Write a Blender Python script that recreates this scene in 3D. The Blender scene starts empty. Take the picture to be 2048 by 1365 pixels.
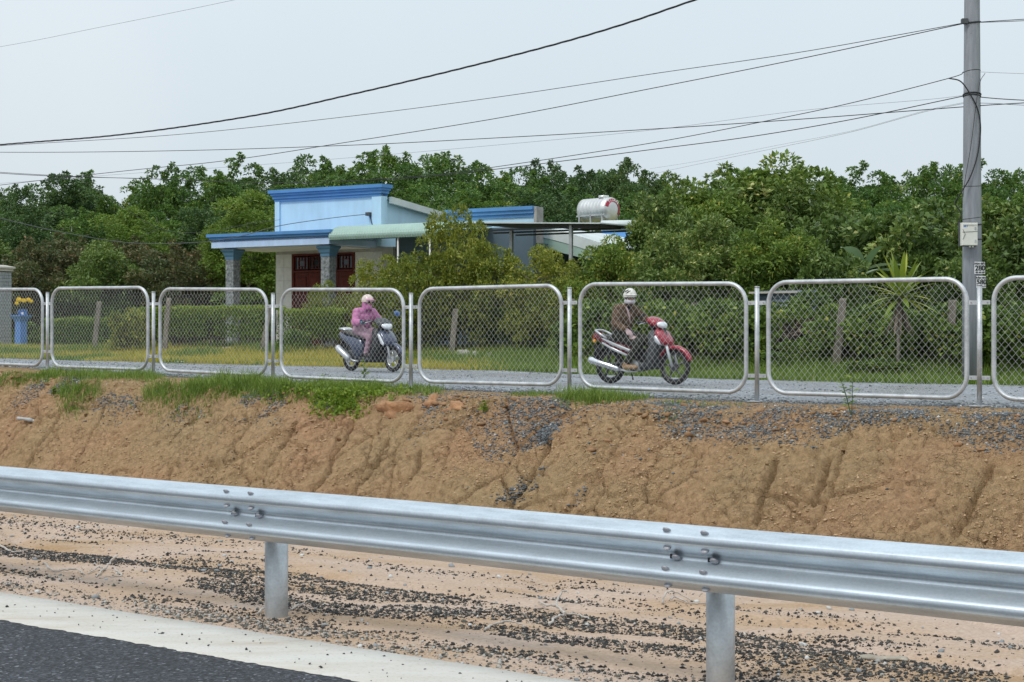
import bpy, bmesh, math, random
import numpy as np
from mathutils import Vector, Matrix

R = math.radians
rng = np.random.default_rng(7)
random.seed(7)

# ---------------------------------------------------------------- camera, sky, sun, exposure
scene = bpy.context.scene
F = 3413.0            # focal length in photo pixels (60 mm on a 36 mm sensor, 2048 px wide)
HOR = 670.0           # horizon row in the photograph
EYE = 1.70
cam_d = bpy.data.cameras.new('camera')
cam = bpy.data.objects.new('camera', cam_d)
scene.collection.objects.link(cam)
cam.location = (0, 0, EYE)
cam.rotation_euler = (R(90), 0, 0)
cam_d.sensor_width = 36.0
cam_d.lens = 60.0
cam_d.shift_y = -(682.5 - HOR) / 2048.0
cam_d.clip_start = 0.1
cam_d.clip_end = 2000.0
scene.camera = cam

SUN_EL, SUN_AZ = R(52), R(225)     # azimuth clockwise from +Y (north)
world = bpy.data.worlds.new('World')
scene.world = world
world.use_nodes = True
nt = world.node_tree
nt.nodes.clear()
w_out = nt.nodes.new('ShaderNodeOutputWorld')
sky = nt.nodes.new('ShaderNodeTexSky')
sky.sky_type = 'NISHITA'
sky.sun_disc = False
sky.sun_elevation = SUN_EL
sky.sun_rotation = SUN_AZ
sky.dust_density = 4.0
bg1 = nt.nodes.new('ShaderNodeBackground'); bg1.inputs['Strength'].default_value = 0.1
nt.links.new(sky.outputs['Color'], bg1.inputs['Color'])
# overcast layer: cloud deck brighter overhead than at the horizon, as under any overcast
geo = nt.nodes.new('ShaderNodeTexCoord')
sep = nt.nodes.new('ShaderNodeSeparateXYZ')
nt.links.new(geo.outputs['Generated'], sep.inputs['Vector'])
mr = nt.nodes.new('ShaderNodeMapRange')
mr.inputs['From Min'].default_value = 0.0; mr.inputs['From Max'].default_value = 1.0
mr.inputs['To Min'].default_value = 0.79; mr.inputs['To Max'].default_value = 1.40
nt.links.new(sep.outputs['Z'], mr.inputs['Value'])
cl = nt.nodes.new('ShaderNodeTexNoise')
cl.inputs['Scale'].default_value = 2.6; cl.inputs['Detail'].default_value = 6.0; cl.inputs['Distortion'].default_value = 0.6
nt.links.new(geo.outputs['Generated'], cl.inputs['Vector'])
cr = nt.nodes.new('ShaderNodeValToRGB')
cr.color_ramp.elements[0].position = 0.3; cr.color_ramp.elements[0].color = (0.80, 0.92, 1.0, 1)
cr.color_ramp.elements[1].position = 0.7; cr.color_ramp.elements[1].color = (0.90, 0.985, 1.05, 1)
nt.links.new(cl.outputs['Fac'], cr.inputs['Fac'])
bg2 = nt.nodes.new('ShaderNodeBackground')
nt.links.new(cr.outputs['Color'], bg2.inputs['Color'])
nt.links.new(mr.outputs['Result'], bg2.inputs['Strength'])
mixw = nt.nodes.new('ShaderNodeMixShader'); mixw.inputs['Fac'].default_value = 0.92
nt.links.new(bg1.outputs[0], mixw.inputs[1]); nt.links.new(bg2.outputs[0], mixw.inputs[2])
nt.links.new(mixw.outputs[0], w_out.inputs['Surface'])

sun_d = bpy.data.lights.new('sun', 'SUN')
sun_d.energy = 1.5
sun_d.angle = R(14)
sun_d.color = (1.0, 0.97, 0.92)
sun = bpy.data.objects.new('sun', sun_d)
scene.collection.objects.link(sun)
sdir = Vector((math.sin(SUN_AZ) * math.cos(SUN_EL), math.cos(SUN_AZ) * math.cos(SUN_EL), math.sin(SUN_EL)))
sun.rotation_euler = (-sdir).to_track_quat('-Z', 'Y').to_euler()

vs = scene.view_settings
vs.view_transform = 'Standard'
vs.look = 'None'
vs.exposure = 0.0
vs.gamma = 1.0
vs.use_curve_mapping = False

# ---------------------------------------------------------------- frames: pixel -> place
AL = R(39.4)                       # the road runs right and towards the camera
CA, SA = math.cos(AL), math.sin(AL)
DV = Vector((CA, -SA, 0)); NV = Vector((SA, CA, 0))

def ST(s, t, z=0.0):
    return Vector((CA * s + SA * t, -SA * s + CA * t, z))

def P(x, y, Y):
    return Vector(((x - 1024) / F * Y, Y, EYE - (y - HOR) / F * Y))

def PT(x, y, t):                   # where the sight line meets the upright plane at offset t
    return P(x, y, t / (CA + (x - 1024) / F * SA))

def s_at(x, t):
    p = PT(x, HOR, t)
    return CA * p.x - SA * p.y

def st_of(p):
    return CA * p[0] - SA * p[1], SA * p[0] + CA * p[1]

# ---------------------------------------------------------------- noise in numpy
def hash2(ix, iy, seed=0):
    n = (ix.astype(np.int64) * 374761393 + iy.astype(np.int64) * 668265263 + seed * 974634777) & 0xFFFFFFFF
    n = ((n ^ (n >> 13)) * 1274126177) & 0xFFFFFFFF
    n = n ^ (n >> 16)
    return (n & 0xFFFFFF) / float(0xFFFFFF)

def vnoise(x, y, seed=0):
    x = np.asarray(x, float); y = np.asarray(y, float)
    ix = np.floor(x); iy = np.floor(y)
    fx = x - ix; fy = y - iy
    fx = fx * fx * (3 - 2 * fx); fy = fy * fy * (3 - 2 * fy)
    a = hash2(ix, iy, seed); b = hash2(ix + 1, iy, seed)
    c = hash2(ix, iy + 1, seed); d = hash2(ix + 1, iy + 1, seed)
    return (a * (1 - fx) + b * fx) * (1 - fy) + (c * (1 - fx) + d * fx) * fy

def fbm(x, y, o=4, seed=0):
    v = 0; a = 0.5; tot = 0
    for i in range(o):
        v = v + a * vnoise(np.asarray(x) * 2 ** i, np.asarray(y) * 2 ** i, seed + i * 17)
        tot += a; a *= 0.5
    return v / tot

def worley(x, y, seed=0):
    ix = np.floor(x); iy = np.floor(y)
    f1 = np.full(np.shape(x), 9.0); f2 = np.full(np.shape(x), 9.0)
    for dx in (-1, 0, 1):
        for dy in (-1, 0, 1):
            cx = ix + dx; cy = iy + dy
            px = cx + hash2(cx, cy, seed); py = cy + hash2(cx, cy, seed + 5)
            d = np.hypot(x - px, y - py)
            f2 = np.where(d < f1, f1, np.minimum(f2, d)); f1 = np.minimum(f1, d)
    return f1, f2

def sstep(a, b, x):
    k = np.clip((np.asarray(x) - a) / (b - a), 0, 1)
    return k * k * (3 - 2 * k)

# ---------------------------------------------------------------- objects
COL = scene.collection

def link(o, parent=None):
    COL.objects.link(o)
    if parent is not None:
        o.parent = parent
    return o

def tag(o, label=None, cat=None, group=None, kind=None):
    if label: o['label'] = label
    if cat: o['category'] = cat
    if group: o['group'] = group
    if kind: o['kind'] = kind
    return o

def empty(name, loc=(0, 0, 0), rz=0.0, label=None, cat=None, group=None):
    o = bpy.data.objects.new(name, None)
    o.empty_display_size = 0.2
    o.location = loc; o.rotation_euler = (0, 0, rz)
    link(o)
    return tag(o, label, cat, group)

def np_mesh(name, V, Fc, mat=None, parent=None, tint=None, smooth=False):
    V = np.asarray(V, np.float32); Fc = np.asarray(Fc, np.int32)
    me = bpy.data.meshes.new(name)
    k = Fc.shape[1]
    me.vertices.add(len(V)); me.vertices.foreach_set('co', V.ravel())
    me.loops.add(Fc.size); me.loops.foreach_set('vertex_index', Fc.ravel())
    me.polygons.add(len(Fc))
    me.polygons.foreach_set('loop_start', np.arange(0, Fc.size, k, dtype=np.int32))
    if smooth:
        me.polygons.foreach_set('use_smooth', np.ones(len(Fc), dtype=bool))
    if tint is not None:
        a = me.attributes.new('tint', 'FLOAT', 'FACE')
        a.data.foreach_set('value', np.asarray(tint, np.float32))
    me.update(calc_edges=True)
    me.validate()
    o = bpy.data.objects.new(name, me)
    if mat is not None:
        me.materials.append(mat)
    return link(o, parent)

def mesh_only(name, V, Fc, mat, tint=None):
    o = np_mesh(name, V, Fc, mat, None, tint)
    me = o.data
    bpy.data.objects.remove(o)
    return me

class MB:
    """collects shapes; build() links them as one mesh object"""
    def __init__(self):
        self.v = []; self.f = []; self.sm = []
    def add(self, vs_, fs_, smooth=False):
        n = len(self.v)
        self.v += [tuple(p) for p in vs_]
        for q in fs_:
            self.f.append([i + n for i in q]); self.sm.append(smooth)
        return self
    def box(self, x0, x1, y0, y1, z0, z1, M=None):
        vs_ = [Vector((x, y, z)) for z in (z0, z1) for y in (y0, y1) for x in (x0, x1)]
        if M is not None: vs_ = [M @ p for p in vs_]
        return self.add(vs_, [(0, 2, 3, 1), (4, 5, 7, 6), (0, 1, 5, 4), (2, 6, 7, 3), (0, 4, 6, 2), (1, 3, 7, 5)])
    def tube(self, pts, r, n=8, cap=True, closed=False, smooth=True):
        pts = [Vector(p) for p in pts]
        m = len(pts)
        rs = r if isinstance(r, (list, tuple)) else [r] * m
        tang = []
        for i in range(m):
            if closed:
                tv = pts[(i + 1) % m] - pts[i - 1]
            else:
                tv = pts[min(i + 1, m - 1)] - pts[max(i - 1, 0)]
            tang.append(tv.normalized() if tv.length > 1e-9 else Vector((0, 0, 1)))
        ref = Vector((0, 0, 1))
        if abs(tang[0].dot(ref)) > 0.9: ref = Vector((1, 0, 0))
        u = (ref - tang[0] * ref.dot(tang[0])).normalized()
        vs_ = []
        for i in range(m):
            tv = tang[i]
            u = u - tv * u.dot(tv)
            u = u.normalized() if u.length > 1e-6 else tv.orthogonal().normalized()
            w = tv.cross(u)
            for k in range(n):
                a = 2 * math.pi * k / n
                vs_.append(pts[i] + (u * math.cos(a) + w * math.sin(a)) * rs[i])
        fs_ = []
        rng_i = range(m) if closed else range(m - 1)
        for i in rng_i:
            j = (i + 1) % m
            for k in range(n):
                k2 = (k + 1) % n
                fs_.append((i * n + k, i * n + k2, j * n + k2, j * n + k))
        self.add(vs_, fs_, smooth)
        if cap and not closed:
            b = len(self.v) - len(vs_)
            self.f.append([b + k for k in range(n)][::-1]); self.sm.append(False)
            self.f.append([b + (m - 1) * n + k for k in range(n)]); self.sm.append(False)
        return self
    def cyl(self, p0, p1, r0, r1=None, n=12, smooth=True):
        return self.tube([p0, p1], [r0, r0 if r1 is None else r1], n, True, False, smooth)
    def ell(self, c, r, nu=14, nv=9, M=None, smooth=True, half=None):
        c = Vector(c)
        vs_ = []; fs_ = []
        v0, v1 = (-math.pi / 2, math.pi / 2) if half is None else half
        for j in range(nv + 1):
            ph = v0 + (v1 - v0) * j / nv
            for i in range(nu):
                th = 2 * math.pi * i / nu
                p = Vector((r[0] * math.cos(ph) * math.cos(th), r[1] * math.cos(ph) * math.sin(th), r[2] * math.sin(ph)))
                if M is not None: p = M @ p
                vs_.append(c + p)
        for j in range(nv):
            for i in range(nu):
                i2 = (i + 1) % nu
                fs_.append((j * nu + i, j * nu + i2, (j + 1) * nu + i2, (j + 1) * nu + i))
        return self.add(vs_, fs_, smooth)
    def loft(self, rings, cap=True, smooth=True):
        n = len(rings[0]); vs_ = [Vector(p) for r_ in rings for p in r_]; fs_ = []
        for i in range(len(rings) - 1):
            for k in range(n):
                k2 = (k + 1) % n
                fs_.append((i * n + k, i * n + k2, (i + 1) * n + k2, (i + 1) * n + k))
        self.add(vs_, fs_, smooth)
        if cap:
            b = len(self.v) - len(vs_)
            self.f.append([b + k for k in range(n)][::-1]); self.sm.append(smooth)
            self.f.append([b + (len(rings) - 1) * n + k for k in range(n)]); self.sm.append(smooth)
        return self
    def plate(self, poly, y0, y1, inset=0.0, smooth=False):
        """polygon in (x, z) given thickness along y, with rounded-in flanks"""
        cx = sum(p[0] for p in poly) / len(poly); cz = sum(p[1] for p in poly) / len(poly)
        def ring(y, k):
            out = []
            for x, z in poly:
                dx, dz = x - cx, z - cz; L = math.hypot(dx, dz) or 1
                out.append((x - dx / L * k, y, z - dz / L * k))
            return out
        if inset > 0:
            d = (y1 - y0)
            rings = [ring(y0, inset), ring(y0 + d * .12, inset * .3), ring(y0 + d * .3, 0), ring(y1 - d * .3, 0), ring(y1 - d * .12, inset * .3), ring(y1, inset)]
        else:
            rings = [ring(y0, 0), ring(y1, 0)]
        return self.loft(rings, True, smooth)
    def build(self, name, mat=None, parent=None, M=None, fix=True):
        me = bpy.data.meshes.new(name)
        vs_ = self.v if M is None else [tuple(M @ Vector(p)) for p in self.v]
        me.from_pydata(vs_, [], self.f)
        me.polygons.foreach_set('use_smooth', self.sm)
        if fix:
            bm = bmesh.new(); bm.from_mesh(me)
            bmesh.ops.recalc_face_normals(bm, faces=bm.faces)
            bm.to_mesh(me); bm.free()
        me.update()
        o = bpy.data.objects.new(name, me)
        if mat is not None: me.materials.append(mat)
        return link(o, parent)

def copy_tree(o, parent=None):
    c = o.copy(); COL.objects.link(c); c.parent = parent
    for ch in o.children:
        copy_tree(ch, c)
    return c

# ---------------------------------------------------------------- materials
def new_mat(name):
    m = bpy.data.materials.new(name); m.use_nodes = True
    t = m.node_tree; t.nodes.clear()
    out = t.nodes.new('ShaderNodeOutputMaterial')
    b = t.nodes.new('ShaderNodeBsdfPrincipled')
    t.links.new(b.outputs[0], out.inputs['Surface'])
    return m, t, b, out

def N(t, typ, **kw):
    n = t.nodes.new(typ)
    for k, v in kw.items():
        if k in n.inputs: n.inputs[k].default_value = v
        else: setattr(n, k, v)
    return n

def ramp(t, fac, stops):
    n = t.nodes.new('ShaderNodeValToRGB')
    e = n.color_ramp.elements
    while len(e) < len(stops): e.new(0.5)
    for el, (p, c) in zip(e, stops):
        el.position = p; el.color = (c[0], c[1], c[2], 1)
    t.links.new(fac, n.inputs['Fac'])
    return n.outputs['Color']

def pbr(name, col, rough=0.6, metal=0.0, var=0.15, scale=6.0, bump=0.0, bscale=60.0, col2=None, spec=None, stretch=None, coat=0.0):
    m, t, b, out = new_mat(name)
    tc = N(t, 'ShaderNodeTexCoord')
    vec = tc.outputs['Object']
    if stretch:
        mp = N(t, 'ShaderNodeMapping'); mp.inputs['Scale'].default_value = stretch
        t.links.new(vec, mp.inputs['Vector']); vec = mp.outputs['Vector']
    no = N(t, 'ShaderNodeTexNoise', Scale=scale, Detail=6.0, Roughness=0.62)
    t.links.new(vec, no.inputs['Vector'])
    c2 = col2 if col2 else tuple(c * (1 - var) for c in col)
    c1 = col if col2 else tuple(min(1, c * (1 + var)) for c in col)
    t.links.new(ramp(t, no.outputs['Fac'], [(0.3, c2), (0.7, c1)]), b.inputs['Base Color'])
    b.inputs['Metallic'].default_value = metal
    rr = N(t, 'ShaderNodeMapRange'); rr.inputs['To Min'].default_value = max(0.03, rough - 0.08); rr.inputs['To Max'].default_value = min(1, rough + 0.1)
    t.links.new(no.outputs['Fac'], rr.inputs['Value']); t.links.new(rr.outputs[0], b.inputs['Roughness'])
    if spec is not None: b.inputs['Specular IOR Level'].default_value = spec
    if coat: b.inputs['Coat Weight'].default_value = coat; b.inputs['Coat Roughness'].default_value = 0.08
    if bump:
        n2 = N(t, 'ShaderNodeTexNoise', Scale=bscale, Detail=5.0)
        t.links.new(vec, n2.inputs['Vector'])
        bp = N(t, 'ShaderNodeBump', Strength=bump, Distance=0.02)
        t.links.new(n2.outputs['Fac'], bp.inputs['Height']); t.links.new(bp.outputs[0], b.inputs['Normal'])
    return m

def leafmat(name, stops, rough=0.5, trans=0.25):
    m, t, b, out = new_mat(name)
    at = N(t, 'ShaderNodeAttribute', attribute_name='tint')
    oi = N(t, 'ShaderNodeObjectInfo')
    ad = N(t, 'ShaderNodeMath', operation='MULTIPLY_ADD'); ad.inputs[1].default_value = 0.16; ad.inputs[2].default_value = -0.08
    t.links.new(oi.outputs['Random'], ad.inputs[0])
    a2 = N(t, 'ShaderNodeMath', operation='ADD', use_clamp=True)
    t.links.new(at.outputs['Fac'], a2.inputs[0]); t.links.new(ad.outputs[0], a2.inputs[1])
    c = ramp(t, a2.outputs[0], stops)
    t.links.new(c, b.inputs['Base Color'])
    b.inputs['Roughness'].default_value = rough
    b.inputs['Specular IOR Level'].default_value = 0.35
    tr = N(t, 'ShaderNodeBsdfTranslucent')
    t.links.new(c, tr.inputs['Color'])
    mx = N(t, 'ShaderNodeMixShader', Fac=trans)
    t.links.new(b.outputs[0], mx.inputs[1]); t.links.new(tr.outputs[0], mx.inputs[2])
    t.links.new(mx.outputs[0], out.inputs['Surface'])
    return m

def tintmat(name, stops, rough=0.85, bump=0.0):
    m, t, b, out = new_mat(name)
    at = N(t, 'ShaderNodeAttribute', attribute_name='tint')
    t.links.new(ramp(t, at.outputs['Fac'], stops), b.inputs['Base Color'])
    b.inputs['Roughness'].default_value = rough
    b.inputs['Specular IOR Level'].default_value = 0.3
    return m
# ================================================================ THE GROUND
T_F = 18.85                                        # the mesh fence line
POSTS = [(-88, 727, 586), (95, 738, 586), (307, 750, 585), (546, 762, 588), (822, 775, 588), (1139, 787, 577), (1514, 802, 575), (1959, 811, 571), (2510, 826, 566)]
_ps = [(s_at(x, T_F), PT(x, yb, T_F).z) for x, yb, yt in POSTS]
PS = np.array([p[0] for p in _ps]); PZ = np.array([p[1] for p in _ps])
_es = [(s_at(x, 26.2), PT(x, y, 26.2).z) for x, y in ((40, 720), (400, 730), (1000, 744), (1400, 760), (1700, 768), (1950, 772))]
ES = np.array([p[0] for p in _es]); EZ = np.array([p[1] for p in _es])

def crest_t(s):
    return 17.75 + 0.35 * (fbm(s * 0.55, s * 0 + 3.1, 3, 11) - 0.5)

def H0(s, t):
    """ground height without the fine relief"""
    s = np.asarray(s, float); t = np.asarray(t, float)
    zf = np.interp(s, PS, PZ) - 0.02
    ze = np.interp(s, ES, EZ)
    tc = crest_t(s)
    toe_t, toe_z = 15.85, -0.75
    zc = zf - 0.05
    # shoulder
    sh = np.interp(t, [6.4, 7.0, 9.0, 10.5, 12.5, 15.0, 15.85], [0.0, 0.0, -0.03, -0.1, -0.34, -0.70, -0.75])
    k = np.clip((t - toe_t) / (tc - toe_t), 0, 1)
    face = toe_z + (zc - toe_z) * (k ** 0.92)
    zt = zc + (zf - zc) * np.clip((t - tc) / (T_F - tc), 0, 1)
    zr = zf + (ze - zf) * np.clip((t - T_F) / (26.2 - T_F), 0, 1)
    zb = ze + (1.26 - ze) * sstep(26.2, 31.5, t)
    z = np.where(t < toe_t, sh, np.where(t < tc, face, np.where(t < T_F, zt, np.where(t < 26.2, zr, zb))))
    return z

def gz(p):
    s, t = st_of(p)
    return float(H0(np.array([s]), np.array([t]))[0])

def sheet(name, S, T, Z, mat, tint=None):
    ns, ntt = len(S), len(T)
    SS, TT = np.meshgrid(S, T, indexing='ij')
    V = np.stack([CA * SS + SA * TT, -SA * SS + CA * TT, Z], -1).reshape(-1, 3)
    i = np.arange(ns - 1)[:, None] * ntt + np.arange(ntt - 1)[None, :]
    Fc = np.stack([i, i + 1, i + ntt + 1, i + ntt], -1).reshape(-1, 4)[:, ::-1]
    return np_mesh(name, V, Fc, mat, None, tint, True)

# --- earth materials
def soil_mat():
    m, t, b, out = new_mat('clay soil')
    tc = N(t, 'ShaderNodeTexCoord'); v = tc.outputs['Object']
    n1 = N(t, 'ShaderNodeTexNoise', Scale=0.55, Detail=5.0); t.links.new(v, n1.inputs['Vector'])
    n2 = N(t, 'ShaderNodeTexNoise', Scale=11.0, Detail=10.0, Roughness=0.78); t.links.new(v, n2.inputs['Vector'])
    c1 = ramp(t, n1.outputs['Fac'], [(0.33, (0.385, 0.275, 0.155)), (0.50, (0.415, 0.278, 0.158)), (0.66, (0.44, 0.27, 0.158))])
    c2 = ramp(t, n2.outputs['Fac'], [(0.28, (0.58, 0.54, 0.50)), (0.5, (0.97, 0.96, 0.94)), (0.72, (1.32, 1.28, 1.20))])
    mx = N(t, 'ShaderNodeMix', data_type='RGBA', blend_type='MULTIPLY'); mx.inputs['Factor'].default_value = 1.0
    t.links.new(c1, mx.inputs[6]); t.links.new(c2, mx.inputs[7])
    t.links.new(mx.outputs[2], b.inputs['Base Color'])
    b.inputs['Roughness'].default_value = 0.95; b.inputs['Specular IOR Level'].default_value = 0.12
    n3 = N(t, 'ShaderNodeTexNoise', Scale=22.0, Detail=9.0, Roughness=0.74, Distortion=1.2); t.links.new(v, n3.inputs['Vector'])
    vo = N(t, 'ShaderNodeTexVoronoi', Scale=5.0, feature='DISTANCE_TO_EDGE')
    wn = N(t, 'ShaderNodeTexNoise', Scale=5.0, Detail=4.0); t.links.new(v, wn.inputs['Vector'])
    ma = N(t, 'ShaderNodeMix', data_type='RGBA', blend_type='LINEAR_LIGHT'); ma.inputs['Factor'].default_value = 0.22
    t.links.new(v, ma.inputs[6]); t.links.new(wn.outputs['Color'], ma.inputs[7]); t.links.new(ma.outputs[2], vo.inputs['Vector'])
    cr_ = N(t, 'ShaderNodeMapRange'); cr_.inputs['From Max'].default_value = 0.035
    t.links.new(vo.outputs['Distance'], cr_.inputs['Value'])
    mk_ = N(t, 'ShaderNodeTexNoise', Scale=1.3, Detail=3.0); t.links.new(v, mk_.inputs['Vector'])
    mr_ = N(t, 'ShaderNodeMapRange'); mr_.inputs['From Min'].default_value = 0.40; mr_.inputs['From Max'].default_value = 0.60
    t.links.new(mk_.outputs['Fac'], mr_.inputs['Value'])
    iv = N(t, 'ShaderNodeMath', operation='SUBTRACT'); iv.inputs[1].default_value = 1.0; t.links.new(cr_.outputs[0], iv.inputs[0])
    im = N(t, 'ShaderNodeMath', operation='MULTIPLY'); t.links.new(iv.outputs[0], im.inputs[0]); t.links.new(mr_.outputs[0], im.inputs[1])
    su = N(t, 'ShaderNodeMath', operation='MULTIPLY_ADD'); su.inputs[1].default_value = 0.42
    t.links.new(im.outputs[0], su.inputs[0]); t.links.new(n3.outputs['Fac'], su.inputs[2])
    bp = N(t, 'ShaderNodeBump', Strength=1.0, Distance=0.05)
    t.links.new(su.outputs[0], bp.inputs['Height']); t.links.new(bp.outputs[0], b.inputs['Normal'])
    return m
M_SOIL = soil_mat()

def sand_mat():
    m, t, b, out = new_mat('washed sand')
    tc = N(t, 'ShaderNodeTexCoord'); v = tc.outputs['Object']
    mp = N(t, 'ShaderNodeMapping'); mp.inputs['Rotation'].default_value = (0, 0, AL); mp.inputs['Scale'].default_value = (0.5, 1.6, 1)
    t.links.new(v, mp.inputs['Vector'])
    n1 = N(t, 'ShaderNodeTexNoise', Scale=1.1, Detail=6.0); t.links.new(mp.outputs[0], n1.inputs['Vector'])
    n2 = N(t, 'ShaderNodeTexNoise', Scale=40.0, Detail=6.0, Roughness=0.7); t.links.new(v, n2.inputs['Vector'])
    c1 = ramp(t, n1.outputs['Fac'], [(0.32, (0.36, 0.24, 0.14)), (0.44, (0.43, 0.31, 0.22)), (0.60, (0.46, 0.355, 0.285))])
    c2 = ramp(t, n2.outputs['Fac'], [(0.3, (0.75, 0.73, 0.70)), (0.6, (1.1, 1.1, 1.1))])
    mx = N(t, 'ShaderNodeMix', data_type='RGBA', blend_type='MULTIPLY'); mx.inputs['Factor'].default_value = 1.0
    t.links.new(c1, mx.inputs[6]); t.links.new(c2, mx.inputs[7]); t.links.new(mx.outputs[2], b.inputs['Base Color'])
    b.inputs['Roughness'].default_value = 0.92; b.inputs['Specular IOR Level'].default_value = 0.15
    bp = N(t, 'ShaderNodeBump', Strength=0.4, Distance=0.01)
    t.links.new(n2.outputs['Fac'], bp.inputs['Height']); t.links.new(bp.outputs[0], b.inputs['Normal'])
    return m
M_SAND = sand_mat()

def asphalt_mat():
    m, t, b, out = new_mat('asphalt')
    tc = N(t, 'ShaderNodeTexCoord'); v = tc.outputs['Object']
    n1 = N(t, 'ShaderNodeTexNoise', Scale=0.8, Detail=4.0); t.links.new(v, n1.inputs['Vector'])
    vo = N(t, 'ShaderNodeTexVoronoi', Scale=70.0); t.links.new(v, vo.inputs['Vector'])
    c = ramp(t, vo.outputs['Color'], [(0.15, (0.010, 0.011, 0.014)), (0.50, (0.028, 0.031, 0.038)), (0.82, (0.065, 0.07, 0.08)), (0.95, (0.24, 0.245, 0.26))])
    c2 = ramp(t, n1.outputs['Fac'], [(0.3, (0.85, 0.85, 0.86)), (0.7, (1.12, 1.12, 1.14))])
    mx = N(t, 'ShaderNodeMix', data_type='RGBA', blend_type='MULTIPLY'); mx.inputs['Factor'].default_value = 1.0
    t.links.new(c, mx.inputs[6]); t.links.new(c2, mx.inputs[7]); t.links.new(mx.outputs[2], b.inputs['Base Color'])
    b.inputs['Roughness'].default_value = 0.85
    bp = N(t, 'ShaderNodeBump', Strength=0.8, Distance=0.008)
    t.links.new(vo.outputs['Distance'], bp.inputs['Height']); t.links.new(bp.outputs[0], b.inputs['Normal'])
    return m
M_ASPH = asphalt_mat()

def paint_mat():
    m, t, b, out = new_mat('dirty white paint')
    tc = N(t, 'ShaderNodeTexCoord'); v = tc.outputs['Object']
    mp = N(t, 'ShaderNodeMapping'); mp.inputs['Rotation'].default_value = (0, 0, AL); mp.inputs['Scale'].default_value = (0.35, 1.5, 1)
    t.links.new(v, mp.inputs['Vector'])
    n1 = N(t, 'ShaderNodeTexNoise', Scale=2.2, Detail=8.0, Roughness=0.7); t.links.new(mp.outputs[0], n1.inputs['Vector'])
    n2 = N(t, 'ShaderNodeTexNoise', Scale=55.0, Detail=4.0); t.links.new(v, n2.inputs['Vector'])
    c1 = ramp(t, n1.outputs['Fac'], [(0.28, (0.38, 0.30, 0.22)), (0.42, (0.51, 0.47, 0.41)), (0.60, (0.57, 0.55, 0.51))])
    c2 = ramp(t, n2.outputs['Fac'], [(0.28, (0.82, 0.80, 0.78)), (0.45, (1, 1, 1))])
    mx = N(t, 'ShaderNodeMix', data_type='RGBA', blend_type='MULTIPLY'); mx.inputs['Factor'].default_value = 1.0
    t.links.new(c1, mx.inputs[6]); t.links.new(c2, mx.inputs[7]); t.links.new(mx.outputs[2], b.inputs['Base Color'])
    b.inputs['Roughness'].default_value = 0.7
    bp = N(t, 'ShaderNodeBump', Strength=0.25, Distance=0.004)
    t.links.new(n2.outputs['Fac'], bp.inputs['Height']); t.links.new(bp.outputs[0], b.inputs['Normal'])
    return m
M_PAINT = paint_mat()

def gravel_mat():
    m, t, b, out = new_mat('rolled gravel')
    tc = N(t, 'ShaderNodeTexCoord'); v = tc.outputs['Object']
    vo = N(t, 'ShaderNodeTexVoronoi', Scale=38.0); t.links.new(v, vo.inputs['Vector'])
    n1 = N(t, 'ShaderNodeTexNoise', Scale=0.7, Detail=6.0); t.links.new(v, n1.inputs['Vector'])
    c = ramp(t, vo.outputs['Color'], [(0.1, (0.13, 0.14, 0.15)), (0.5, (0.245, 0.26, 0.28)), (0.9, (0.42, 0.44, 0.46))])
    c2 = ramp(t, n1.outputs['Fac'], [(0.34, (0.80, 0.77, 0.72)), (0.62, (1.06, 1.07, 1.1))])
    mx = N(t, 'ShaderNodeMix', data_type='RGBA', blend_type='MULTIPLY'); mx.inputs['Factor'].default_value = 1.0
    t.links.new(c, mx.inputs[6]); t.links.new(c2, mx.inputs[7]); t.links.new(mx.outputs[2], b.inputs['Base Color'])
    b.inputs['Roughness'].default_value = 0.9
    bp = N(t, 'ShaderNodeBump', Strength=0.7, Distance=0.02)
    t.links.new(vo.outputs['Distance'], bp.inputs['Height']); t.links.new(bp.outputs[0], b.inputs['Normal'])
    return m
M_GRAV = gravel_mat()
M_TURF = pbr('turf soil', (0.26, 0.235, 0.07), 0.95, 0, 0.3, 1.5, 0.5, 30, col2=(0.13, 0.15, 0.04))

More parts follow.
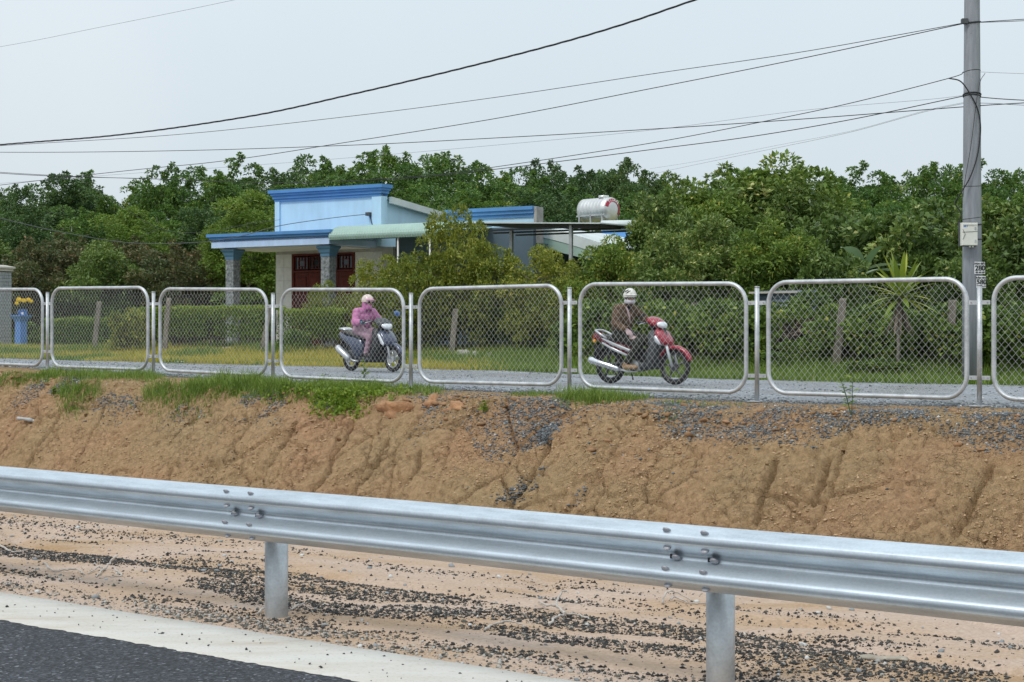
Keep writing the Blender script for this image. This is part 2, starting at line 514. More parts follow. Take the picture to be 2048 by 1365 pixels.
# --- clay bank with cracks
def bank():
    S = np.concatenate([np.linspace(-160, -29, 30), np.arange(-28, -4.5, 0.024), np.linspace(-4, 60, 20)])
    T = np.concatenate([[14.8, 15.2, 15.5], np.arange(15.7, 18.25, 0.022), np.linspace(18.3, 19.6, 12)])
    SS, TT = np.meshgrid(S, T, indexing='ij')
    Z = H0(SS, TT)
    tc = crest_t(SS)
    face = sstep(15.75, 16.0, TT) * (1 - sstep(tc - 0.15, tc + 0.35, TT))
    q = TT * 1.33                                             # length down the face
    wx = SS + 0.35 * (fbm(SS * 1.2, q * 1.2, 3, 21) - 0.5); wq = q + 0.35 * (fbm(SS * 1.2, q * 1.2, 3, 22) - 0.5)
    lump = fbm(wx * 1.1, wq * 0.8, 5, 31) - 0.5
    disp = 0.19 * lump
    # block cracks of two sizes, mostly running down the face
    for sc_s, sc_q, dep, wid, sd, thr in ((0.85, 0.45, 0.10, 0.021, 41, 0.40), (2.1, 1.35, 0.07, 0.038, 42, 0.42), (5.0, 4.2, 0.04, 0.08, 43, 0.42)):
        f1, f2 = worley(wx * sc_s, wq * sc_q, sd)
        mask = sstep(thr, thr + 0.22, fbm(SS * 0.5 * sc_s, q * 0.5 * sc_q, 3, sd + 7))
        disp -= dep * np.exp(-((f2 - f1) / wid) ** 2) * mask
        disp += dep * 0.3 * (0.5 - f1) * mask
    ri = 1 - np.abs(2 * fbm(wx * 3.2, wq * 2.6, 4, 55) - 1)
    disp += 0.045 * (0.72 - ri) + 0.06 * (fbm(SS * 11, q * 12, 4, 56) - 0.5)
    f1, f2 = worley(SS * 10, q * 10, 57)
    disp += 0.030 * (0.5 - f1)
    # the long rills seen in the photograph
    rills = [[(1095, 878), (1088, 905), (1062, 940), (1050, 968), (1012, 1006)], [(703, 850), (688, 885), (662, 915), (655, 945), (625, 978)],
             [(1552, 925), (1538, 965), (1522, 1000), (1512, 1045)], [(838, 905), (832, 935), (812, 965)], [(385, 832), (362, 855), (338, 880)],
             [(1975, 930), (1955, 975), (1938, 1010), (1905, 1060)], [(1655, 920), (1640, 960), (1625, 1000)], [(770, 880), (750, 920), (720, 960)],
             [(590, 850), (565, 895), (540, 930)], [(60, 905), (48, 935)]]
    for rl in rills:
        pts = []
        for x, y in rl:
            tt = 17.0
            for _ in range(12):
                p = PT(x, y, tt); ss = s_at(x, tt)
                z = float(H0(ss, tt)); tt += (p.z - z) * 0.55
            pts.append((s_at(x, tt), tt))
        d = np.full(SS.shape, 9.0)
        wob = 0.05 * (fbm(SS * 6, TT * 6, 3, 91) - 0.5)
        for (s0, t0), (s1, t1) in zip(pts, pts[1:]):
            vx, vy = s1 - s0, t1 - t0; L2 = vx * vx + vy * vy
            k = np.clip(((SS - s0) * vx + (TT - t0) * vy) / L2, 0, 1)
            d = np.minimum(d, np.hypot(SS + wob - s0 - k * vx, TT - t0 - k * vy))
        disp -= 0.15 * np.exp(-(d / 0.030) ** 2) + 0.02 * np.exp(-(d / 0.12) ** 2)
    disp *= face
    # crumbled lip
    lip = np.exp(-((TT - tc) / 0.30) ** 2)
    Z = Z + disp * 0.75 + lip * 0.22 * (fbm(SS * 2.2, TT * 2.2, 4, 61) - 0.55) + 0.012 * (fbm(SS * 9, TT * 9, 3, 62) - 0.5)
    SS2 = SS; TT2 = TT - disp * 0.66
    V = np.stack([CA * SS2 + SA * TT2, -SA * SS2 + CA * TT2, Z], -1).reshape(-1, 3)
    ns, ntt = SS.shape
    i = np.arange(ns - 1)[:, None] * ntt + np.arange(ntt - 1)[None, :]
    Fc = np.stack([i, i + 1, i + ntt + 1, i + ntt], -1).reshape(-1, 4)[:, ::-1]
    o = np_mesh('clay_bank', V, Fc, M_SOIL, None, None, True)
    tag(o, kind='structure')
    return S, T, V.reshape(ns, ntt, 3)
BS, BT, BV = bank()

def bank_pt(s, t):
    """points on the finished bank surface for arrays of (s, t)"""
    i = np.clip(np.searchsorted(BS, s) - 1, 0, len(BS) - 2); j = np.clip(np.searchsorted(BT, t) - 1, 0, len(BT) - 2)
    a = np.clip((s - BS[i]) / (BS[i + 1] - BS[i]), 0, 1)[:, None]; b = np.clip((t - BT[j]) / (BT[j + 1] - BT[j]), 0, 1)[:, None]
    return (BV[i, j] * (1 - a) + BV[i + 1, j] * a) * (1 - b) + (BV[i, j + 1] * (1 - a) + BV[i + 1, j + 1] * a) * b

def bank_hit(x, y):
    """(s, t) where the sight line meets the bank"""
    tt = 17.3
    for _ in range(30):
        p = PT(x, y, tt); ss = s_at(x, tt)
        b = bank_pt(np.array([ss]), np.array([tt]))[0]
        tt += float(np.clip((p.z - b[2]) * 0.5, -0.2, 0.2))
    return s_at(x, tt), tt

# --- washed shoulder between the road edge and the foot of the bank
def shoulder_z(SS, TT):
    Z = H0(SS, TT)
    k = sstep(6.55, 7.2, TT)
    Z = Z + k * (0.05 * (fbm(SS * 0.7 + TT * 0.3, TT * 1.5, 4, 71) - 0.5) + 0.016 * (fbm(SS * 3 + TT, TT * 6, 3, 72) - 0.5))
    ch = vnoise(SS * 0.35 + TT * 0.12, TT * 1.1 + 0.4 * fbm(SS, TT, 2, 73), 74)
    Z = Z - k * 0.05 * np.exp(-((ch - 0.5) / 0.05) ** 2) * sstep(7.6, 8.6, TT)
    return Z
S_ = np.concatenate([np.linspace(-160, -17, 40), np.arange(-16.5, -1.5, 0.05), np.linspace(-1.4, 60, 30)])
T_ = np.concatenate([np.arange(6.3, 11.0, 0.03), np.linspace(11.05, 14.9, 20)])
SS_, TT_ = np.meshgrid(S_, T_, indexing='ij')
ZS_ = shoulder_z(SS_, TT_); ZS_[:, -1] -= 0.05
tag(sheet('sandy_shoulder', S_, T_, ZS_, M_SAND), kind='structure')

# --- carriageway and its edge strip
S_ = np.array([-400.0, -40, 0, 40, 200]); T_ = np.array([-40.0, -10, 0, 3, 6.44])
tag(sheet('asphalt_road', S_, T_, np.zeros((5, 5)) - 0.004, M_ASPH), kind='structure')
S_ = np.concatenate([np.linspace(-200, -20, 60), np.arange(-19.9, 3, 0.012), np.linspace(3.1, 60, 20)])
drift = 0.021 * (np.clip(S_, -22, 3) + 9.0)
inner = 5.935 + drift + 0.035 * (fbm(S_ * 1.3, S_ * 0, 3, 81) - 0.5) + 0.05 * (fbm(S_ * 14, S_ * 0 + 2, 3, 82) - 0.5)
outer = 6.555 + drift + 0.035 * (fbm(S_ * 1.6, S_ * 0 + 8, 4, 83) - 0.5)
KK = np.array([0.0, 0.02, 0.3, 0.7, 0.97, 1.0])
TT_ = inner[:, None] + (outer - inner)[:, None] * KK[None, :]
ZZ_ = np.tile(np.array([-0.002, 0.003, 0.005, 0.009, 0.012, -0.02]), (len(S_), 1))
SS_ = np.repeat(S_[:, None], 6, 1)
V_ = np.stack([CA * SS_ + SA * TT_, -SA * SS_ + CA * TT_, ZZ_], -1).reshape(-1, 3)
i_ = np.arange(len(S_) - 1)[:, None] * 6 + np.arange(5)[None, :]
F_ = np.stack([i_, i_ + 1, i_ + 7, i_ + 6], -1).reshape(-1, 4)[:, ::-1]
tag(np_mesh('white_edge_strip', V_, F_, M_PAINT, None, None, True), kind='structure')

# --- the upper level: ground to the horizon and the gravel road on it
S_ = np.concatenate([[-900, -500, -300], np.linspace(-200, -60, 30), np.arange(-58, 12, 0.6), np.linspace(13, 120, 20), [300, 700]])
T_ = np.concatenate([np.linspace(19.5, 34, 50), np.linspace(35, 120, 30), [200, 400, 900]])
SS_, TT_ = np.meshgrid(S_, T_, indexing='ij')
ZG_ = H0(SS_, TT_) + 0.05 * (fbm(SS_ * 0.6, TT_ * 0.6, 3, 95) - 0.5) * sstep(26.3, 27.5, TT_)
tag(sheet('ground', S_, T_, ZG_, M_TURF), kind='structure')
S_ = np.concatenate([np.linspace(-200, -60, 30), np.arange(-58, 12, 0.3), np.linspace(13, 120, 20)])
KK = np.concatenate([[0, 0.004], np.linspace(0.02, 0.98, 24), [0.996, 1.0]])
lo_ = 18.95 + 0.25 * (fbm(S_ * 0.8, S_ * 0, 3, 101) - 0.5); hi_ = 26.25 + 0.45 * (fbm(S_ * 0.7, S_ * 0 + 4, 3, 102) - 0.5)
TT_ = lo_[:, None] + (hi_ - lo_)[:, None] * KK[None, :]
SS_ = np.repeat(S_[:, None], len(KK), 1)
ZZ_ = H0(SS_, TT_) + 0.012 + 0.02 * fbm(SS_ * 0.9, TT_ * 1.1, 3, 103)
ZZ_[:, 0] -= 0.06; ZZ_[:, -1] -= 0.06
V_ = np.stack([CA * SS_ + SA * TT_, -SA * SS_ + CA * TT_, ZZ_], -1).reshape(-1, 3)
nk = len(KK)
i_ = np.arange(len(S_) - 1)[:, None] * nk + np.arange(nk - 1)[None, :]
F_ = np.stack([i_, i_ + 1, i_ + nk + 1, i_ + nk], -1).reshape(-1, 4)[:, ::-1]
tag(np_mesh('gravel_road', V_, F_, M_GRAV, None, None, True), kind='structure')
# ================================================================ GUARDRAIL
def galv(name, lo, hi, rough, metal, scale=5.0, stretch=None):
    m, t, b, out = new_mat(name)
    tc = N(t, 'ShaderNodeTexCoord'); v = tc.outputs['Object']
    if stretch:
        mp = N(t, 'ShaderNodeMapping'); mp.inputs['Scale'].default_value = stretch
        t.links.new(v, mp.inputs['Vector']); v2 = mp.outputs[0]
    else:
        v2 = v
    n1 = N(t, 'ShaderNodeTexNoise', Scale=scale, Detail=7.0, Roughness=0.65); t.links.new(v2, n1.inputs['Vector'])
    vo = N(t, 'ShaderNodeTexVoronoi', Scale=70.0); t.links.new(v, vo.inputs['Vector'])
    mx = N(t, 'ShaderNodeMath', operation='MULTIPLY_ADD'); mx.inputs[1].default_value = 0.12
    t.links.new(vo.outputs['Distance'], mx.inputs[0]); t.links.new(n1.outputs['Fac'], mx.inputs[2])
    t.links.new(ramp(t, mx.outputs[0], [(0.30, tuple(c * 0.82 for c in lo)), (0.45, lo), (0.68, hi)]), b.inputs['Base Color'])
    b.inputs['Metallic'].default_value = metal
    # dust and splash stains
    dn = N(t, 'ShaderNodeTexNoise', Scale=1.7, Detail=9.0, Roughness=0.75); t.links.new(v, dn.inputs['Vector'])
    dm = N(t, 'ShaderNodeMapRange'); dm.inputs['From Min'].default_value = 0.56; dm.inputs['From Max'].default_value = 0.74; dm.inputs['To Max'].default_value = 0.35
    t.links.new(dn.outputs['Fac'], dm.inputs['Value'])
    dx = N(t, 'ShaderNodeMix', data_type='RGBA'); t.links.new(dm.outputs[0], dx.inputs['Factor'])
    t.links.new(b.inputs['Base Color'].links[0].from_socket, dx.inputs[6]); dx.inputs[7].default_value = (0.36, 0.32, 0.27, 1)
    t.links.new(dx.outputs[2], b.inputs['Base Color'])
    iv = N(t, 'ShaderNodeMath', operation='MULTIPLY_ADD'); iv.inputs[1].default_value = -metal; iv.inputs[2].default_value = metal; t.links.new(dm.outputs[0], iv.inputs[0]); t.links.new(iv.outputs[0], b.inputs['Metallic'])
    rr = N(t, 'ShaderNodeMapRange'); rr.inputs['To Min'].default_value = rough + 0.10; rr.inputs['To Max'].default_value = rough - 0.06
    t.links.new(n1.outputs['Fac'], rr.inputs['Value']); t.links.new(rr.outputs[0], b.inputs['Roughness'])
    return m
M_BEAM = galv('galvanised beam', (0.50, 0.55, 0.59), (0.63, 0.69, 0.74), 0.36, 0.9, 3.5, (0.8, 5.0, 5.0))
M_POSTG = galv('galvanised post', (0.40, 0.43, 0.45), (0.56, 0.60, 0.63), 0.45, 0.7, 4.0)
M_PIPE = galv('galvanised pipe', (0.42, 0.44, 0.46), (0.60, 0.62, 0.64), 0.45, 0.55, 6.0)
M_WIRE = pbr('zinc wire', (0.52, 0.53, 0.53), 0.5, 0.3, 0.1)
M_BOLT = pbr('dull bolt steel', (0.36, 0.36, 0.39), 0.5, 0.3, 0.25, 30)
M_DARK = pbr('dark slot', (0.02, 0.02, 0.022), 0.8)
M_RUST = pbr('rusty plate', (0.30, 0.17, 0.09), 0.9, 0, 0.3, 20)

T_POST, T_BEAM = 7.08, 6.80
gp = [s_at(553, T_POST), s_at(1441, T_POST)]
GSP = gp[1] - gp[0]
g_posts = [gp[0] - GSP, gp[0], gp[1], gp[1] + GSP]
Z_TOP = 0.795
rail = empty('guardrail', ST(gp[0], T_POST, 0), -AL, 'galvanised W-beam crash barrier along the road edge in the foreground', 'guardrail')
def RL(s, t, z):   # point in the rail's own frame
    return Vector((s - gp[0], t - T_POST, z))

def arc_pts(p):
    """rounds a polyline's corners a little"""
    out = [p[0]]
    for a, b, c in zip(p, p[1:], p[2:]):
        for k in (0.25, 0.5, 0.75):
            q0 = (b[0] + (a[0] - b[0]) * 0.30, b[1] + (a[1] - b[1]) * 0.30); q1 = (b[0] + (c[0] - b[0]) * 0.30, b[1] + (c[1] - b[1]) * 0.30)
            x = (1 - k) ** 2 * q0[0] + 2 * k * (1 - k) * b[0] + k * k * q1[0]; y = (1 - k) ** 2 * q0[1] + 2 * k * (1 - k) * b[1] + k * k * q1[1]
            out.append((x, y))
    out.append(p[-1])
    return out
# (height from the middle, reach towards the road)
prof = arc_pts([(0.155, 0.002), (0.150, 0.012), (0.112, 0.080), (0.070, 0.083), (0.014, 0.004), (-0.014, 0.004), (-0.070, 0.083), (-0.112, 0.080), (-0.150, 0.012), (-0.155, 0.002)])
ZM = Z_TOP - 0.155
def beam(s0, s1, lift):
    mb = MB(); n = 26; vs_ = []; fs_ = []
    np_ = len(prof)
    for side in (0, 1):
        for i in range(n + 1):
            s = s0 + (s1 - s0) * i / n
            for h, r in prof:
                vs_.append(RL(s, T_BEAM + 0.04 - r - lift + side * 0.0032, ZM + h + 0.0015 * math.sin(s * 1.7)))
    def idx(side, i, k): return side * (n + 1) * np_ + i * np_ + k
    for i in range(n):
        for k in range(np_ - 1):
            fs_.append((idx(0, i, k), idx(0, i + 1, k), idx(0, i + 1, k + 1), idx(0, i, k + 1)))
            fs_.append((idx(1, i, k + 1), idx(1, i + 1, k + 1), idx(1, i + 1, k), idx(1, i, k)))
        pass
    mb.add(vs_, fs_, True)
    ev = []; ef = []
    for i in (0, n):
        for k in range(np_ - 1):
            b_ = len(ev); ev += [vs_[idx(0, i, k)], vs_[idx(0, i, k + 1)], vs_[idx(1, i, k + 1)], vs_[idx(1, i, k)]]; ef.append((b_, b_ + 1, b_ + 2, b_ + 3))
    mb.add(ev, ef, False)
    return mb.build('beam', M_BEAM, rail)
for k in range(-1, 4):
    if k == 3: continue
    a = g_posts[0] + GSP * k - 0.16; b = g_posts[0] + GSP * (k + 1) + 0.16
    beam(a, b, 0.0045 * (k + 1))
pmb = MB()
pmb.tube([(0, 0, -0.5), (0, 0, ZM + 0.10)], 0.0705, 28); pmb.ell((0, 0, ZM + 0.10), (0.0705, 0.0705, 0.012), 28, 4)
pm0 = None
sbm = MB(); sbm.box(-0.07, 0.07, -0.205, -0.066, ZM - 0.10, ZM + 0.10)
sp0 = None
for s in g_posts:
    if pm0 is None:
        po = pm0 = pmb.build('post', M_POSTG, rail); so = sp0 = sbm.build('spacer_block', M_POSTG, rail)
    else:
        po = pm0.copy(); COL.objects.link(po); po.parent = rail
        so = sp0.copy(); COL.objects.link(so); so.parent = rail
    po.location = RL(s, T_POST, 0); so.location = RL(s, T_POST, 0)
# bolts: domed heads on the beam faces
bmb = MB(); bmb.cyl((0, 0.004, 0), (0, -0.004, 0), 0.0205, 0.0205, 16)
Mx = Matrix.Rotation(R(90), 3, 'X')
bmb.ell((0, -0.003, 0), (0.0205, 0.0205, 0.007), 16, 4, Mx, True, (0, math.pi / 2))
bolt0 = None
smb = MB(); smb.box(-0.036, 0.0, -0.001, 0.002, -0.010, 0.010)
slot0 = None
def reach(h):
    hs = [p[0] for p in prof][::-1]; rs = [p[1] for p in prof][::-1]
    return float(np.interp(h, hs, rs))
for gi, s in enumerate(g_posts):
    for ds in (-0.107, 0.107):
        for h in (0.128, 0.044, -0.056, -0.136):
            e = 0.004
            sl = (reach(h + e) - reach(h - e)) / (2 * e)
            if bolt0 is None: o = bolt0 = bmb.build('bolt', M_BOLT, rail)
            else: o = bolt0.copy(); COL.objects.link(o); o.parent = rail
            o.location = RL(s + ds, T_BEAM + 0.04 - reach(h) - 0.0045 * (gi + 1) - 0.003, ZM + h)
            o.rotation_euler = (-math.atan(sl), 0, 0)
        o = bolt0.copy(); COL.objects.link(o); o.parent = rail
        o.location = RL(s + ds + 0.03, T_BEAM + 0.04 - 0.0045 * (gi + 1) - 0.016, ZM - 0.004); o.scale = (1.1, 1.2, 1.1)
        if slot0 is None: o = slot0 = smb.build('bolt_slot', M_DARK, rail)
        else: o = slot0.copy(); COL.objects.link(o); o.parent = rail
        o.location = RL(s + ds + 0.024, T_BEAM + 0.04 - 0.0045 * (gi + 1) - 0.0075, ZM - 0.004)

# ================================================================ MESH FENCE
f0 = PS[4]
fence = empty('mesh_fence', ST(f0, T_F, float(PZ[4])), -AL, 'galvanised chain-link fence of round-cornered panels along the top of the clay bank', 'fence')
FZ = float(PZ[4])
def FL(s, t, z): return Vector((s - f0, t - T_F, z - FZ))
# panel ends: x, top row, bottom row (outer faces of the pipe)
PANELS = [((-68, 576, 728), (87, 576, 735)), ((102, 574, 736), (298, 572, 743)), ((318, 575, 744), (536, 576, 755)), ((560, 576, 757), (810, 576, 768)),
          ((836, 575, 767), (1126, 567, 774)), ((1157, 565, 778), (1496, 563, 790)), ((1533, 561, 790), (1938, 553, 802)), ((1983, 552, 802), (2480, 545, 820))]
RP = 0.028
CW, CH = 0.0862, 0.0960           # mesh cell
for (xa, ta, ba), (xb, tb, bb) in PANELS:
    s0 = s_at(xa, T_F) + RP; s1 = s_at(xb, T_F) - RP
    zt0, zb0 = PT(xa, ta, T_F).z - RP, PT(xa, ba, T_F).z + RP; zt1, zb1 = PT(xb, tb, T_F).z - RP, PT(xb, bb, T_F).z + RP
    W = s1 - s0
    def top(u): return zt0 + (zt1 - zt0) * u / W
    def bot(u): return zb0 + (zb1 - zb0) * u / W
    rc = 0.27; path = []
    def pt(u, dv_top=None, dv_bot=None):
        return FL(s0 + u, T_F, top(u) - dv_top if dv_top is not None else bot(u) + dv_bot)
    for k in range(9):
        a = R(90) * k / 8; path.append(pt(rc - rc * math.cos(a), dv_top=rc - rc * math.sin(a)))
    for k in range(9):
        a = R(90) * k / 8; path.append(pt(W - rc + rc * math.sin(a), dv_top=rc - rc * math.cos(a)))
    for k in range(9):
        a = R(90) * k / 8; path.append(pt(W - rc + rc * math.cos(a), dv_bot=rc - rc * math.sin(a)))
    for k in range(9):
        a = R(90) * k / 8; path.append(pt(rc - rc * math.sin(a), dv_bot=rc - rc * math.cos(a)))
    fr = MB().tube(path, RP, 12, False, True).build('panel_frame', M_PIPE, fence)
    # woven wires, zigzag from bottom pipe to top pipe
    V = []; Fc = []
    def wire(pts, r):
        b = len(V); n = len(pts)
        for p in pts:
            V.extend([(p[0] - r, p[1], p[2]), (p[0], p[1] - r, p[2]), (p[0] + r, p[1], p[2]), (p[0], p[1] + r, p[2])])
        for i in range(n - 1):
            for k in range(4):
                k2 = (k + 1) % 4
                Fc.append((b + i * 4 + k, b + i * 4 + k2, b + (i + 1) * 4 + k2, b + (i + 1) * 4 + k))
    nw = int((W - 2 * RP) / (CW / 2)) + 1
    for i in range(nw + 1):
        u = RP + i * (W - 2 * RP) / nw
        def inset(u):
            e = min(u, W - u)
            return rc - math.sqrt(max(0, rc * rc - (rc - e) ** 2)) if e < rc else 0.0
        lo = bot(u) + inset(u); hi = top(u) - inset(u)
        zz = math.floor(lo / (CH / 2)) + 1; pts = [(s0 + u, lo)]
        while zz * CH / 2 < hi - 0.03:
            z = zz * CH / 2
            if z > lo + 0.02:
                side = 1 if (zz + i) % 2 == 0 else -1
                uu = u + side * CW / 4
                if 0.0 < uu < W: pts.append((s0 + uu, z))
            zz += 1
        pts.append((pts[-1][0], hi))
        wire([FL(p[0], T_F + (0.002 if j % 2 else -0.002), p[1]) for j, p in enumerate(pts)], 0.0025)
    wm = np_mesh('wire_mesh', np.array([tuple(p) for p in V]), np.array(Fc), M_WIRE, fr)
    tag(wm, kind='stuff')
for i, (x, yb, yt) in enumerate(POSTS):
    s = float(PS[i]); zb = float(PZ[i]); zt = PT(x, yt, T_F).z
    p = MB().tube([FL(s, T_F, zb - 0.02), FL(s, T_F, zt)], 0.030, 16).build('post', M_PIPE, fence)
    MB().cyl(FL(s, T_F, zt), FL(s, T_F, zt + 0.012), 0.034, 0.032, 16).build('cap', M_PIPE, p)
    MB().box(-0.09, 0.09, -0.09, 0.09, zb - FZ - 0.012, zb - FZ, Matrix.Translation((s - f0, 0, 0))).build('base_plate', M_PIPE, p)
    MB().box(-0.055, 0.055, -0.055, 0.055, zb - FZ - 0.20, zb - FZ - 0.014, Matrix.Translation((s - f0, 0.0, 0))).build('footing', M_RUST, p)
    h = zt + 0.10 - zb
    for zc in (zt - 0.20, zb + 0.32):
        for sg in (-1, 1):
            b = MB().box(sg * 0.028 if sg > 0 else -0.132, 0.132 if sg > 0 else -0.028, -0.006, 0.004, zc - FZ - 0.025, zc - FZ + 0.025, Matrix.Translation((s - f0, 0, 0))).build('bracket', M_PIPE, p)
            MB().cyl(FL(s + sg * 0.100, T_F - 0.014, zc), FL(s + sg * 0.100, T_F - 0.004, zc), 0.010, 0.010, 6).build('bolt', M_BOLT, b)
# ================================================================ GRAVEL, CRUMBS, GRASS (stuff)
_ico = None
def stone_base():
    bm = bmesh.new(); bmesh.ops.create_icosphere(bm, subdivisions=1, radius=1.0)
    v = np.array([tuple(p.co) for p in bm.verts]); f = np.array([[q.index for q in fc.verts] for fc in bm.faces]); bm.free()
    return v, f
OCT_V = np.array([(1, 0, 0), (-1, 0, 0), (0, 1, 0), (0, -1, 0), (0, 0, 1), (0, 0, -1)], float)
OCT_F = np.array([(0, 2, 4), (2, 1, 4), (1, 3, 4), (3, 0, 4), (2, 0, 5), (1, 2, 5), (3, 1, 5), (0, 3, 5)])

def scatter(name, pos, size, mat, tint, flat=0.6, jit=0.35, base='oct', kind='stuff', sink=0.25):
    n = len(pos)
    bv, bf = (OCT_V, OCT_F) if base == 'oct' else stone_base()
    m = len(bv)
    a = rng.random(n) * 2 * np.pi; tl = (rng.random((n, 2)) - 0.5) * 1.0
    sc = size[:, None] * np.stack([0.7 + 0.6 * rng.random(n), 0.7 + 0.6 * rng.random(n), flat * (0.6 + 0.7 * rng.random(n))], -1)
    V = bv[None] * (1 + (rng.random((n, m, 1)) - 0.5) * 2 * jit) * sc[:, None, :]
    # tilt, then turn about z
    V[:, :, 2] += V[:, :, 0] * tl[:, None, 0] * 0.6 + V[:, :, 1] * tl[:, None, 1] * 0.6
    ca, sa = np.cos(a)[:, None], np.sin(a)[:, None]
    X = V[:, :, 0] * ca - V[:, :, 1] * sa; Y = V[:, :, 0] * sa + V[:, :, 1] * ca
    V = np.stack([X, Y, V[:, :, 2]], -1) + pos[:, None, :]
    V[:, :, 2] += (size * flat * sink)[:, None]
    Fc = (bf[None] + (np.arange(n) * m)[:, None, None]).reshape(-1, 3)
    o = np_mesh(name, V.reshape(-1, 3), Fc, mat, None, np.repeat(tint, len(bf)))
    return tag(o, kind=kind)

M_STONE = tintmat('grey crushed stone', [(0.0, (0.045, 0.05, 0.055)), (0.45, (0.13, 0.145, 0.155)), (0.85, (0.27, 0.29, 0.30)), (1.0, (0.55, 0.55, 0.53))])
M_CRUMB = tintmat('asphalt crumbs', [(0.0, (0.022, 0.022, 0.023)), (0.5, (0.06, 0.06, 0.058)), (0.8, (0.15, 0.14, 0.115)), (1.0, (0.5, 0.48, 0.45))])
M_CLOD2 = tintmat('pale clay crumbs', [(0.0, (0.26, 0.17, 0.09)), (0.5, (0.41, 0.275, 0.158)), (1.0, (0.52, 0.37, 0.23))], 0.95)
M_CLOD = tintmat('clay clods', [(0.0, (0.22, 0.125, 0.06)), (1.0, (0.34, 0.20, 0.11))], 0.95)

# gravel spilled over the crest of the bank, heaviest to the right
n = 330000
s = rng.uniform(-27, -5.0, n); t = rng.uniform(16.4, 19.4, n)
tc = crest_t(s)
xs = 1024 + F * (CA * s + SA * t) / (-SA * s + CA * t)          # photo column: only to follow the spill seen there
right = sstep(780, 960, xs)
n1 = fbm(s * 0.9, t * 0.9, 4, 201); n2 = fbm(s * 0.55 + 5, t * 0.2, 3, 202)
reachd = 0.08 + 0.42 * sstep(0.45, 0.66, n2) * right + 0.16 * right       # how far down the face it went
reachd = reachd + 0.42 * sstep(900, 980, xs) * (1 - sstep(1210, 1290, xs)) * sstep(0.35, 0.6, fbm(s * 1.3, t * 0.3, 3, 205))
d_ = (tc + 0.05 - t)
dens = np.where(d_ > 0, right * sstep(0.0, 0.25, reachd - d_) * (0.22 + 0.7 * sstep(0.38, 0.5, n1)) * 0.75, right * (0.06 + 0.75 * sstep(0.42, 0.54, n1)) * (1 - sstep(18.35, 18.5, t) * 0.5))
dens = np.maximum(dens, sstep(18.75, 18.95, t) * (0.9 * right + 0.35 * (1 - right)) * (1 - sstep(19.1, 19.4, t) * 0.6))
dens = np.maximum(dens, 0.006 * sstep(0.5, 0.6, n1))                          # strays
leftp = (1 - right) * sstep(0.55, 0.62, fbm(s * 1.4, t * 1.4, 3, 204)) * np.exp(-((t - tc + 0.1) / 0.35) ** 2)
dens = np.maximum(dens, 0.75 * leftp)
keep = rng.random(n) < dens
s, t = s[keep], t[keep]
p = bank_pt(s, t)
sz = 0.007 + 0.018 * rng.random(len(s)) ** 2.6
tint = np.clip(rng.normal(0.45, 0.2, len(s)), 0, 0.9); tint[rng.random(len(s)) < 0.02] = 1.0
scatter('spilled_gravel', p, sz, M_STONE, tint, 0.6)
# the gravel lying in the long rill
pts = []
for (x0, y0), (x1, y1), cnt in (((1088, 880), (1080, 862), 160), ((1055, 975), (1010, 1006), 240), ((1165, 982), (1150, 990), 30), ((1100, 850), (1085, 880), 220)):
    for k in range(cnt):
        q = rng.random(); ss, tt = bank_hit(x0 + (x1 - x0) * q + rng.normal(0, 4), y0 + (y1 - y0) * q + rng.normal(0, 3)) if k % 8 == 0 else (pts[-1][0] + rng.normal(0, .05), pts[-1][1] + rng.normal(0, .04))
        pts.append((ss, tt))
pts = np.array(pts)
scatter('rill_gravel', bank_pt(pts[:, 0], pts[:, 1]), 0.010 + 0.02 * rng.random(len(pts)), M_STONE, np.clip(rng.normal(0.35, 0.2, len(pts)), 0, 1), 0.6)
# loose clods along the lip
n = 1500
s = rng.uniform(-27, -5, n); t = crest_t(s) + rng.normal(-0.05, 0.30, n)
k = rng.random(n) < 0.25 + 0.75 * sstep(0.5, 0.6, fbm(s * 1.5, t * 1.5, 3, 207))
s, t = s[k], np.clip(t[k], 16.2, 18.7)
scatter('clay_clods', bank_pt(s, t), 0.012 + 0.05 * rng.random(len(s)) ** 3, M_CLOD, rng.random(len(s)), 0.5, 0.4, 'ico')
# crumbs of clay all over the face of the bank
n = 60000
s = rng.uniform(-27, -5, n); t = rng.uniform(15.95, 18.3, n)
k = rng.random(n) < 0.10 + 0.55 * sstep(0.48, 0.62, fbm(s * 1.7, t * 1.7, 4, 206))
s, t = s[k], t[k]
scatter('clay_crumbs', bank_pt(s, t), 0.004 + 0.022 * rng.random(len(s)) ** 3.5, M_CLOD2, np.clip(rng.normal(0.5, 0.25, len(s)), 0, 1), 0.6, 0.45)
# stones on the gravel road
n = 26000
s = rng.uniform(-40, 0, n); t = 19.0 + 7.3 * rng.random(n) ** 1.6
k = rng.random(n) < 0.2 + 0.8 * (np.exp(-((t - 19.1) / 0.35) ** 2) + np.exp(-((t - 26.2) / 0.3) ** 2) + 0.25 * sstep(0.5, 0.6, fbm(s, t, 3, 208)))
s, t = s[k], t[k]
z = H0(s, t) + 0.02 + 0.0 * s
scatter('road_stones', np.stack([CA * s + SA * t, -SA * s + CA * t, z], -1), 0.010 + 0.018 * rng.random(len(s)) ** 2, M_STONE, np.clip(rng.normal(0.6, 0.2, len(s)), 0, 1), 0.55)

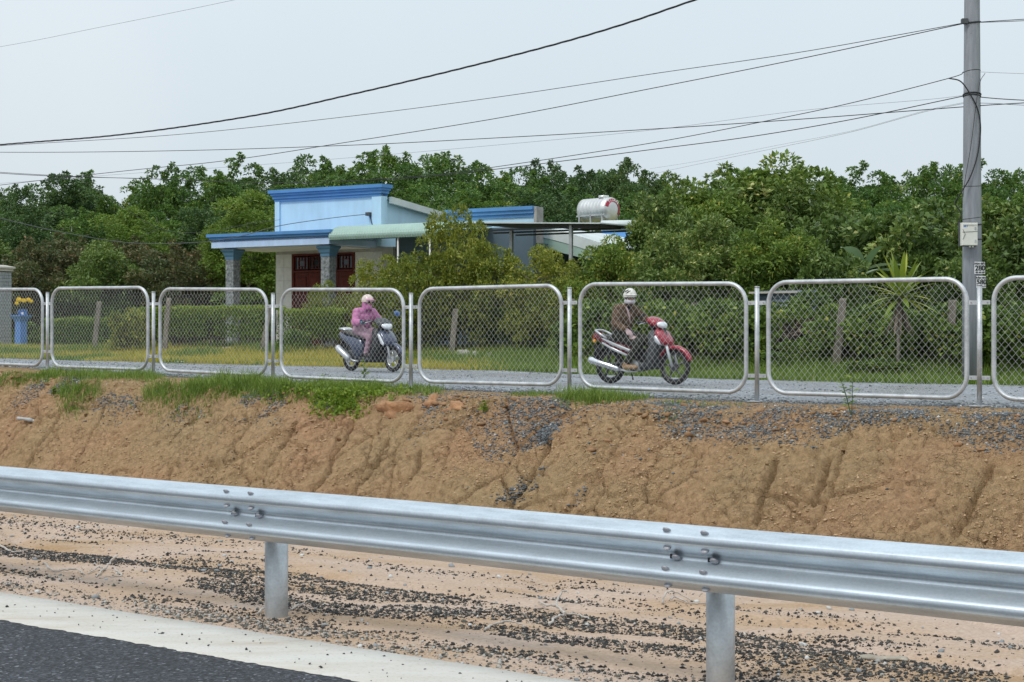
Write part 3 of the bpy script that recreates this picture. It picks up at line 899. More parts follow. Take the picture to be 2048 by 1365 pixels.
# black asphalt crumbs washed into streaks on the shoulder
n = 360000
s = rng.uniform(-17, -2.5, n); t = rng.uniform(6.5, 10.6, n)
warp = 0.5 * (fbm(s * 0.5, t * 0.5, 3, 211) - 0.5)
st_ = fbm((s + t * 0.55) * 0.55, (t - 0.10 * s + warp) * 3.2, 4, 212)
big = fbm(s * 0.35, t * 0.8, 3, 213)
band = np.exp(-((t - 8.0) / 1.05) ** 2) + 0.55 * np.exp(-((t - 6.75) / 0.22) ** 2)
dens = sstep(0.455, 0.60, st_ + 0.16 * (big - 0.5)) * np.clip(band * 1.15, 0, 1) * 0.62 + 0.030 * band + 0.16 * np.exp(-((t - 6.75) / 0.2) ** 2)
k = rng.random(n) < dens
s, t = s[k], t[k]
z = shoulder_z(s, t)
pos = np.stack([CA * s + SA * t, -SA * s + CA * t, z], -1)
sz = 0.0032 + 0.0125 * rng.random(len(s)) ** 3.4
ti = np.clip(rng.normal(0.36, 0.27, len(s)), 0, 0.9); ti[rng.random(len(s)) < 0.015] = 1.0
edge = t < 6.95
ti = np.where(edge, np.clip(ti + 0.35, 0, 0.95), ti)
scatter('asphalt_crumbs', pos, sz, M_CRUMB, ti, 0.75, 0.4)
# a few crumbs lying on the white strip and pebbles on the sand
n = 260
s = rng.uniform(-16, -3, n); t = 5.97 + 0.56 * rng.random(n) ** 0.6
scatter('strip_crumbs', np.stack([CA * s + SA * t, -SA * s + CA * t, 0.0 * s + 0.008], -1), 0.004 + 0.008 * rng.random(n) ** 2, M_CRUMB, 0.5 * rng.random(n), 0.7)
n = 420
s = rng.uniform(-16, -3, n); t = rng.uniform(6.65, 10.4, n)
scatter('pale_pebbles', np.stack([CA * s + SA * t, -SA * s + CA * t, shoulder_z(s, t)], -1), 0.006 + 0.018 * rng.random(n) ** 2.5, M_STONE, np.clip(rng.normal(0.85, 0.15, n), 0.4, 1), 0.7, 0.25, 'ico')

# ---- grass
def blades(name, pos, h, w, mat, tint, lean=0.45):
    n = len(pos)
    a = rng.random(n) * 2 * np.pi; b = a + rng.normal(0, 0.5, n) + np.pi / 2
    side = np.stack([np.cos(b), np.sin(b), 0 * a], -1) * (w / 2)[:, None]
    ld = np.stack([np.cos(a), np.sin(a), 0 * a], -1)
    l1 = lean * (0.3 + rng.random(n)) * h
    mid = pos + ld * (l1 * 0.35)[:, None]; mid[:, 2] += h * 0.6
    tip = pos + ld * l1[:, None]; tip[:, 2] += h
    V = np.stack([pos - side, pos + side, mid + side * 0.7, mid - side * 0.7, tip], 1)
    k = (np.arange(n) * 5)[:, None]
    T3 = np.concatenate([k + np.array([[0, 1, 2]]), k + np.array([[0, 2, 3]]), k + np.array([[3, 2, 4]])], 0)
    o = np_mesh(name, V.reshape(-1, 3), T3, mat, None, np.tile(tint, 3))
    return tag(o, kind='stuff')
M_GRASS = leafmat('fresh grass', [(0.0, (0.09, 0.15, 0.025)), (0.5, (0.19, 0.29, 0.045)), (0.85, (0.31, 0.37, 0.075)), (1.0, (0.44, 0.38, 0.14))], 0.55, 0.3)
M_GRASSY = leafmat('yellowing grass', [(0.0, (0.19, 0.24, 0.035)), (0.35, (0.38, 0.36, 0.06)), (0.75, (0.58, 0.47, 0.07)), (1.0, (0.64, 0.52, 0.17))], 0.6, 0.3)
# tufts along the crest
tufts = []
def tuft_px(x0, x1, y, m, spread, hmax):
    for _ in range(m):
        x = rng.uniform(x0, x1)
        ss, tt = bank_hit(x, y + rng.normal(0, spread))
        tufts.append((ss, tt, hmax * (0.6 + 0.6 * rng.random())))
tuft_px(0, 110, 760, 60, 5, 0.12); tuft_px(80, 320, 752, 150, 5, 0.15); tuft_px(120, 200, 785, 55, 7, 0.16); tuft_px(135, 165, 812, 22, 8, 0.14)
tuft_px(290, 400, 787, 70, 9, 0.17); tuft_px(380, 560, 772, 120, 7, 0.17); tuft_px(430, 520, 765, 40, 5, 0.24); tuft_px(400, 640, 780, 150, 8, 0.12); tuft_px(520, 760, 772, 170, 5, 0.15)
tuft_px(640, 850, 780, 100, 8, 0.11); tuft_px(815, 880, 782, 26, 4, 0.12); tuft_px(1010, 1110, 785, 26, 3, 0.07); tuft_px(1130, 1230, 797, 90, 5, 0.17); tuft_px(1200, 1290, 793, 40, 3, 0.10)
tuft_px(1330, 1480, 806, 16, 3, 0.06); tuft_px(300, 420, 815, 24, 12, 0.10); tuft_px(1340, 1360, 835, 3, 3, 0.08)
B = []; Hh = []
for (ss, tt, h) in tufts:
    m = int(rng.integers(10, 26))
    pp = np.stack([ss + rng.normal(0, 0.085, m), tt + rng.normal(0, 0.075, m)], -1)
    B.append(pp); Hh.append(h * (0.45 + 0.75 * rng.random(m)))
B = np.concatenate(B); Hh = np.concatenate(Hh)
pos = bank_pt(B[:, 0], np.clip(B[:, 1], 15.8, 19.4)); pos[:, 2] -= 0.01
blades('crest_grass', pos, Hh, 0.006 + 0.006 * rng.random(len(Hh)), M_GRASS, np.clip(rng.normal(0.42, 0.2, len(Hh)), 0, 1), 0.7)
# verge beyond the gravel road: yellowing to the left, green to the right
n = 230000
s = rng.uniform(-52, -2, n); t = 26.0 + 6.5 * rng.random(n) ** 1.3
xs = 1024 + F * (CA * s + SA * t) / (-SA * s + CA * t)
ok = (xs > -60) & (xs < 2110) & (t > 26.15 + 0.5 * (fbm(s * 0.9, 0 * s, 3, 221) - 0.35))
s, t, xs = s[ok], t[ok], xs[ok]
pos = np.stack([CA * s + SA * t, -SA * s + CA * t, H0(s, t) - 0.01], -1)
yel = (1 - sstep(880, 1050, xs + 260 * (fbm(s * 0.4, t * 0.4, 3, 222) - 0.5))) * sstep(0.30, 0.48, fbm(s * 0.5 + 9, t * 0.7, 3, 223))
h = (0.05 + 0.13 * rng.random(len(s))) * (0.6 + 0.9 * fbm(s * 0.8, t * 0.8, 3, 224)) * (1 + 0.8 * sstep(27.2, 28.6, t) * (1 - yel))
w = 0.010 + 0.008 * rng.random(len(s))
isy = rng.random(len(s)) < yel
blades('yellow_verge_grass', pos[isy], h[isy], w[isy], M_GRASSY, np.clip(rng.normal(0.5, 0.22, isy.sum()), 0, 1), 0.6)
blades('green_verge_grass', pos[~isy], h[~isy], w[~isy], M_GRASS, np.clip(rng.normal(0.4, 0.2, (~isy).sum()), 0, 1), 0.6)
# ================================================================ BLUE HOUSE
TH = R(33.0)
HO = P(655, HOR, 48.0); HO.z = 1.26
hc, hs = math.cos(TH), math.sin(TH)
house = empty('house', HO, -TH, 'single-storey light blue house with dark blue cornices, tiled porch and red-brown doors', 'house')

def HP(x, y, b):
    """(a, z) in the house frame where the sight line meets the plane at depth b"""
    d = Vector(((x - 1024) / F, 1, 0)); nh = Vector((hs, hc, 0)); dh = Vector((hc, -hs, 0))
    o = Vector((HO.x, HO.y, 0))
    Y = (b + o.dot(nh)) / d.dot(nh)
    p = d * Y
    return (p - o).dot(dh), EYE - (y - HOR) / F * Y - HO.z
def HA(x, y, a):
    """(b, z) where the sight line meets the plane at a"""
    d = Vector(((x - 1024) / F, 1, 0)); nh = Vector((hs, hc, 0)); dh = Vector((hc, -hs, 0))
    o = Vector((HO.x, HO.y, 0))
    Y = (a + o.dot(dh)) / d.dot(dh)
    return (d * Y - o).dot(nh), EYE - (y - HOR) / F * Y - HO.z

M_LB = pbr('light blue paint', (0.46, 0.66, 0.80), 0.8, 0, 0.09, 1.2, 0.05, 30, stretch=(2.2, 2.2, 0.5))
M_LB2 = pbr('pale violet-blue paint', (0.45, 0.58, 0.80), 0.8, 0, 0.10, 1.4, 0.05, 30, stretch=(2.5, 2.5, 0.6))
M_DB = pbr('strong blue paint', (0.085, 0.24, 0.50), 0.7, 0, 0.12, 2.0)
M_TEAL = pbr('grey-teal paint', (0.075, 0.165, 0.25), 0.75, 0, 0.1, 2.0)
M_SOFF = pbr('off-white soffit', (0.62, 0.60, 0.56), 0.85, 0, 0.08, 2.0)
M_TILE = pbr('cream wall tile', (0.58, 0.56, 0.51), 0.35, 0, 0.12, 9.0, 0.15, 30)
M_GROUT = pbr('grout', (0.42, 0.40, 0.36), 0.9)
M_STN = pbr('mottled dark stone tile', (0.34, 0.36, 0.36), 0.45, 0, 0.7, 14.0, 0.2, 60, col2=(0.035, 0.04, 0.045))
M_WOOD = pbr('red-brown varnished wood', (0.095, 0.016, 0.010), 0.55, 0, 0.35, 4.0, 0, 30, spec=0.2, stretch=(3, 3, 0.6))
M_DKGL = pbr('dark glass', (0.015, 0.02, 0.022), 0.15)
M_GREENSH = pbr('pale green sheet metal', (0.33, 0.46, 0.40), 0.45, 0.1, 0.12, 1.5)
M_WHITESH = pbr('weathered white sheet', (0.56, 0.61, 0.60), 0.5, 0, 0.16, 1.2)
M_CONC = pbr('grey concrete', (0.33, 0.32, 0.30), 0.9, 0, 0.25, 5, 0.2, 40)
M_STEEL = pbr('grey steel tube', (0.45, 0.46, 0.46), 0.5, 0.4, 0.2, 6)
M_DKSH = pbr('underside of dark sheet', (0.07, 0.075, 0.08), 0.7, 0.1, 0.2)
M_SHADEW = pbr('shade-darkened blue-grey render', (0.085, 0.125, 0.16), 0.85, 0, 0.12, 1.5)  # blue-grey with the shade under the awning put into the colour

aL, _ = HP(412, 475, 0); _, zs = HP(655, 488, 0); _, zt = HP(655, 459, 0)
DB = 2.3
# porch roof
pr = MB().box(aL + 0.12, -0.02, 0.10, DB, zs, zt - 0.17).build('porch_roof', M_LB2, house)
cn = MB()
for k, (o_, z0, z1) in enumerate(((0.02, zt - 0.24, zt - 0.165), (-0.03, zt - 0.166, zt - 0.09), (-0.09, zt - 0.091, zt))):
    cn.box(aL + 0.12 + o_ - 0.02, -0.02 - o_ + 0.02 , 0.10 + o_ - 0.02, DB - 0.01, z0, z1)
cn.build('cornice', M_DB, pr)
MB().box(aL + 0.35, -0.25, 0.33, DB - 0.01, zs - 0.035, zs - 0.001).build('soffit', M_SOFF, house)
for xc in (466, 657):
    ac, _ = HP(xc, 500, 0.42)
    col = MB().box(ac - 0.14, ac + 0.14, 0.28, 0.56, -0.3, zs - 0.33).build('column', M_STN, house)
    nk = 8; hh = (zs - 0.34 + 0.02) / nk
    for k in range(nk):
        MB().box(ac - 0.152, ac + 0.152, 0.268, 0.572, 0.0 + k * hh, (k + 1) * hh - 0.010).build('stone_tile', M_STN, col)
    cap = MB()
    cap.loft([[(ac - r_, 0.42 - r_, z), (ac + r_, 0.42 - r_, z), (ac + r_, 0.42 + r_, z), (ac - r_, 0.42 + r_, z)] for r_, z in ((0.165, zs - 0.34), (0.165, zs - 0.26), (0.19, zs - 0.22), (0.21, zs - 0.14), (0.25, zs - 0.09), (0.25, zs - 0.034))], True, False)
    cap.build('capital', M_TEAL, col)
# plinth and steps
aR0, _ = HP(765, 480, DB)
MB().box(aL + 0.1, aR0 + 2.0, 0.05, DB + 0.2, -0.6, 0.10).build('plinth', M_SOFF, house)
MB().box(aL + 1.2, 0.6, -0.30, 0.05, -0.6, -0.02).build('step', M_SOFF, house)
# front wall
a0, _ = HP(552, 500, DB); a1, _ = HP(764, 500, DB)
d0, zd = HP(586, 509, DB); d1, _ = HP(709, 509, DB)
w = MB(); w.box(a0 + 0.01, d0, DB, DB + 0.2, 0.1, zs); w.box(d1, a1 + 0.4, DB, DB + 0.2, 0.1, zs); w.box(d0, d1, DB, DB + 0.2, zd, zs)
wall = w.build('front_wall', M_GROUT, house)
tw, tth = 0.30, 0.42
def tiles(x0, x1, z0, z1):
    nx = max(1, round((x1 - x0) / tw)); dx = (x1 - x0) / nx
    nz = max(1, round((z1 - z0) / tth)); dz = (z1 - z0) / nz
    for i in range(nx):
        for j in range(nz):
            MB().box(x0 + i * dx + 0.004, x0 + (i + 1) * dx - 0.004, DB - 0.012 - 0.002 * random.random(), DB - 0.001, z0 + j * dz + 0.004, z0 + (j + 1) * dz - 0.004).build('wall_tile', M_TILE, wall)
tiles(a0, d0 - 0.03, 0.1, zs - 0.12); tiles(d1 + 0.03, a1, 0.1, zs - 0.12)
# door: frame, four leaves with raised panels, lattice fanlights
door = MB()
door.box(d0 - 0.03, d0 + 0.05, DB - 0.03, DB + 0.1, 0.1, zd); door.box(d1 - 0.05, d1 + 0.03, DB - 0.03, DB + 0.1, 0.1, zd)
door.box(d0 + 0.05, d1 - 0.05, DB - 0.03, DB + 0.1, zd - 0.06, zd)
zl = zd - 0.50
door.box(d0 + 0.05, d1 - 0.05, DB - 0.028, DB + 0.1, zl - 0.06, zl)
dr = door.build('door', M_WOOD, house)
dw = (d1 - d0 - 0.1) / 4
for k in range(4):
    x0 = d0 + 0.05 + k * dw
    lf = MB().box(x0 + 0.006, x0 + dw - 0.006, DB + 0.005, DB + 0.05, 0.12, zl - 0.065).build('door_leaf', M_WOOD, dr)
    n_ = 0
    for (z0, z1) in ((0.25, 0.85), (0.98, 1.25), (1.38, zl - 0.2)):
        MB().loft([[(x0 + e, y, z0 + e - 0.09), (x0 + dw - e, y, z0 + e - 0.09), (x0 + dw - e, y, z1 - e + 0.09), (x0 + e, y, z1 - e + 0.09)] for e, y in ((0.09, DB + 0.006), (0.10, DB - 0.012), (0.15, DB - 0.018))], True, False).build('door_panel', M_WOOD, lf)
    g = MB().box(x0 + 0.03, x0 + dw - 0.03, DB + 0.03, DB + 0.04, zl + 0.03, zd - 0.09).build('fanlight_pane', M_DKGL, dr)
    lat = MB(); zc = (zl + zd - 0.06) / 2; hw = dw / 2; xm = x0 + hw; hhz = (zd - 0.09 - zl - 0.03) / 2
    for (e, q) in ((0.0, 0.02), (0.10, 0.02)):
        xo, zo = hw - 0.03 - e * 1.2, hhz - e * 0.9
        lat.box(xm - xo, xm + xo, DB, DB + 0.03, zc + zo - q, zc + zo); lat.box(xm - xo, xm + xo, DB, DB + 0.03, zc - zo, zc - zo + q)
        lat.box(xm - xo, xm - xo + q, DB + 0.001, DB + 0.029, zc - zo + q, zc + zo - q); lat.box(xm + xo - q, xm + xo, DB + 0.001, DB + 0.029, zc - zo + q, zc + zo - q)
    for sx in (-1, 0, 1):
        for sz in (-1, 1):
            lat.box(xm + sx * hw * 0.4 - 0.01, xm + sx * hw * 0.4 + 0.01, DB + 0.002, DB + 0.028, zc + sz * (hhz - 0.05) - 0.05, zc + sz * (hhz - 0.05) + 0.05)
    lat.build('lattice', M_WOOD, g)
# fluorescent tube fixture over the door
x0, z0 = HP(622, 505, DB - 0.02); x1, _ = HP(648, 505, DB - 0.02)
MB().box(x0, x1, DB - 0.09, DB - 0.02, zd + 0.10, zd + 0.15).build('light_fitting', M_SOFF, house)
# big parapet
pa0, pz0 = HP(553, 463, DB); pa1, _ = HP(763, 455, DB); _, pzt = HP(766, 369, DB)
par = MB().box(pa0, pa1, DB + 0.001, DB + 0.22, zs + 0.02, pzt - 0.22).build('parapet', M_LB, house)
for x0, x1 in ((pa0 - 0.02, pa0 + 0.16), (pa1 - 0.32, pa1 + 0.03)):
    MB().box(x0, x1, DB - 0.055, DB + 0.24, zt - 0.05, pzt - 0.23).build('pilaster', M_LB, par)
cn = MB()
for o_, z0, z1 in ((0.03, pzt - 0.34, pzt - 0.26), (0.07, pzt - 0.261, pzt - 0.17), (0.12, pzt - 0.171, pzt - 0.10), (0.17, pzt - 0.101, pzt)):
    cn.box(pa0 - o_, pa1 + o_, DB - 0.04 - o_, DB + 0.24 + o_ * 0.5, z0, z1)
cn.build('cornice', M_DB, par)
# right flank with the roof falling away behind the parapet
b_e, z_e = HA(905, 440, pa1)
_, z_s = HA(766, 399, pa1)
z_s = HA(768, 399, pa1)[1]
bk = DB + 8.0
sl = (z_e - z_s) / (b_e - DB)
def roofz(b): return z_s + sl * (b - DB - 0.1)
fl = MB(); ring = lambda x: [(x, DB + 0.22, 0.1), (x, bk, 0.1), (x, bk, roofz(bk)), (x, DB + 0.22, roofz(DB + 0.22))]
fl.loft([ring(pa1 - 0.2), ring(pa1 - 0.01)], True, False)
fl.build('side_wall', M_LB, house)
MB().loft([ring(pa0 + 0.01), ring(pa0 + 0.2)], True, False).build('side_wall', M_LB, house)
MB().box(pa0 + 0.2, pa1 - 0.2, bk - 0.2, bk, 0.1, roofz(bk) - 0.02).build('rear_wall', M_LB, house)
rf = MB()
nr = 40; wv = []
for i in range(nr + 1):
    a = pa0 - 0.1 + (pa1 + 0.28 - pa0) * i / nr; e = 0.022 * (1 if i % 2 else -1)
    wv.append((a, e))
for (i, (a, e)), (a2, e2) in zip(enumerate(wv), wv[1:]):
    rf.add([(a, DB + 0.24, roofz(DB + .24) + 0.05 + e), (a2, DB + 0.24, roofz(DB + .24) + 0.05 + e2), (a2, bk + 0.3, roofz(bk + .3) + 0.05 + e2), (a, bk + 0.3, roofz(bk + .3) + 0.05 + e)], [(0, 1, 2, 3)])
rf.build('metal_roof', M_WHITESH, house, None, False)
MB().loft([[(pa1 + 0.10, b, roofz(b) - 0.10), (pa1 + 0.20, b, roofz(b) - 0.10), (pa1 + 0.20, b, roofz(b) + 0.09), (pa1 + 0.10, b, roofz(b) + 0.09)] for b in (DB + 0.24, bk + 0.3)], True, False).build('roof_edge_trim', M_WHITESH, house)
# room front right of the porch, raised and coloured dark for the awning's shade
aW, _ = HP(1062, 480, DB)
_, zhi0 = HP(657, 462, 0.6)
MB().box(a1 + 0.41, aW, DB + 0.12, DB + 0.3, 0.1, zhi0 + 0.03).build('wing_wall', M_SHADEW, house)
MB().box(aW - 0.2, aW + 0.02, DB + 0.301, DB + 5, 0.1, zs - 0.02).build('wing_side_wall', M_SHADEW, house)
# barrel-curved green awning
aw0 = 0.02; aw1, _ = HP(893, 450, 0.2)
_, zlo = HP(657, 481, 0.05); _, zhi = HP(657, 462, 0.6)
aw = MB(); seg = 14; rows = 88
vs_ = []; fs_ = []
for i in range(rows + 1):
    a = aw0 + (aw1 - aw0) * i / rows; rib = 0.024 * (1 if i % 2 else 0)
    for k in range(seg + 1):
        an = R(-18) + R(112) * k / seg
        b = 0.62 - 0.60 * math.cos(an); z = zlo + 0.10 + (zhi - zlo - 0.02) * math.sin(an)
        vs_.append((a, b - rib * math.cos(an), z + rib * math.sin(an) + 0.012 * (k % 2)))
for i in range(rows):
    for k in range(seg):
        q = i * (seg + 1) + k
        fs_.append((q, q + 1, q + seg + 2, q + seg + 1))
aw.add(vs_, fs_, False)
aw.box(aw0, aw1, 0.62, DB + 0.1, zhi + 0.05, zhi + 0.07)
awo = aw.build('curved_awning', M_GREENSH, house, None, False)
for xp in (796, 860):
    ap, _ = HP(xp, 500, 0.12)
    MB().tube([(ap, 0.12, -0.2), (ap, 0.12, zlo + 0.08)], 0.026, 10).build('awning_post', M_SOFF, awo)
MB().box(aw0, aw1, 0.5, 0.56, zlo + 0.02, zlo + 0.08).build('awning_rail', M_TEAL, awo)
# second, lower parapet to the right
qa0, _ = HP(880, 440, DB); qa1, _ = HP(1058, 440, DB); _, qzt = HP(1060, 411, DB)
p2 = MB().box(qa0, qa1, DB + 0.31, DB + 0.5, zs - 0.02, qzt - 0.2).build('rear_parapet', M_LB, house)
cn = MB()
for o_, z0, z1 in ((0.03, qzt - 0.30, qzt - 0.2), (0.08, qzt - 0.201, qzt - 0.1), (0.13, qzt - 0.101, qzt)):
    cn.box(qa0, qa1, DB + 0.30 - o_, DB + 0.52, z0, z1)
cn.build('cornice', M_DB, p2)
MB().box(qa1 + 0.001, qa1 + 0.09, DB + 0.25, DB + 0.60, zs - 0.02, qzt - 0.02).build('bare_end_wall', M_CONC, p2)
# bracket with service wires on the parapet
bx, bz = HP(741, 429, DB)
MB().box(bx - 0.07, bx + 0.07, DB - 0.16, DB - 0.001, bz - 0.05, bz + 0.05).tube([(bx + 0.03, DB - 0.06, bz - 0.05), (bx + 0.12, DB - 0.05, bz - 0.35), (bx + 0.2, DB - 0.03, bz - 0.5)], 0.02, 6).build('wire_bracket', M_DKSH, par)

# ---------------------------------------------------------------- flat sheet canopy beside the house
cb0, cb1 = -1.0, 1.6
ca0, cz0 = HP(925, 447, cb0); ca1, cz1 = HP(1200, 448, cb0)
can = empty('sheet_canopy', house.matrix_world @ Vector((0, 0, 0)), 0, 'thin flat sheet-metal canopy on steel posts right of the blue house', 'canopy')
can.location = HO; can.rotation_euler = (0, 0, -TH)
MB().loft([[(a, b, cz0 + (cz1 - cz0) * (a - ca0) / (ca1 - ca0) + 0.008 * (b - cb0)) for a, b in ((ca0, cb0), (ca1, cb0), (ca1 + 0.2, cb1), (ca0, cb1))], [(a, b, cz0 + 0.03 + (cz1 - cz0) * (a - ca0) / (ca1 - ca0) + 0.008 * (b - cb0)) for a, b in ((ca0, cb0), (ca1, cb0), (ca1 + 0.2, cb1), (ca0, cb1))]], True, False).build('roof_sheet', M_WHITESH, can)
MB().loft([[(a, b, cz0 - 0.012 - d_ + (cz1 - cz0) * (a - ca0) / (ca1 - ca0) + 0.008 * (b - cb0)) for a, b in ((ca0 + 0.02, cb0 + 0.04), (ca1 - 0.02, cb0 + 0.04), (ca1 + 0.17, cb1 - 0.02), (ca0 + 0.02, cb1 - 0.02))] for d_ in (0.004, 0.0)], True, False).build('shaded_underside', M_DKSH, can)  # added dark sheet whose colour supplies the shade beneath the roof sheet
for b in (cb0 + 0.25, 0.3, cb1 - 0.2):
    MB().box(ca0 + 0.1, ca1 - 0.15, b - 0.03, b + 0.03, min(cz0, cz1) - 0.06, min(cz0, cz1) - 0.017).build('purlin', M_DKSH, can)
for xp, bb in ((1023, 0.3), (1142, cb0 + 0.25)):
    ap, _ = HP(xp, 500, bb)
    MB().box(ap - 0.04, ap + 0.04, bb - 0.04, bb + 0.04, -0.3, cz0 - 0.09).build('post', M_STEEL, can)

# ---------------------------------------------------------------- low outbuilding with pale sheet roof
ob = 3.2
oa0, ozt = HP(1064, 452, ob); oa1, ozr = HP(1215, 493, ob)
shed = empty('outbuilding', HO, -TH, 'low outbuilding with a pale green-white sheet roof falling to the right, beneath the water tank', 'outbuilding')
_, zf0 = HP(1064, 478, ob)
def shz(a): return ozt + (ozr - ozt) * ((a - oa0) / (oa1 - oa0)) ** 1.25
rv = []
for i in range(13):
    a = oa0 + (oa1 - oa0) * i / 12; rv.append(a)
rf = MB()
rf.loft([[(a, ob, shz(a)), (a, ob + 4, shz(a) - 0.05), (a, ob + 4, shz(a) - 0.02), (a, ob, shz(a) + 0.03)] for a in rv], True, False)
rf.build('roof_sheet', M_WHITESH, shed)
MB().loft([[(a, ob - 0.05, shz(a) - 0.28), (a, ob - 0.05, shz(a) - 0.004), (a, ob - 0.01, shz(a) - 0.004), (a, ob - 0.01, shz(a) - 0.28)] for a in rv], True, False).build('upper_fascia', M_WHITESH, shed)
MB().loft([[(a, ob - 0.03, shz(a) - 0.62 + 0.10 * i / 12), (a, ob - 0.03, shz(a) - 0.283), (a, ob + 0.01, shz(a) - 0.283), (a, ob + 0.01, shz(a) - 0.62 + 0.10 * i / 12)] for i, a in enumerate(rv)], True, False).build('lower_fascia', M_GREENSH, shed)
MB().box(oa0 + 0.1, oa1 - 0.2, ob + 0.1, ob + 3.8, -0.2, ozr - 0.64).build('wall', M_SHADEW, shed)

# ---------------------------------------------------------------- water tank on its stand, solar heater beside it
M_INOX = pbr('stainless steel', (0.62, 0.62, 0.61), 0.38, 0.75, 0.12, 3.0)
M_REDP = pbr('red print', (0.42, 0.02, 0.05), 0.5)
M_WHITEP = pbr('white print', (0.80, 0.80, 0.80), 0.5)
M_RUSTT = pbr('tarnished belly', (0.34, 0.27, 0.18), 0.4, 0.6, 0.4, 4.0)
TY = 55.0
tc_ = P(1196, 421, TY); trad = 24 / F * TY
tl = 1.15
tank = empty('water_tank', (tc_.x, tc_.y, tc_.z - trad), -R(46), 'horizontal stainless steel water tank with a red label on its end, on a tube stand', 'water tank')
mb = MB()
def ringx(x, r): return [(x, r * math.cos(2 * math.pi * k / 28), trad + r * math.sin(2 * math.pi * k / 28)) for k in range(28)]
mb.loft([ringx(-tl / 2 - 0.10, trad * 0.45), ringx(-tl / 2 - 0.07, trad * 0.75), ringx(-tl / 2 - 0.03, trad * 0.93), ringx(-tl / 2, trad)] + [q for k in range(1, 8) for q in (ringx(-tl / 2 + tl * k / 8 - 0.012, trad), ringx(-tl / 2 + tl * k / 8, trad * 1.012), ringx(-tl / 2 + tl * k / 8 + 0.012, trad))] + [ringx(tl / 2, trad), ringx(tl / 2 + 0.03, trad * 0.93), ringx(tl / 2 + 0.07, trad * 0.75), ringx(tl / 2 + 0.10, trad * 0.45)])
mb.build('shell', M_INOX, tank)
MB().tube([(0.25, 0, 2 * trad - 0.02), (0.25, 0, 2 * trad + 0.07)], 0.17, 20).build('lid', M_INOX, tank)
MB().cyl((-0.3, -0.05, 0.02), (-0.3, -0.05, -0.12), 0.03, 0.03, 10).build('outlet_pipe', M_STEEL, tank)
ar = MB(); vs_ = []; fs_ = []
for k in range(17):
    an = R(215) - R(200) * k / 16
    # an arc label on the domed end that faces the road
    for r_ in (trad * 0.62, trad * 0.90):
        xo = tl / 2 + float(np.interp(r_ / trad, [0, 0.45, 0.75, 0.93, 1.0], [0.10, 0.10, 0.07, 0.03, 0.0])) + 0.008
        vs_.append((xo + 0.004, -r_ * math.cos(an), trad + r_ * math.sin(an)))
for k in range(16): fs_.append((2 * k, 2 * k + 1, 2 * k + 3, 2 * k + 2))
lab = ar.add(vs_, fs_).build('red_label', M_REDP, tank)
def text_mesh(body, size, mat, name, parent, M, bold=0.0, align='CENTER'):
    cu = bpy.data.curves.new(name, 'FONT'); cu.body = body; cu.size = size; cu.align_x = align; cu.align_y = 'CENTER'; cu.extrude = 0.0008; cu.offset = bold
    to = bpy.data.objects.new('tmp', cu); COL.objects.link(to)
    dg = bpy.context.evaluated_depsgraph_get()
    me = bpy.data.meshes.new_from_object(to.evaluated_get(dg)); me.name = name
    bpy.data.objects.remove(to)
    me.materials.clear(); me.materials.append(mat)
    me.transform(M)
    return link(bpy.data.objects.new(name, me), parent)
MT = Matrix(((0, 0, 1, 0), (1, 0, 0, 0), (0, 1, 0, 0), (0, 0, 0, 1)))    # text x -> y, text y -> z, faces +x
for k, ch in enumerate('TOAN'):
    an = R(128 - 26 * k)
    r_ = trad * 0.76
    xo = tl / 2 + 0.085
    text_mesh(ch, 0.17, M_WHITEP, 'lettering', lab, Matrix.Translation((xo, r_ * math.cos(an) * 1.0, trad + r_ * math.sin(an))) @ MT @ Matrix.Rotation(an - R(90), 4, 'Z'), 0.004)
gzt = 1.26
stand = empty('tank_stand', (tc_.x, tc_.y, gzt), -R(46), 'light steel tube stand carrying the stainless water tank', 'stand')
sz_ = tc_.z - trad - gzt
st = MB()
for x in (-0.5, 0.0, 0.5):
    for y in (-0.34, 0.34):
        o = MB().box(x - 0.025, x + 0.025, y - 0.025, y + 0.025, -0.3 if x else sz_ - 0.35, sz_ + 0.24).build('leg', M_STEEL, stand)
for z in (sz_ + 0.20, sz_ - 0.06, sz_ - 0.34):
    MB().box(-0.62, 0.62, -0.365, -0.341 + 0.0, z - 0.022, z + 0.022).build('rail', M_STEEL, stand)
    MB().box(-0.62, 0.62, 0.341, 0.365, z - 0.022, z + 0.022).build('rail', M_STEEL, stand)
for x in (-0.5, 0.5):
    MB().tube([(x, -0.33, sz_ - 0.34), (x, 0.33, sz_ - 0.9)], 0.018, 6).build('brace', M_STEEL, stand)
    MB().box(x - 0.02, x + 0.02, -0.34, 0.34, sz_ - 0.05, sz_ - 0.008).build('cradle', M_STEEL, stand)
sp = P(1236, 451, TY - 0.8)
sol = empty('solar_water_heater', (sp.x, sp.y, gzt), -R(12), 'white cylinder solar water heater with a blue collector, right of the steel tank', 'water heater')
zz = sp.z - gzt
MB().tube([(-0.55, 0, zz), (-0.53, 0, zz), (0.55, 0, zz), (0.57, 0, zz)], [0.12, 0.16, 0.16, 0.12], 18).build('cylinder', M_WHITESH, sol)
MB().box(-0.5, 0.5, -0.9, -0.1, -0.03, 0.03, Matrix.Translation((0, 0, zz - 0.15)) @ Matrix.Rotation(R(28), 4, 'X')).build('collector', M_DB, sol)
for x in (-0.45, 0.45):
    for y in (-0.75, 0.1):
        MB().tube([(x, y, -0.3), (x, y, zz - (0.5 if y < 0 else 0.1))], 0.02, 6).build('leg', M_STEEL, sol)
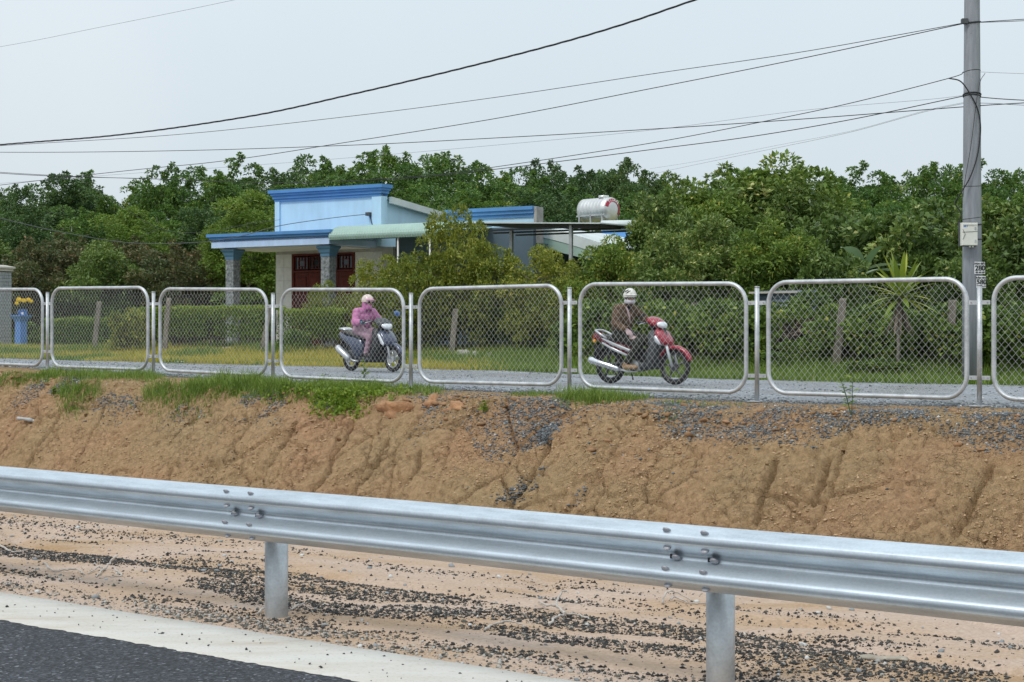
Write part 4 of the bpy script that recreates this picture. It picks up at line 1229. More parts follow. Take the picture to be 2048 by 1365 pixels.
# ================================================================ UTILITY POLE, WIRES
M_POLE = pbr('grey spun concrete', (0.25, 0.265, 0.285), 0.8, 0, 0.28, 1.8, 0.15, 70, stretch=(6, 6, 0.7))
M_BLACK = pbr('black cable', (0.012, 0.012, 0.014), 0.6)
M_GREYC = pbr('weathered grey cable', (0.10, 0.10, 0.11), 0.7)
M_BOXP = pbr('cream plastic', (0.68, 0.67, 0.60), 0.45, 0, 0.06)
M_PAPER = pbr('white paper', (0.78, 0.78, 0.77), 0.7, 0, 0.04)
M_INK = pbr('black ink', (0.02, 0.02, 0.02), 0.7)
M_BLUEP = pbr('blue print', (0.10, 0.20, 0.50), 0.5)
T_W = 26.9
pb = PT(1944, 770, T_W)
PYD = pb.y
pole = empty('utility_pole', (pb.x, pb.y, gz(pb)), 0, 'tall tapered grey concrete utility pole rising behind the fence at the right', 'utility pole')
p0z = gz(pb)
HP_ = 9.4
mb = MB().tube([(0, 0, -0.3), (0, 0, HP_ * 0.25), (0, 0, HP_ * 0.5), (0, 0, HP_ * 0.75), (0, 0, HP_)], [0.168, 0.156, 0.14, 0.122, 0.105], 32)
shaft = mb.build('shaft', M_POLE, pole)
def PZp(y): return EYE - (y - HOR) / F * PYD - p0z
def prad(z): return float(np.interp(z, [0, HP_], [0.166, 0.105]))
for y in (70, 95, 143, 242, 292, 340, 382, 437, 540):
    z = PZp(y); r_ = prad(z)
    an = R(248)
    MB().cyl((r_ * 0.97 * math.cos(an), r_ * 0.97 * math.sin(an), z), (r_ * 1.02 * math.cos(an), r_ * 1.02 * math.sin(an), z), 0.010, 0.010, 8).build('step_hole', M_DARK, shaft)
for y, rr_ in ((46, 0.014), (144, 0.006), (190, 0.014), (194, 0.010), (372, 0.006), (437, 0.006), (452, 0.012), (482, 0.010)):
    z = PZp(y); r_ = prad(z) + rr_ * 0.5
    MB().tube([(r_ * math.cos(R(a)), r_ * math.sin(R(a)), z + 0.02 * math.sin(R(a * 1.0 + y))) for a in range(0, 360, 15)], rr_, 6, False, True).build('strap', M_BLACK, pole)
# clamp at the top pair of wires
z = PZp(45)
MB().box(-0.20, -0.10, -0.14, -0.04, z - 0.04, z + 0.04).build('clamp', M_DKSH, pole)
# meter box
zb = PZp(493); zt_ = PZp(448); wb = 32 / F * PYD
bx = empty('meter_box', (pb.x - 0.12, pb.y - 0.17, p0z + zb), R(6), 'small cream plastic junction box strapped to the utility pole', 'junction box')
hb = zt_ - zb
mb = MB(); mb.loft([[(-wb / 2 + e, y, e), (wb / 2 - e, y, e), (wb / 2 - e, y, hb - e), (-wb / 2 + e, y, hb - e)] for e, y in ((0.0, 0.02), (0.0, -0.10), (0.008, -0.112))], True, False)
mb.build('case', M_BOXP, bx)
MB().box(-wb / 2 - 0.012, wb / 2 + 0.004, -0.02, 0.035, -0.012, hb + 0.012).build('back_plate', M_DKSH, bx)
MB().box(-wb / 2 + 0.02, wb / 2 - 0.03, -0.125, -0.108, hb - 0.035, hb - 0.012).build('lid_rim', M_BOXP, bx)
for zz in (hb * 0.2, hb * 0.76):
    MB().box(wb / 2 - 0.055, wb / 2 - 0.03, -0.122, -0.110, zz - 0.022, zz + 0.022).build('latch', M_STEEL, bx)
lg = MB()
for k in range(3): lg.box(-wb / 2 + 0.022 + k * 0.017, -wb / 2 + 0.036 + k * 0.017, -0.1135, -0.1125, hb * 0.80, hb * 0.88)
lg.box(-wb / 2 + 0.082, -wb / 2 + 0.094, -0.1135, -0.1125, hb * 0.82, hb * 0.88)
lg.build('blue_logo', M_BLUEP, bx)
MB().tube([(-wb / 2, -0.114, hb * 0.58), (0, -0.116, hb * 0.60), (wb / 2, -0.114, hb * 0.62)], 0.003, 5).build('tie_wire', M_BLACK, bx)
MB().tube([(-wb / 2 + .005, -0.116, hb * 0.72), (-wb / 2 + 0.05, -0.118, hb * 0.5), (-wb / 2 + 0.03, -0.118, hb * 0.36), (-wb / 2 + .005, -0.116, hb * 0.26)], 0.003, 5).build('tie_wire', M_BLACK, bx)
for x in (0.02, 0.07): MB().cyl((x, -0.05, 0), (x, -0.05, -0.03), 0.018, 0.018, 10).build('cable_gland', M_BOXP, bx)
# notices on the pole
def notice(px, pyt, pyb, wpx, lines, label):
    zc0 = PZp(pyb); zc1 = PZp(pyt); wd = wpx / F * PYD; hh = zc1 - zc0
    cx = (px - 1024) / F * (PYD - 0.17) - pb.x
    o = empty('notice', (pb.x + cx, pb.y - 0.172, p0z + zc0), R(4), label, 'notice', 'sale notices on the utility pole')
    n_ = 9
    pm = MB(); vs_ = []; fs_ = []
    for i in range(n_ + 1):
        x = -wd / 2 + wd * i / n_
        yy = 0.035 * (x / (wd / 2)) ** 2 * (0.6 if x > 0 else 0.3) + 0.02 * max(0, x) 
        vs_ += [(x, yy, 0), (x, yy, hh), (x, yy + 0.002, 0), (x, yy + 0.002, hh)]
    for i in range(n_):
        a = i * 4; fs_ += [(a, a + 4, a + 5, a + 1), (a + 2, a + 3, a + 7, a + 6), (a + 1, a + 5, a + 7, a + 3), (a, a + 2, a + 6, a + 4)]
    fs_ += [(0, 1, 3, 2), (n_ * 4, n_ * 4 + 2, n_ * 4 + 3, n_ * 4 + 1)]
    pm.add(vs_, fs_).build('sheet', M_PAPER, o)
    MX = Matrix(((1, 0, 0, 0), (0, 0, -1, 0), (0, 1, 0, 0), (0, 0, 0, 1)))
    for txt, sz, zf, bold in lines:
        text_mesh(txt, sz * hh, M_INK, 'lettering', o, Matrix.Translation((0.0, -0.0035, zf * hh)) @ MX, bold * hh)
    return o
notice(1960, 525, 549, 22, [('BÁN ĐẤT', 0.22, 0.84, 0.012), ('đường nhựa', 0.08, 0.68, 0.0), ('280', 0.58, 0.46, 0.018), ('tr', 0.10, 0.40, 0.0), ('092 959 487', 0.155, 0.12, 0.010)][:3] + [('092 959 487', 0.155, 0.12, 0.010)], 'upper white paper notice with black 280 stuck on the utility pole')
notice(1963, 553, 577, 20, [('BÁN NHÀ', 0.20, 0.84, 0.012), ('580', 0.56, 0.48, 0.018), ('092 959 487', 0.145, 0.12, 0.010)], 'lower white paper notice partly hidden by a fence post, below the other')

def spline(pts, n):
    out = []
    pts = [Vector(p) for p in pts]
    q = [pts[0] * 2 - pts[1]] + pts + [pts[-1] * 2 - pts[-2]]
    for i in range(1, len(q) - 2):
        for k in range(n):
            t = k / n
            out.append(0.5 * ((2 * q[i]) + (q[i + 1] - q[i - 1]) * t + (2 * q[i - 1] - 5 * q[i] + 4 * q[i + 1] - q[i + 2]) * t * t + (3 * q[i] - q[i - 1] - 3 * q[i + 1] + q[i + 2]) * t ** 3))
    out.append(pts[-1])
    return out
def cable(pix, r, mat, label, t=T_W, twist=False, name='overhead_cable', grp='wires strung from the utility pole'):
    r = r * 0.72
    pts = spline([PT(x, y, t if not isinstance(t, (list, tuple)) else t[i]) for i, (x, y) in enumerate(pix)], 16)
    base = pts[0].copy()
    mb = MB()
    if twist:
        for ph in (0, 2.1, 4.2):
            q = []
            for i in range(len(pts) - 1):
                for k in range(5):
                    p = pts[i].lerp(pts[i + 1], k / 5); L = (p - base).length
                    a = L * 5.0 + ph
                    q.append(p + Vector((0, math.cos(a), math.sin(a))) * r * 0.9 - base)
            mb.tube(q, r, 5, False)
    else:
        mb.tube([p - base for p in pts], r, 5, False)
    o = mb.build(name, mat)
    o.location = base
    return tag(o, label, 'cable', grp)
# the thick bundle ends on the pole above the frame
cable([(-420, 325), (0, 290), (240, 270), (500, 233), (700, 190), (900, 143), (1100, 92), (1250, 48), (1391, 0), (1600, -68), (1943, -180)], 0.016, M_BLACK, 'thickest black twisted cable, crossing the sky from the left edge to the top', T_W, True)
cable([(-420, 320), (0, 292), (350, 270), (700, 233), (1000, 194), (1300, 149), (1600, 105), (1930, 46)], 0.009, M_BLACK, 'thin cable just under the twisted one, upper of the two reaching the top clamp')
cable([(-420, 420), (180, 350), (450, 322), (700, 284), (1000, 236), (1300, 178), (1600, 118), (1930, 47)], 0.011, M_BLACK, 'cable rising from the left treetops, lower of the two reaching the top clamp')
cable([(-420, 300), (0, 305), (350, 302), (700, 291), (1000, 276), (1300, 259), (1600, 239), (1930, 214), (2100, 203), (2600, 170)], 0.011, M_BLACK, 'nearly level black cable passing in front of the pole to the right edge')
cable([(-420, 310), (0, 347), (300, 358), (550, 366), (800, 358), (1000, 338), (1300, 300), (1500, 274), (1700, 240), (1930, 192)], 0.011, M_BLACK, 'lowest sagging black cable, dipping across the treetops to the middle pole strap')
cable([(-420, 308), (0, 345), (350, 360), (600, 366), (850, 352), (1000, 333), (1300, 287), (1530, 243), (1700, 207), (1898, 157), (1928, 144)], 0.010, M_BLACK, 'black cable crossing the level one, ending in a loop left of the pole')
cable([(-420, 400), (200, 352), (450, 335), (700, 316), (1000, 290), (1300, 261), (1600, 222), (1850, 200), (1930, 191)], 0.004, M_GREYC, 'hair-thin grey wire between the level cable and the treetops')
cable([(1312, 347), (1400, 328), (1550, 297), (1700, 265), (1850, 224), (1935, 206)], 0.005, M_GREYC, 'thin grey drop wire, lower of a pair fading into the trees left of the pole', [44, 42, 38, 34, 30, T_W])
cable([(1300, 338), (1400, 322), (1550, 292), (1700, 263), (1850, 222), (1935, 204)], 0.004, M_GREYC, 'thin grey drop wire, upper of a pair fading into the trees left of the pole', [44, 42, 38, 34, 30, T_W])
cable([(1940, 46), (2048, 39), (2400, 18)], 0.009, M_BLACK, 'black cable leaving the top clamp towards the right edge')
cable([(1940, 46), (2048, 42), (2400, 25)], 0.008, M_BLACK, 'second black cable leaving the top clamp towards the right edge, just below the first')
cable([(1940, 193), (2048, 201), (2400, 215)], 0.011, M_BLACK, 'black cable leaving the middle strap and falling to the right edge')
cable([(1940, 206), (2000, 208), (2048, 211), (2400, 228)], 0.006, M_BLACK, 'thin black wire leaving the pole below the middle strap to the right')
cable([(1950, 144), (2048, 148), (2400, 160)], 0.004, M_GREYC, 'hair-thin level wire right of the pole above the middle strap')
cable([(-300, 140), (0, 94), (200, 55), (470, 0), (900, -95), (1700, -260)], 0.006, M_GREYC, 'lone thin wire crossing the top left corner of the sky', 31.0, False, 'overhead_cable', 'wires strung elsewhere')
# coil of slack cable on the pole down to the box
def on_pole(x, y, d): 
    Y = PYD - d
    return P(x, y, Y)
mb = MB(); base = on_pole(1898, 157, 0.05)
pts = spline([on_pole(1898, 157, 0.05), on_pole(1922, 164, 0.15), on_pole(1942, 192, 0.18), on_pole(1956, 222, 0.16), on_pole(1961, 260, 0.12), on_pole(1955, 310, 0.16), on_pole(1940, 355, 0.19), on_pole(1918, 392, 0.16), on_pole(1911, 408, 0.10), on_pole(1922, 428, 0.12), on_pole(1915, 450, 0.10)], 10)
o = mb.tube([p - base for p in pts], 0.011, 6, False).build('slack_cable', M_BLACK); o.location = base
tag(o, 'slack black cable looping down the face of the utility pole to its box', 'cable')
mb = MB(); base = on_pole(1970, 147, 0.0)
pts = spline([on_pole(1970, 147, 0.0), on_pole(1960, 165, 0.14), on_pole(1952, 210, 0.18), on_pole(1942, 290, 0.19), on_pole(1930, 360, 0.18), on_pole(1926, 395, 0.17)], 10)
o = mb.tube([p - base for p in pts], 0.005, 5, False).build('slack_wire', M_BLACK); o.location = base
tag(o, 'fine slack wire hanging straight down the middle of the pole', 'cable')
# service wires to the house: from a pole out of frame on the left to the bracket on the parapet
hb_ = Vector((0, 0, 0)) + HO + Vector((hc * bx_ if False else 0, 0, 0)) if False else None
bxa, bza = HP(741, 429, DB)
brk = HO + Vector((hc * bxa + hs * (DB - 0.1), -hs * bxa + hc * (DB - 0.1), bza))
def ycable(pix, r, mat, label):
    pts = spline([P(x, y, Y) for x, y, Y in pix[:-1]] + [brk if pix[-1] is None else P(*pix[-1])], 16)
    base = pts[0].copy()
    o = MB().tube([p - base for p in pts], r * 0.75, 5, False).build('service_wire', mat); o.location = base
    return tag(o, label, 'cable', 'service wires to the blue house')
ycable([(-350, 350, 40), (0, 437, 42.5), (140, 468, 43.5), (270, 487, 44.5), (400, 485, 45.5), (480, 473, 46.5), (560, 452, 47.5), (660, 437, 48.4), None], 0.014, M_GREYC, 'grey service wire sagging before the left trees to the parapet bracket')
ycable([(-350, 330, 44), (20, 392, 46), (150, 352, 47), (260, 424, 47.5), (330, 461, 48), (420, 464, 48.5), (500, 447, 49)][2:] + [(560, 440, 49.4)], 0.006, M_GREYC, 'fine dark wire dipping before the trees left of the parapet')

# ================================================================ THINGS ALONG THE VERGE
M_BRICK = pbr('grey split stone', (0.27, 0.285, 0.30), 0.85, 0, 0.3, 12, 0.3, 60)
M_MORT = pbr('mortar', (0.13, 0.13, 0.13), 0.95)
M_CAP = pbr('pale cap stone', (0.46, 0.43, 0.38), 0.85, 0, 0.15, 8)
gpp = PT(2, 700, 35.0); gzp = gz(gpp)
gate = empty('gate_pillar', (gpp.x, gpp.y, gzp), -TH, 'grey split-stone gate pillar with pale cap at the left edge', 'pillar')
topz = EYE - (534 - HOR) / F * gpp.y - gzp
hwid = 0.25
core = MB().box(-hwid + 0.015, hwid - 0.015, -hwid + 0.015, hwid - 0.015, -0.2, topz - 0.16).build('core', M_MORT, gate)
bh = 0.115; k = 0; z = 0.0
while z < topz - 0.2:
    for face in range(4):
        off = 0.0 if k % 2 else 0.5
        Mr = Matrix.Rotation(R(90) * face, 4, 'Z')
        if face in (1, 2) : pass
        xs_ = [-hwid, -hwid + 0.17 if k % 2 else -hwid + 0.26, hwid - 0.13 if k % 2 else hwid, hwid]
        for x0, x1 in zip(xs_, xs_[1:]):
            if x1 - x0 < 0.05: continue
            d = 0.010 * random.random()
            MB().box(x0 + 0.004, x1 - 0.006, -hwid - d, -hwid + 0.03, z + 0.004, z + bh - 0.006, Mr).build('stone_brick', M_BRICK, gate)
    z += bh; k += 1
cp = MB().box(-hwid - 0.05, hwid + 0.05, -hwid - 0.05, hwid + 0.05, topz - 0.16, topz - 0.07).box(-hwid - 0.10, hwid + 0.10, -hwid - 0.10, hwid + 0.10, topz - 0.068, topz - 0.01)
cp.loft([[(-r_, -r_, z), (r_, -r_, z), (r_, r_, z), (-r_, r_, z)] for r_, z in ((hwid + 0.10, topz - 0.01), (0.10, topz + 0.06))], True, False)
cp.build('cap', M_CAP, gate)
# blue outdoor altar with yellow flowers
M_ALT = pbr('bright blue paint', (0.075, 0.20, 0.50), 0.55, 0, 0.12, 5)
M_YEL = pbr('yellow petals', (0.85, 0.62, 0.01), 0.6, 0, 0.1)
ap = PT(42, 702, 34.2); az = gz(ap)
alt = empty('outdoor_altar', (ap.x, ap.y, az), -TH, 'bright blue outdoor altar pedestal beside the gate pillar', 'altar')
pxm = F / ap.y
h1 = (702 - 645) / pxm; h2 = (702 - 637) / pxm; h3 = (702 - 625) / pxm
w_ = 10.5 / pxm / 1.25
MB().loft([[(-r_, -r_, z), (r_, -r_, z), (r_, r_, z), (-r_, r_, z)] for r_, z in ((w_ * 1.02, -0.1), (w_, 0.3), (w_ * 0.95, h1 * 0.9), (w_ * 1.25, h1))], True, False).build('pedestal', M_ALT, alt)
MB().loft([[(-r_, -r_, z), (r_, -r_, z), (r_, r_, z), (-r_, r_, z)] for r_, z in ((w_ * 1.25, h1 + 0.002), (w_ * 1.8, h2 - 0.03), (w_ * 1.8, h2))], True, False).build('tray', M_ALT, alt)
MB().box(-w_ * 1.1, w_ * 0.8, -w_ * 0.2, w_ * 1.2, h2 + 0.002, h3).build('back_box', M_ALT, alt)
cup = MB().tube([(w_ * 1.2, -w_ * 0.5, h2 + 0.001), (w_ * 1.2, -w_ * 0.5, h2 + 0.09)], [0.03, 0.045], 12).build('offering_cup', M_WHITEP)
cup.matrix_world = alt.matrix_basis @ cup.matrix_basis
tag(cup, 'small white cup standing on the blue altar tray', 'cup')
vz = empty('flower_vase', alt.matrix_basis @ Vector((-w_ * 0.3, -w_ * 0.9, h2 + 0.002)), -TH, 'dark slim vase holding yellow chrysanthemums on the blue altar', 'vase')
MB().tube([(0, 0, 0), (0, 0, 0.05), (0, 0, 0.14), (0, 0, 0.2)], [0.04, 0.055, 0.03, 0.04], 12).build('vase_body', M_DKSH, vz)
M_STEM = pbr('flower stems', (0.03, 0.07, 0.02), 0.7)
for fx, fy, fr in ((34, 608, 5), (38, 601, 6.5), (48, 603, 6), (57, 601, 5.5), (62, 604, 5)):
    q = P(fx, fy, ap.y - 0.15) - vz.location
    q = Matrix.Rotation(TH, 3, 'Z') @ q
    r_ = fr / pxm * 0.95
    stg = MB().tube([(0, 0, 0.15), (q.x * 0.4, q.y * 0.4, q.z * 0.6), (q.x, q.y, q.z - r_ * 0.4)], 0.006, 5).build('stem', M_STEM, vz)
    bl = MB()
    for i in range(46):
        ph = math.acos(1 - 1.4 * (i + 0.5) / 46); th = i * 2.399
        d = Vector((math.sin(ph) * math.cos(th), math.sin(ph) * math.sin(th), math.cos(ph)))
        u = d.orthogonal().normalized() * r_ * 0.16
        bl.add([q + d * r_ * 0.25 - u * 0.4, q + d * r_ * 0.8 - u, q + d * r_ * 1.05 + Vector((0, 0, r_ * 0.1)), q + d * r_ * 0.8 + u, q + d * r_ * 0.25 + u * 0.4], [(0, 1, 2, 3, 4)])
    bl.ell(q, (r_ * 0.7, r_ * 0.7, r_ * 0.6), 10, 6)
    bl.build('flower_head', M_YEL, stg)

# leaning concrete stakes of the old boundary
M_STAKE = pbr('weathered concrete stake', (0.20, 0.175, 0.145), 0.95, 0, 0.35, 6, 0.3, 50)
stakes = [((188, 700), (199, 603), 'leaning concrete stake left of the yellowish shrub, second panel from the left', 29.6), ((329, 690), (338, 596), 'upright concrete stake at the left end of the clipped hedge', 29.8),
          ((523, 704), (541, 612), 'leaning concrete stake close by a fence post before the white tiled wall', 29.6), ((714, 700), (719, 612), 'concrete stake right behind the rider in pink', 30.2),
          ((903, 712), (911, 618), 'concrete stake in the hedge beside the pale sacks', 29.8), ((1133, 728), (1146, 598), 'slender brown stake behind the gap between the fence panels, right of the pale sacks', 29.0),
          ((1381, 714), (1389, 606), 'tall concrete stake just right of the red motorbike', 29.2), ((1671, 735), (1686, 597), 'tallest leaning concrete stake, among dead brown leaves', 28.7), ((1894, 742), (1906, 600), 'brown concrete stake in the thicket left of the utility pole', 28.7)]
for (bxp, byp), (txp, typ), lab_, tt in stakes:
    b = PT(bxp, byp, tt); b.z = gz(b)
    tp = P(txp, typ, b.y + 0.05)
    d = tp - b; r_ = 0.066 if 'slender' not in lab_ else 0.045
    zr = d.length
    rings = []
    for k_, (f, rr_) in enumerate(((-0.12, 1.0), (0.35, 0.98), (0.7, 0.95), (0.97, 0.9), (1.0, 0.75))):
        c = d * f; j = lambda: random.uniform(-0.006, 0.006)
        rings.append([(c.x + sx * r_ * rr_ + j(), c.y + sy * r_ * rr_ + j(), c.z) for sx, sy in ((-1, -1), (1, -1), (1, 1), (-1, 1))])
    o = MB().loft(rings, True, False).build('concrete_stake', M_STAKE); o.location = b; 
    tag(o, lab_, 'stake', 'old concrete boundary stakes')

# corrugated sheet leaning behind the vines
M_CORR = pbr('blue-grey corrugated sheet', (0.13, 0.17, 0.20), 0.6, 0.3, 0.3, 5)
q = PT(1500, 735, 30.6); q.z = gz(q)
wd = s_at(1640, 30.6) - s_at(1500, 30.6); hg = EYE - (588 - HOR) / F * q.y - q.z
cs = empty('corrugated_sheet', q, -AL, 'blue-grey corrugated metal sheets leaning behind the vines and dead leaves', 'metal sheet')
for j in range(3):
    z0 = hg * j / 3; z1 = hg * (j + 1) / 3 + 0.06
    V = []; Fc = []
    nn = 30
    for i in range(nn + 1):
        z = z0 + (z1 - z0) * i / nn; y = 0.012 * math.sin(2 * math.pi * z / 0.09) + z * 0.04 - 0.025 * (j % 2)
        V += [(0.03 * j, y, z), (wd - 0.05 * j, y + 0.02, z), (wd - 0.05 * j, y + 0.0225, z), (0.03 * j, y + 0.0025, z)]
    for i in range(nn):
        a = i * 4
        Fc += [(a, a + 1, a + 5, a + 4), (a + 3, a + 7, a + 6, a + 2), (a, a + 4, a + 7, a + 3), (a + 1, a + 2, a + 6, a + 5)]
    MB().add(V, Fc, True).build('sheet', M_CORR, cs)
MB().box(0, wd * 0.7, -0.05, 0.05, hg + 0.0, hg + 0.04).build('top_batten', M_CAP, cs)

# sacks, litter, pot, stones
M_SACK = pbr('dirty white sack', (0.36, 0.34, 0.30), 0.9, 0, 0.35, 9, 0.8, 20)
def blob(name, c, r_, mat, label, cat, grp=None, seed=0, amp=0.25, flat=True):
    bm = bmesh.new(); bmesh.ops.create_icosphere(bm, subdivisions=3, radius=1.0)
    for v in bm.verts:
        n_ = fbm(np.array([v.co.x * 1.3 + seed * 7]), np.array([v.co.y * 1.3 + v.co.z * 1.7]), 3, seed)[0] - 0.5
        v.co *= 1 + amp * 2 * n_
        if flat and v.co.z < -0.35: v.co.z = -0.35
        v.co = Vector((v.co.x * r_[0], v.co.y * r_[1], v.co.z * r_[2]))
    me = bpy.data.meshes.new(name); bm.to_mesh(me); bm.free()
    me.polygons.foreach_set('use_smooth', [True] * len(me.polygons)); me.materials.append(mat)
    o = link(bpy.data.objects.new(name, me)); o.location = (c[0], c[1], c[2] + 0.33 * r_[2]); o.rotation_euler = (0, 0, -AL)
    return tag(o, label, cat, grp)
for i, (x, y, r_, lab_) in enumerate(((928, 706, (0.21, 0.12, 0.14), 'left and largest of three pale sacks dumped by the hedge'), (951, 705, (0.19, 0.11, 0.12), 'middle of three pale sacks dumped by the hedge, sloping top'), (978, 708, (0.08, 0.08, 0.12), 'right and smallest of three pale sacks dumped by the hedge'))):
    p = PT(x, y, 29.2); p.z = gz(p)
    blob('sack', p, r_, M_SACK, lab_, 'sack', 'pale sacks by the hedge', i + 1, 0.55)
M_POTR = pbr('dark red clay', (0.16, 0.025, 0.02), 0.6)
p = PT(401, 706, 29.3); p.z = gz(p)
pt_ = empty('flower_pot', p, 0, 'small dark red pot lying in the verge before the hedge', 'pot')
MB().tube([(0, 0, 0), (0, 0, 0.13), (0, 0, 0.17), (0, 0, 0.17), (0, 0, 0.06)], [0.06, 0.09, 0.10, 0.085, 0.06], 16).build('pot_body', M_POTR, pt_)
MB().ell((0, 0, 0.14), (0.082, 0.082, 0.012), 14, 4).build('pot_soil', M_DKSH, pt_)
p = PT(361, 729, 26.4); p.z = gz(p) + 0.03
o = MB().loft([[(-0.14, -0.05, 0), (-0.05, -0.06, 0.02), (0.07, -0.05, 0.012), (0.14, -0.02, 0.03), (0.05, 0.05, 0.02), (-0.08, 0.05, 0.008)], [(-0.14, -0.05, 0.004), (-0.05, -0.06, 0.034), (0.07, -0.05, 0.02), (0.14, -0.02, 0.034), (0.05, 0.05, 0.028), (-0.08, 0.05, 0.012)]], True, False).build('litter_scrap', M_WHITEP)
o.location = p; tag(o, 'flat white scrap of litter at the far edge of the gravel road', 'litter')
# paving slab and stones before the porch
for x, y, r_, lab_ in ((455, 699, (0.22, 0.15, 0.10), 'pale rounded stone below the left porch column'), (436, 705, (0.10, 0.09, 0.07), 'small pale stone left of the one below the porch column'), (115, 690, (0.18, 0.12, 0.08), 'pale stone in the grass beside the blue altar')):
    p = PT(x, y, 31.0); p.z = gz(p)
    blob('stone', p, r_, M_CAP, lab_, 'stone', 'pale stones in the verge', int(x))
# grey concrete blocks behind the hedge
for i, (x, y, w2, h2_, lab_) in enumerate(((1030, 715, 0.30, 0.62, 'left and tallest of the grey concrete slabs leaning behind the verge'), (1062, 715, 0.22, 0.40, 'middle grey concrete slab leaning behind the verge'), (1090, 712, 0.34, 0.85, 'right grey concrete slab, partly hidden by hedge leaves'))):
    p = PT(x, y, 31.9 + 0.3 * i); p.z = gz(p)
    o = MB().loft([[(-w2, -0.05 + 0.08 * f, h2_ * f), (w2, -0.05 + 0.08 * f, h2_ * f * 0.96), (w2, 0.05 + 0.08 * f, h2_ * f * 0.96), (-w2, 0.05 + 0.08 * f, h2_ * f)] for f in (-0.1, 0.5, 1.0)], True, False).build('concrete_slab', M_CONC)
    o.location = p; o.rotation_euler = (0, 0, -AL + 0.2 * i - 0.2); tag(o, lab_, 'slab', 'grey slabs behind the verge')

# ---- on the bank and shoulder: bottle, dry twigs, a flattened cloth, weeds are with the plants
M_PLAS = pbr('grey-white plastic', (0.36, 0.37, 0.37), 0.45, 0, 0.15, 15)
ss, tt = bank_hit(55, 846)
p = Vector(bank_pt(np.array([ss]), np.array([tt]))[0])
bo = empty('crushed_bottle', p + Vector((0, 0, 0.02)), R(-12), 'crushed grey-white plastic bottle lying on the clay bank at far left', 'bottle')
bo.rotation_euler = (R(8), R(4), R(-8))
MB().tube([(-0.16, -0.03, 0.05), (-0.15, -0.03, 0.05), (-0.05, -0.03, 0.055), (0.06, -0.03, 0.045), (0.12, -0.03, 0.035)], [0.016, 0.034, 0.024, 0.036, 0.024], 12).build('bottle_body', M_PLAS, bo)
MB().tube([(0.12, -0.03, 0.035), (0.15, -0.03, 0.03), (0.17, -0.025, 0.03)], [0.03, 0.013, 0.014], 10).build('neck', M_PLAS, bo)

M_CLAYR = pbr('fresh red clay', (0.36, 0.195, 0.10), 0.95, 0, 0.35, 8, 1.0, 26)
for x_, y_, r3, lb in ((790, 818, (0.26, 0.16, 0.17), 'largest lump of fresh orange clay on the crest, left of the gravel'), (862, 806, (0.15, 0.11, 0.12), 'rounded lump of orange clay on the crest beside the gravel'), (912, 815, (0.17, 0.10, 0.09), 'low lump of orange clay half covered by gravel')):
    s3, t3 = bank_hit(x_, y_)
    p3 = bank_pt(np.array([s3]), np.array([t3]))[0]
    blob('clay_lump', (p3[0], p3[1], p3[2] - 0.62 * r3[2]), r3, M_CLAYR, lb, 'clay lump', 'loose lumps of clay along the crest', x_, 0.75, False)
M_TWIG = pbr('bleached twig', (0.45, 0.41, 0.37), 0.9, 0, 0.3, 30)
def ground_px(x, y):
    tt = 8.0
    for _ in range(20):
        p = PT(x, y, tt); ss = s_at(x, tt)
        z = float(shoulder_z(np.array([ss]), np.array([tt]))[0]); tt += (p.z - z) * 2.2
        tt = min(max(tt, 6.4), 12)
    return PT(x, y, tt)
def twig(lines, r_, label):
    r_ = r_ * 0.75
    base = ground_px(*lines[0][0][:2])
    o = empty('dry_twig', base, 0, label, 'twig', 'bleached twigs on the shoulder')
    for k, ln in enumerate(lines):
        pts = []
        for x, y, lift in ln:
            g = ground_px(x, y + lift)
            pts.append(P(x, y, g.y) - base)
        pts = [p + Vector((random.uniform(-1, 1), random.uniform(-1, 1), random.uniform(-.6, 1))) * r_ * 0.8 + Vector((0, 0, r_ * 0.8)) for p in spline(pts, 5)]
        MB().tube(pts, [r_ * (1.15 - 0.6 * i / len(pts)) * random.uniform(0.8, 1.25) for i in range(len(pts))], 7).build('stem' if k == 0 else 'side_branch', M_TWIG, o)
twig([[(88, 1127, 12), (106, 1143, 2), (140, 1141, 5), (158, 1142, 5), (169, 1152, 0)]], 0.010, 'leftmost curved pale twig, lying among black crumbs at the left')
twig([[(234, 1113, 26), (222, 1125, 14), (208, 1140, 1), (198, 1136, 5), (178, 1149, 0)], [(208, 1140, 1), (192, 1156, 0)]], 0.010, 'forked pale twig sticking up, second group from the left')
twig([[(229, 1139, 10), (243, 1153, 1), (220, 1155, 1), (198, 1158, 0)]], 0.008, 'bent pale twig just right of the forked one at the left')
twig([[(0, 1092, 3), (28, 1106, 0), (58, 1102, 2)]], 0.010, 'pale twig cut by the left edge of the picture')
twig([[(1098, 1252, 0), (1110, 1240, 4), (1128, 1232, 5), (1155, 1232, 4), (1180, 1240, 0)], [(1128, 1232, 5), (1114, 1212, 10), (1118, 1196, 20), (1127, 1184, 30), (1138, 1188, 26)], [(1114, 1212, 10), (1096, 1214, 6), (1078, 1206, 2)]], 0.011, 'largest branching pale twig, lying on the sand left of the second rail post')
twig([[(970, 1262, 0), (985, 1252, 6), (1012, 1246, 8), (1035, 1248, 5), (1052, 1256, 0)]], 0.009, 'low arched pale twig left of the largest branching one')
twig([[(1325, 1210, 0), (1330, 1192, 14), (1342, 1184, 18), (1360, 1190, 12), (1388, 1205, 0)], [(1342, 1200, 4), (1352, 1196, 6), (1380, 1208, 1), (1412, 1209, 0)]], 0.008, 'looped pale twig touching the second rail post')
twig([[(515, 1230, 0), (528, 1218, 5), (540, 1212, 6)]], 0.009, 'short pale twig leaning at the foot of the first rail post')
twig([[(580, 1222, 0), (596, 1212, 4), (610, 1208, 2)]], 0.008, 'short pale twig right of the first rail post foot')
g = ground_px(1765, 1318)
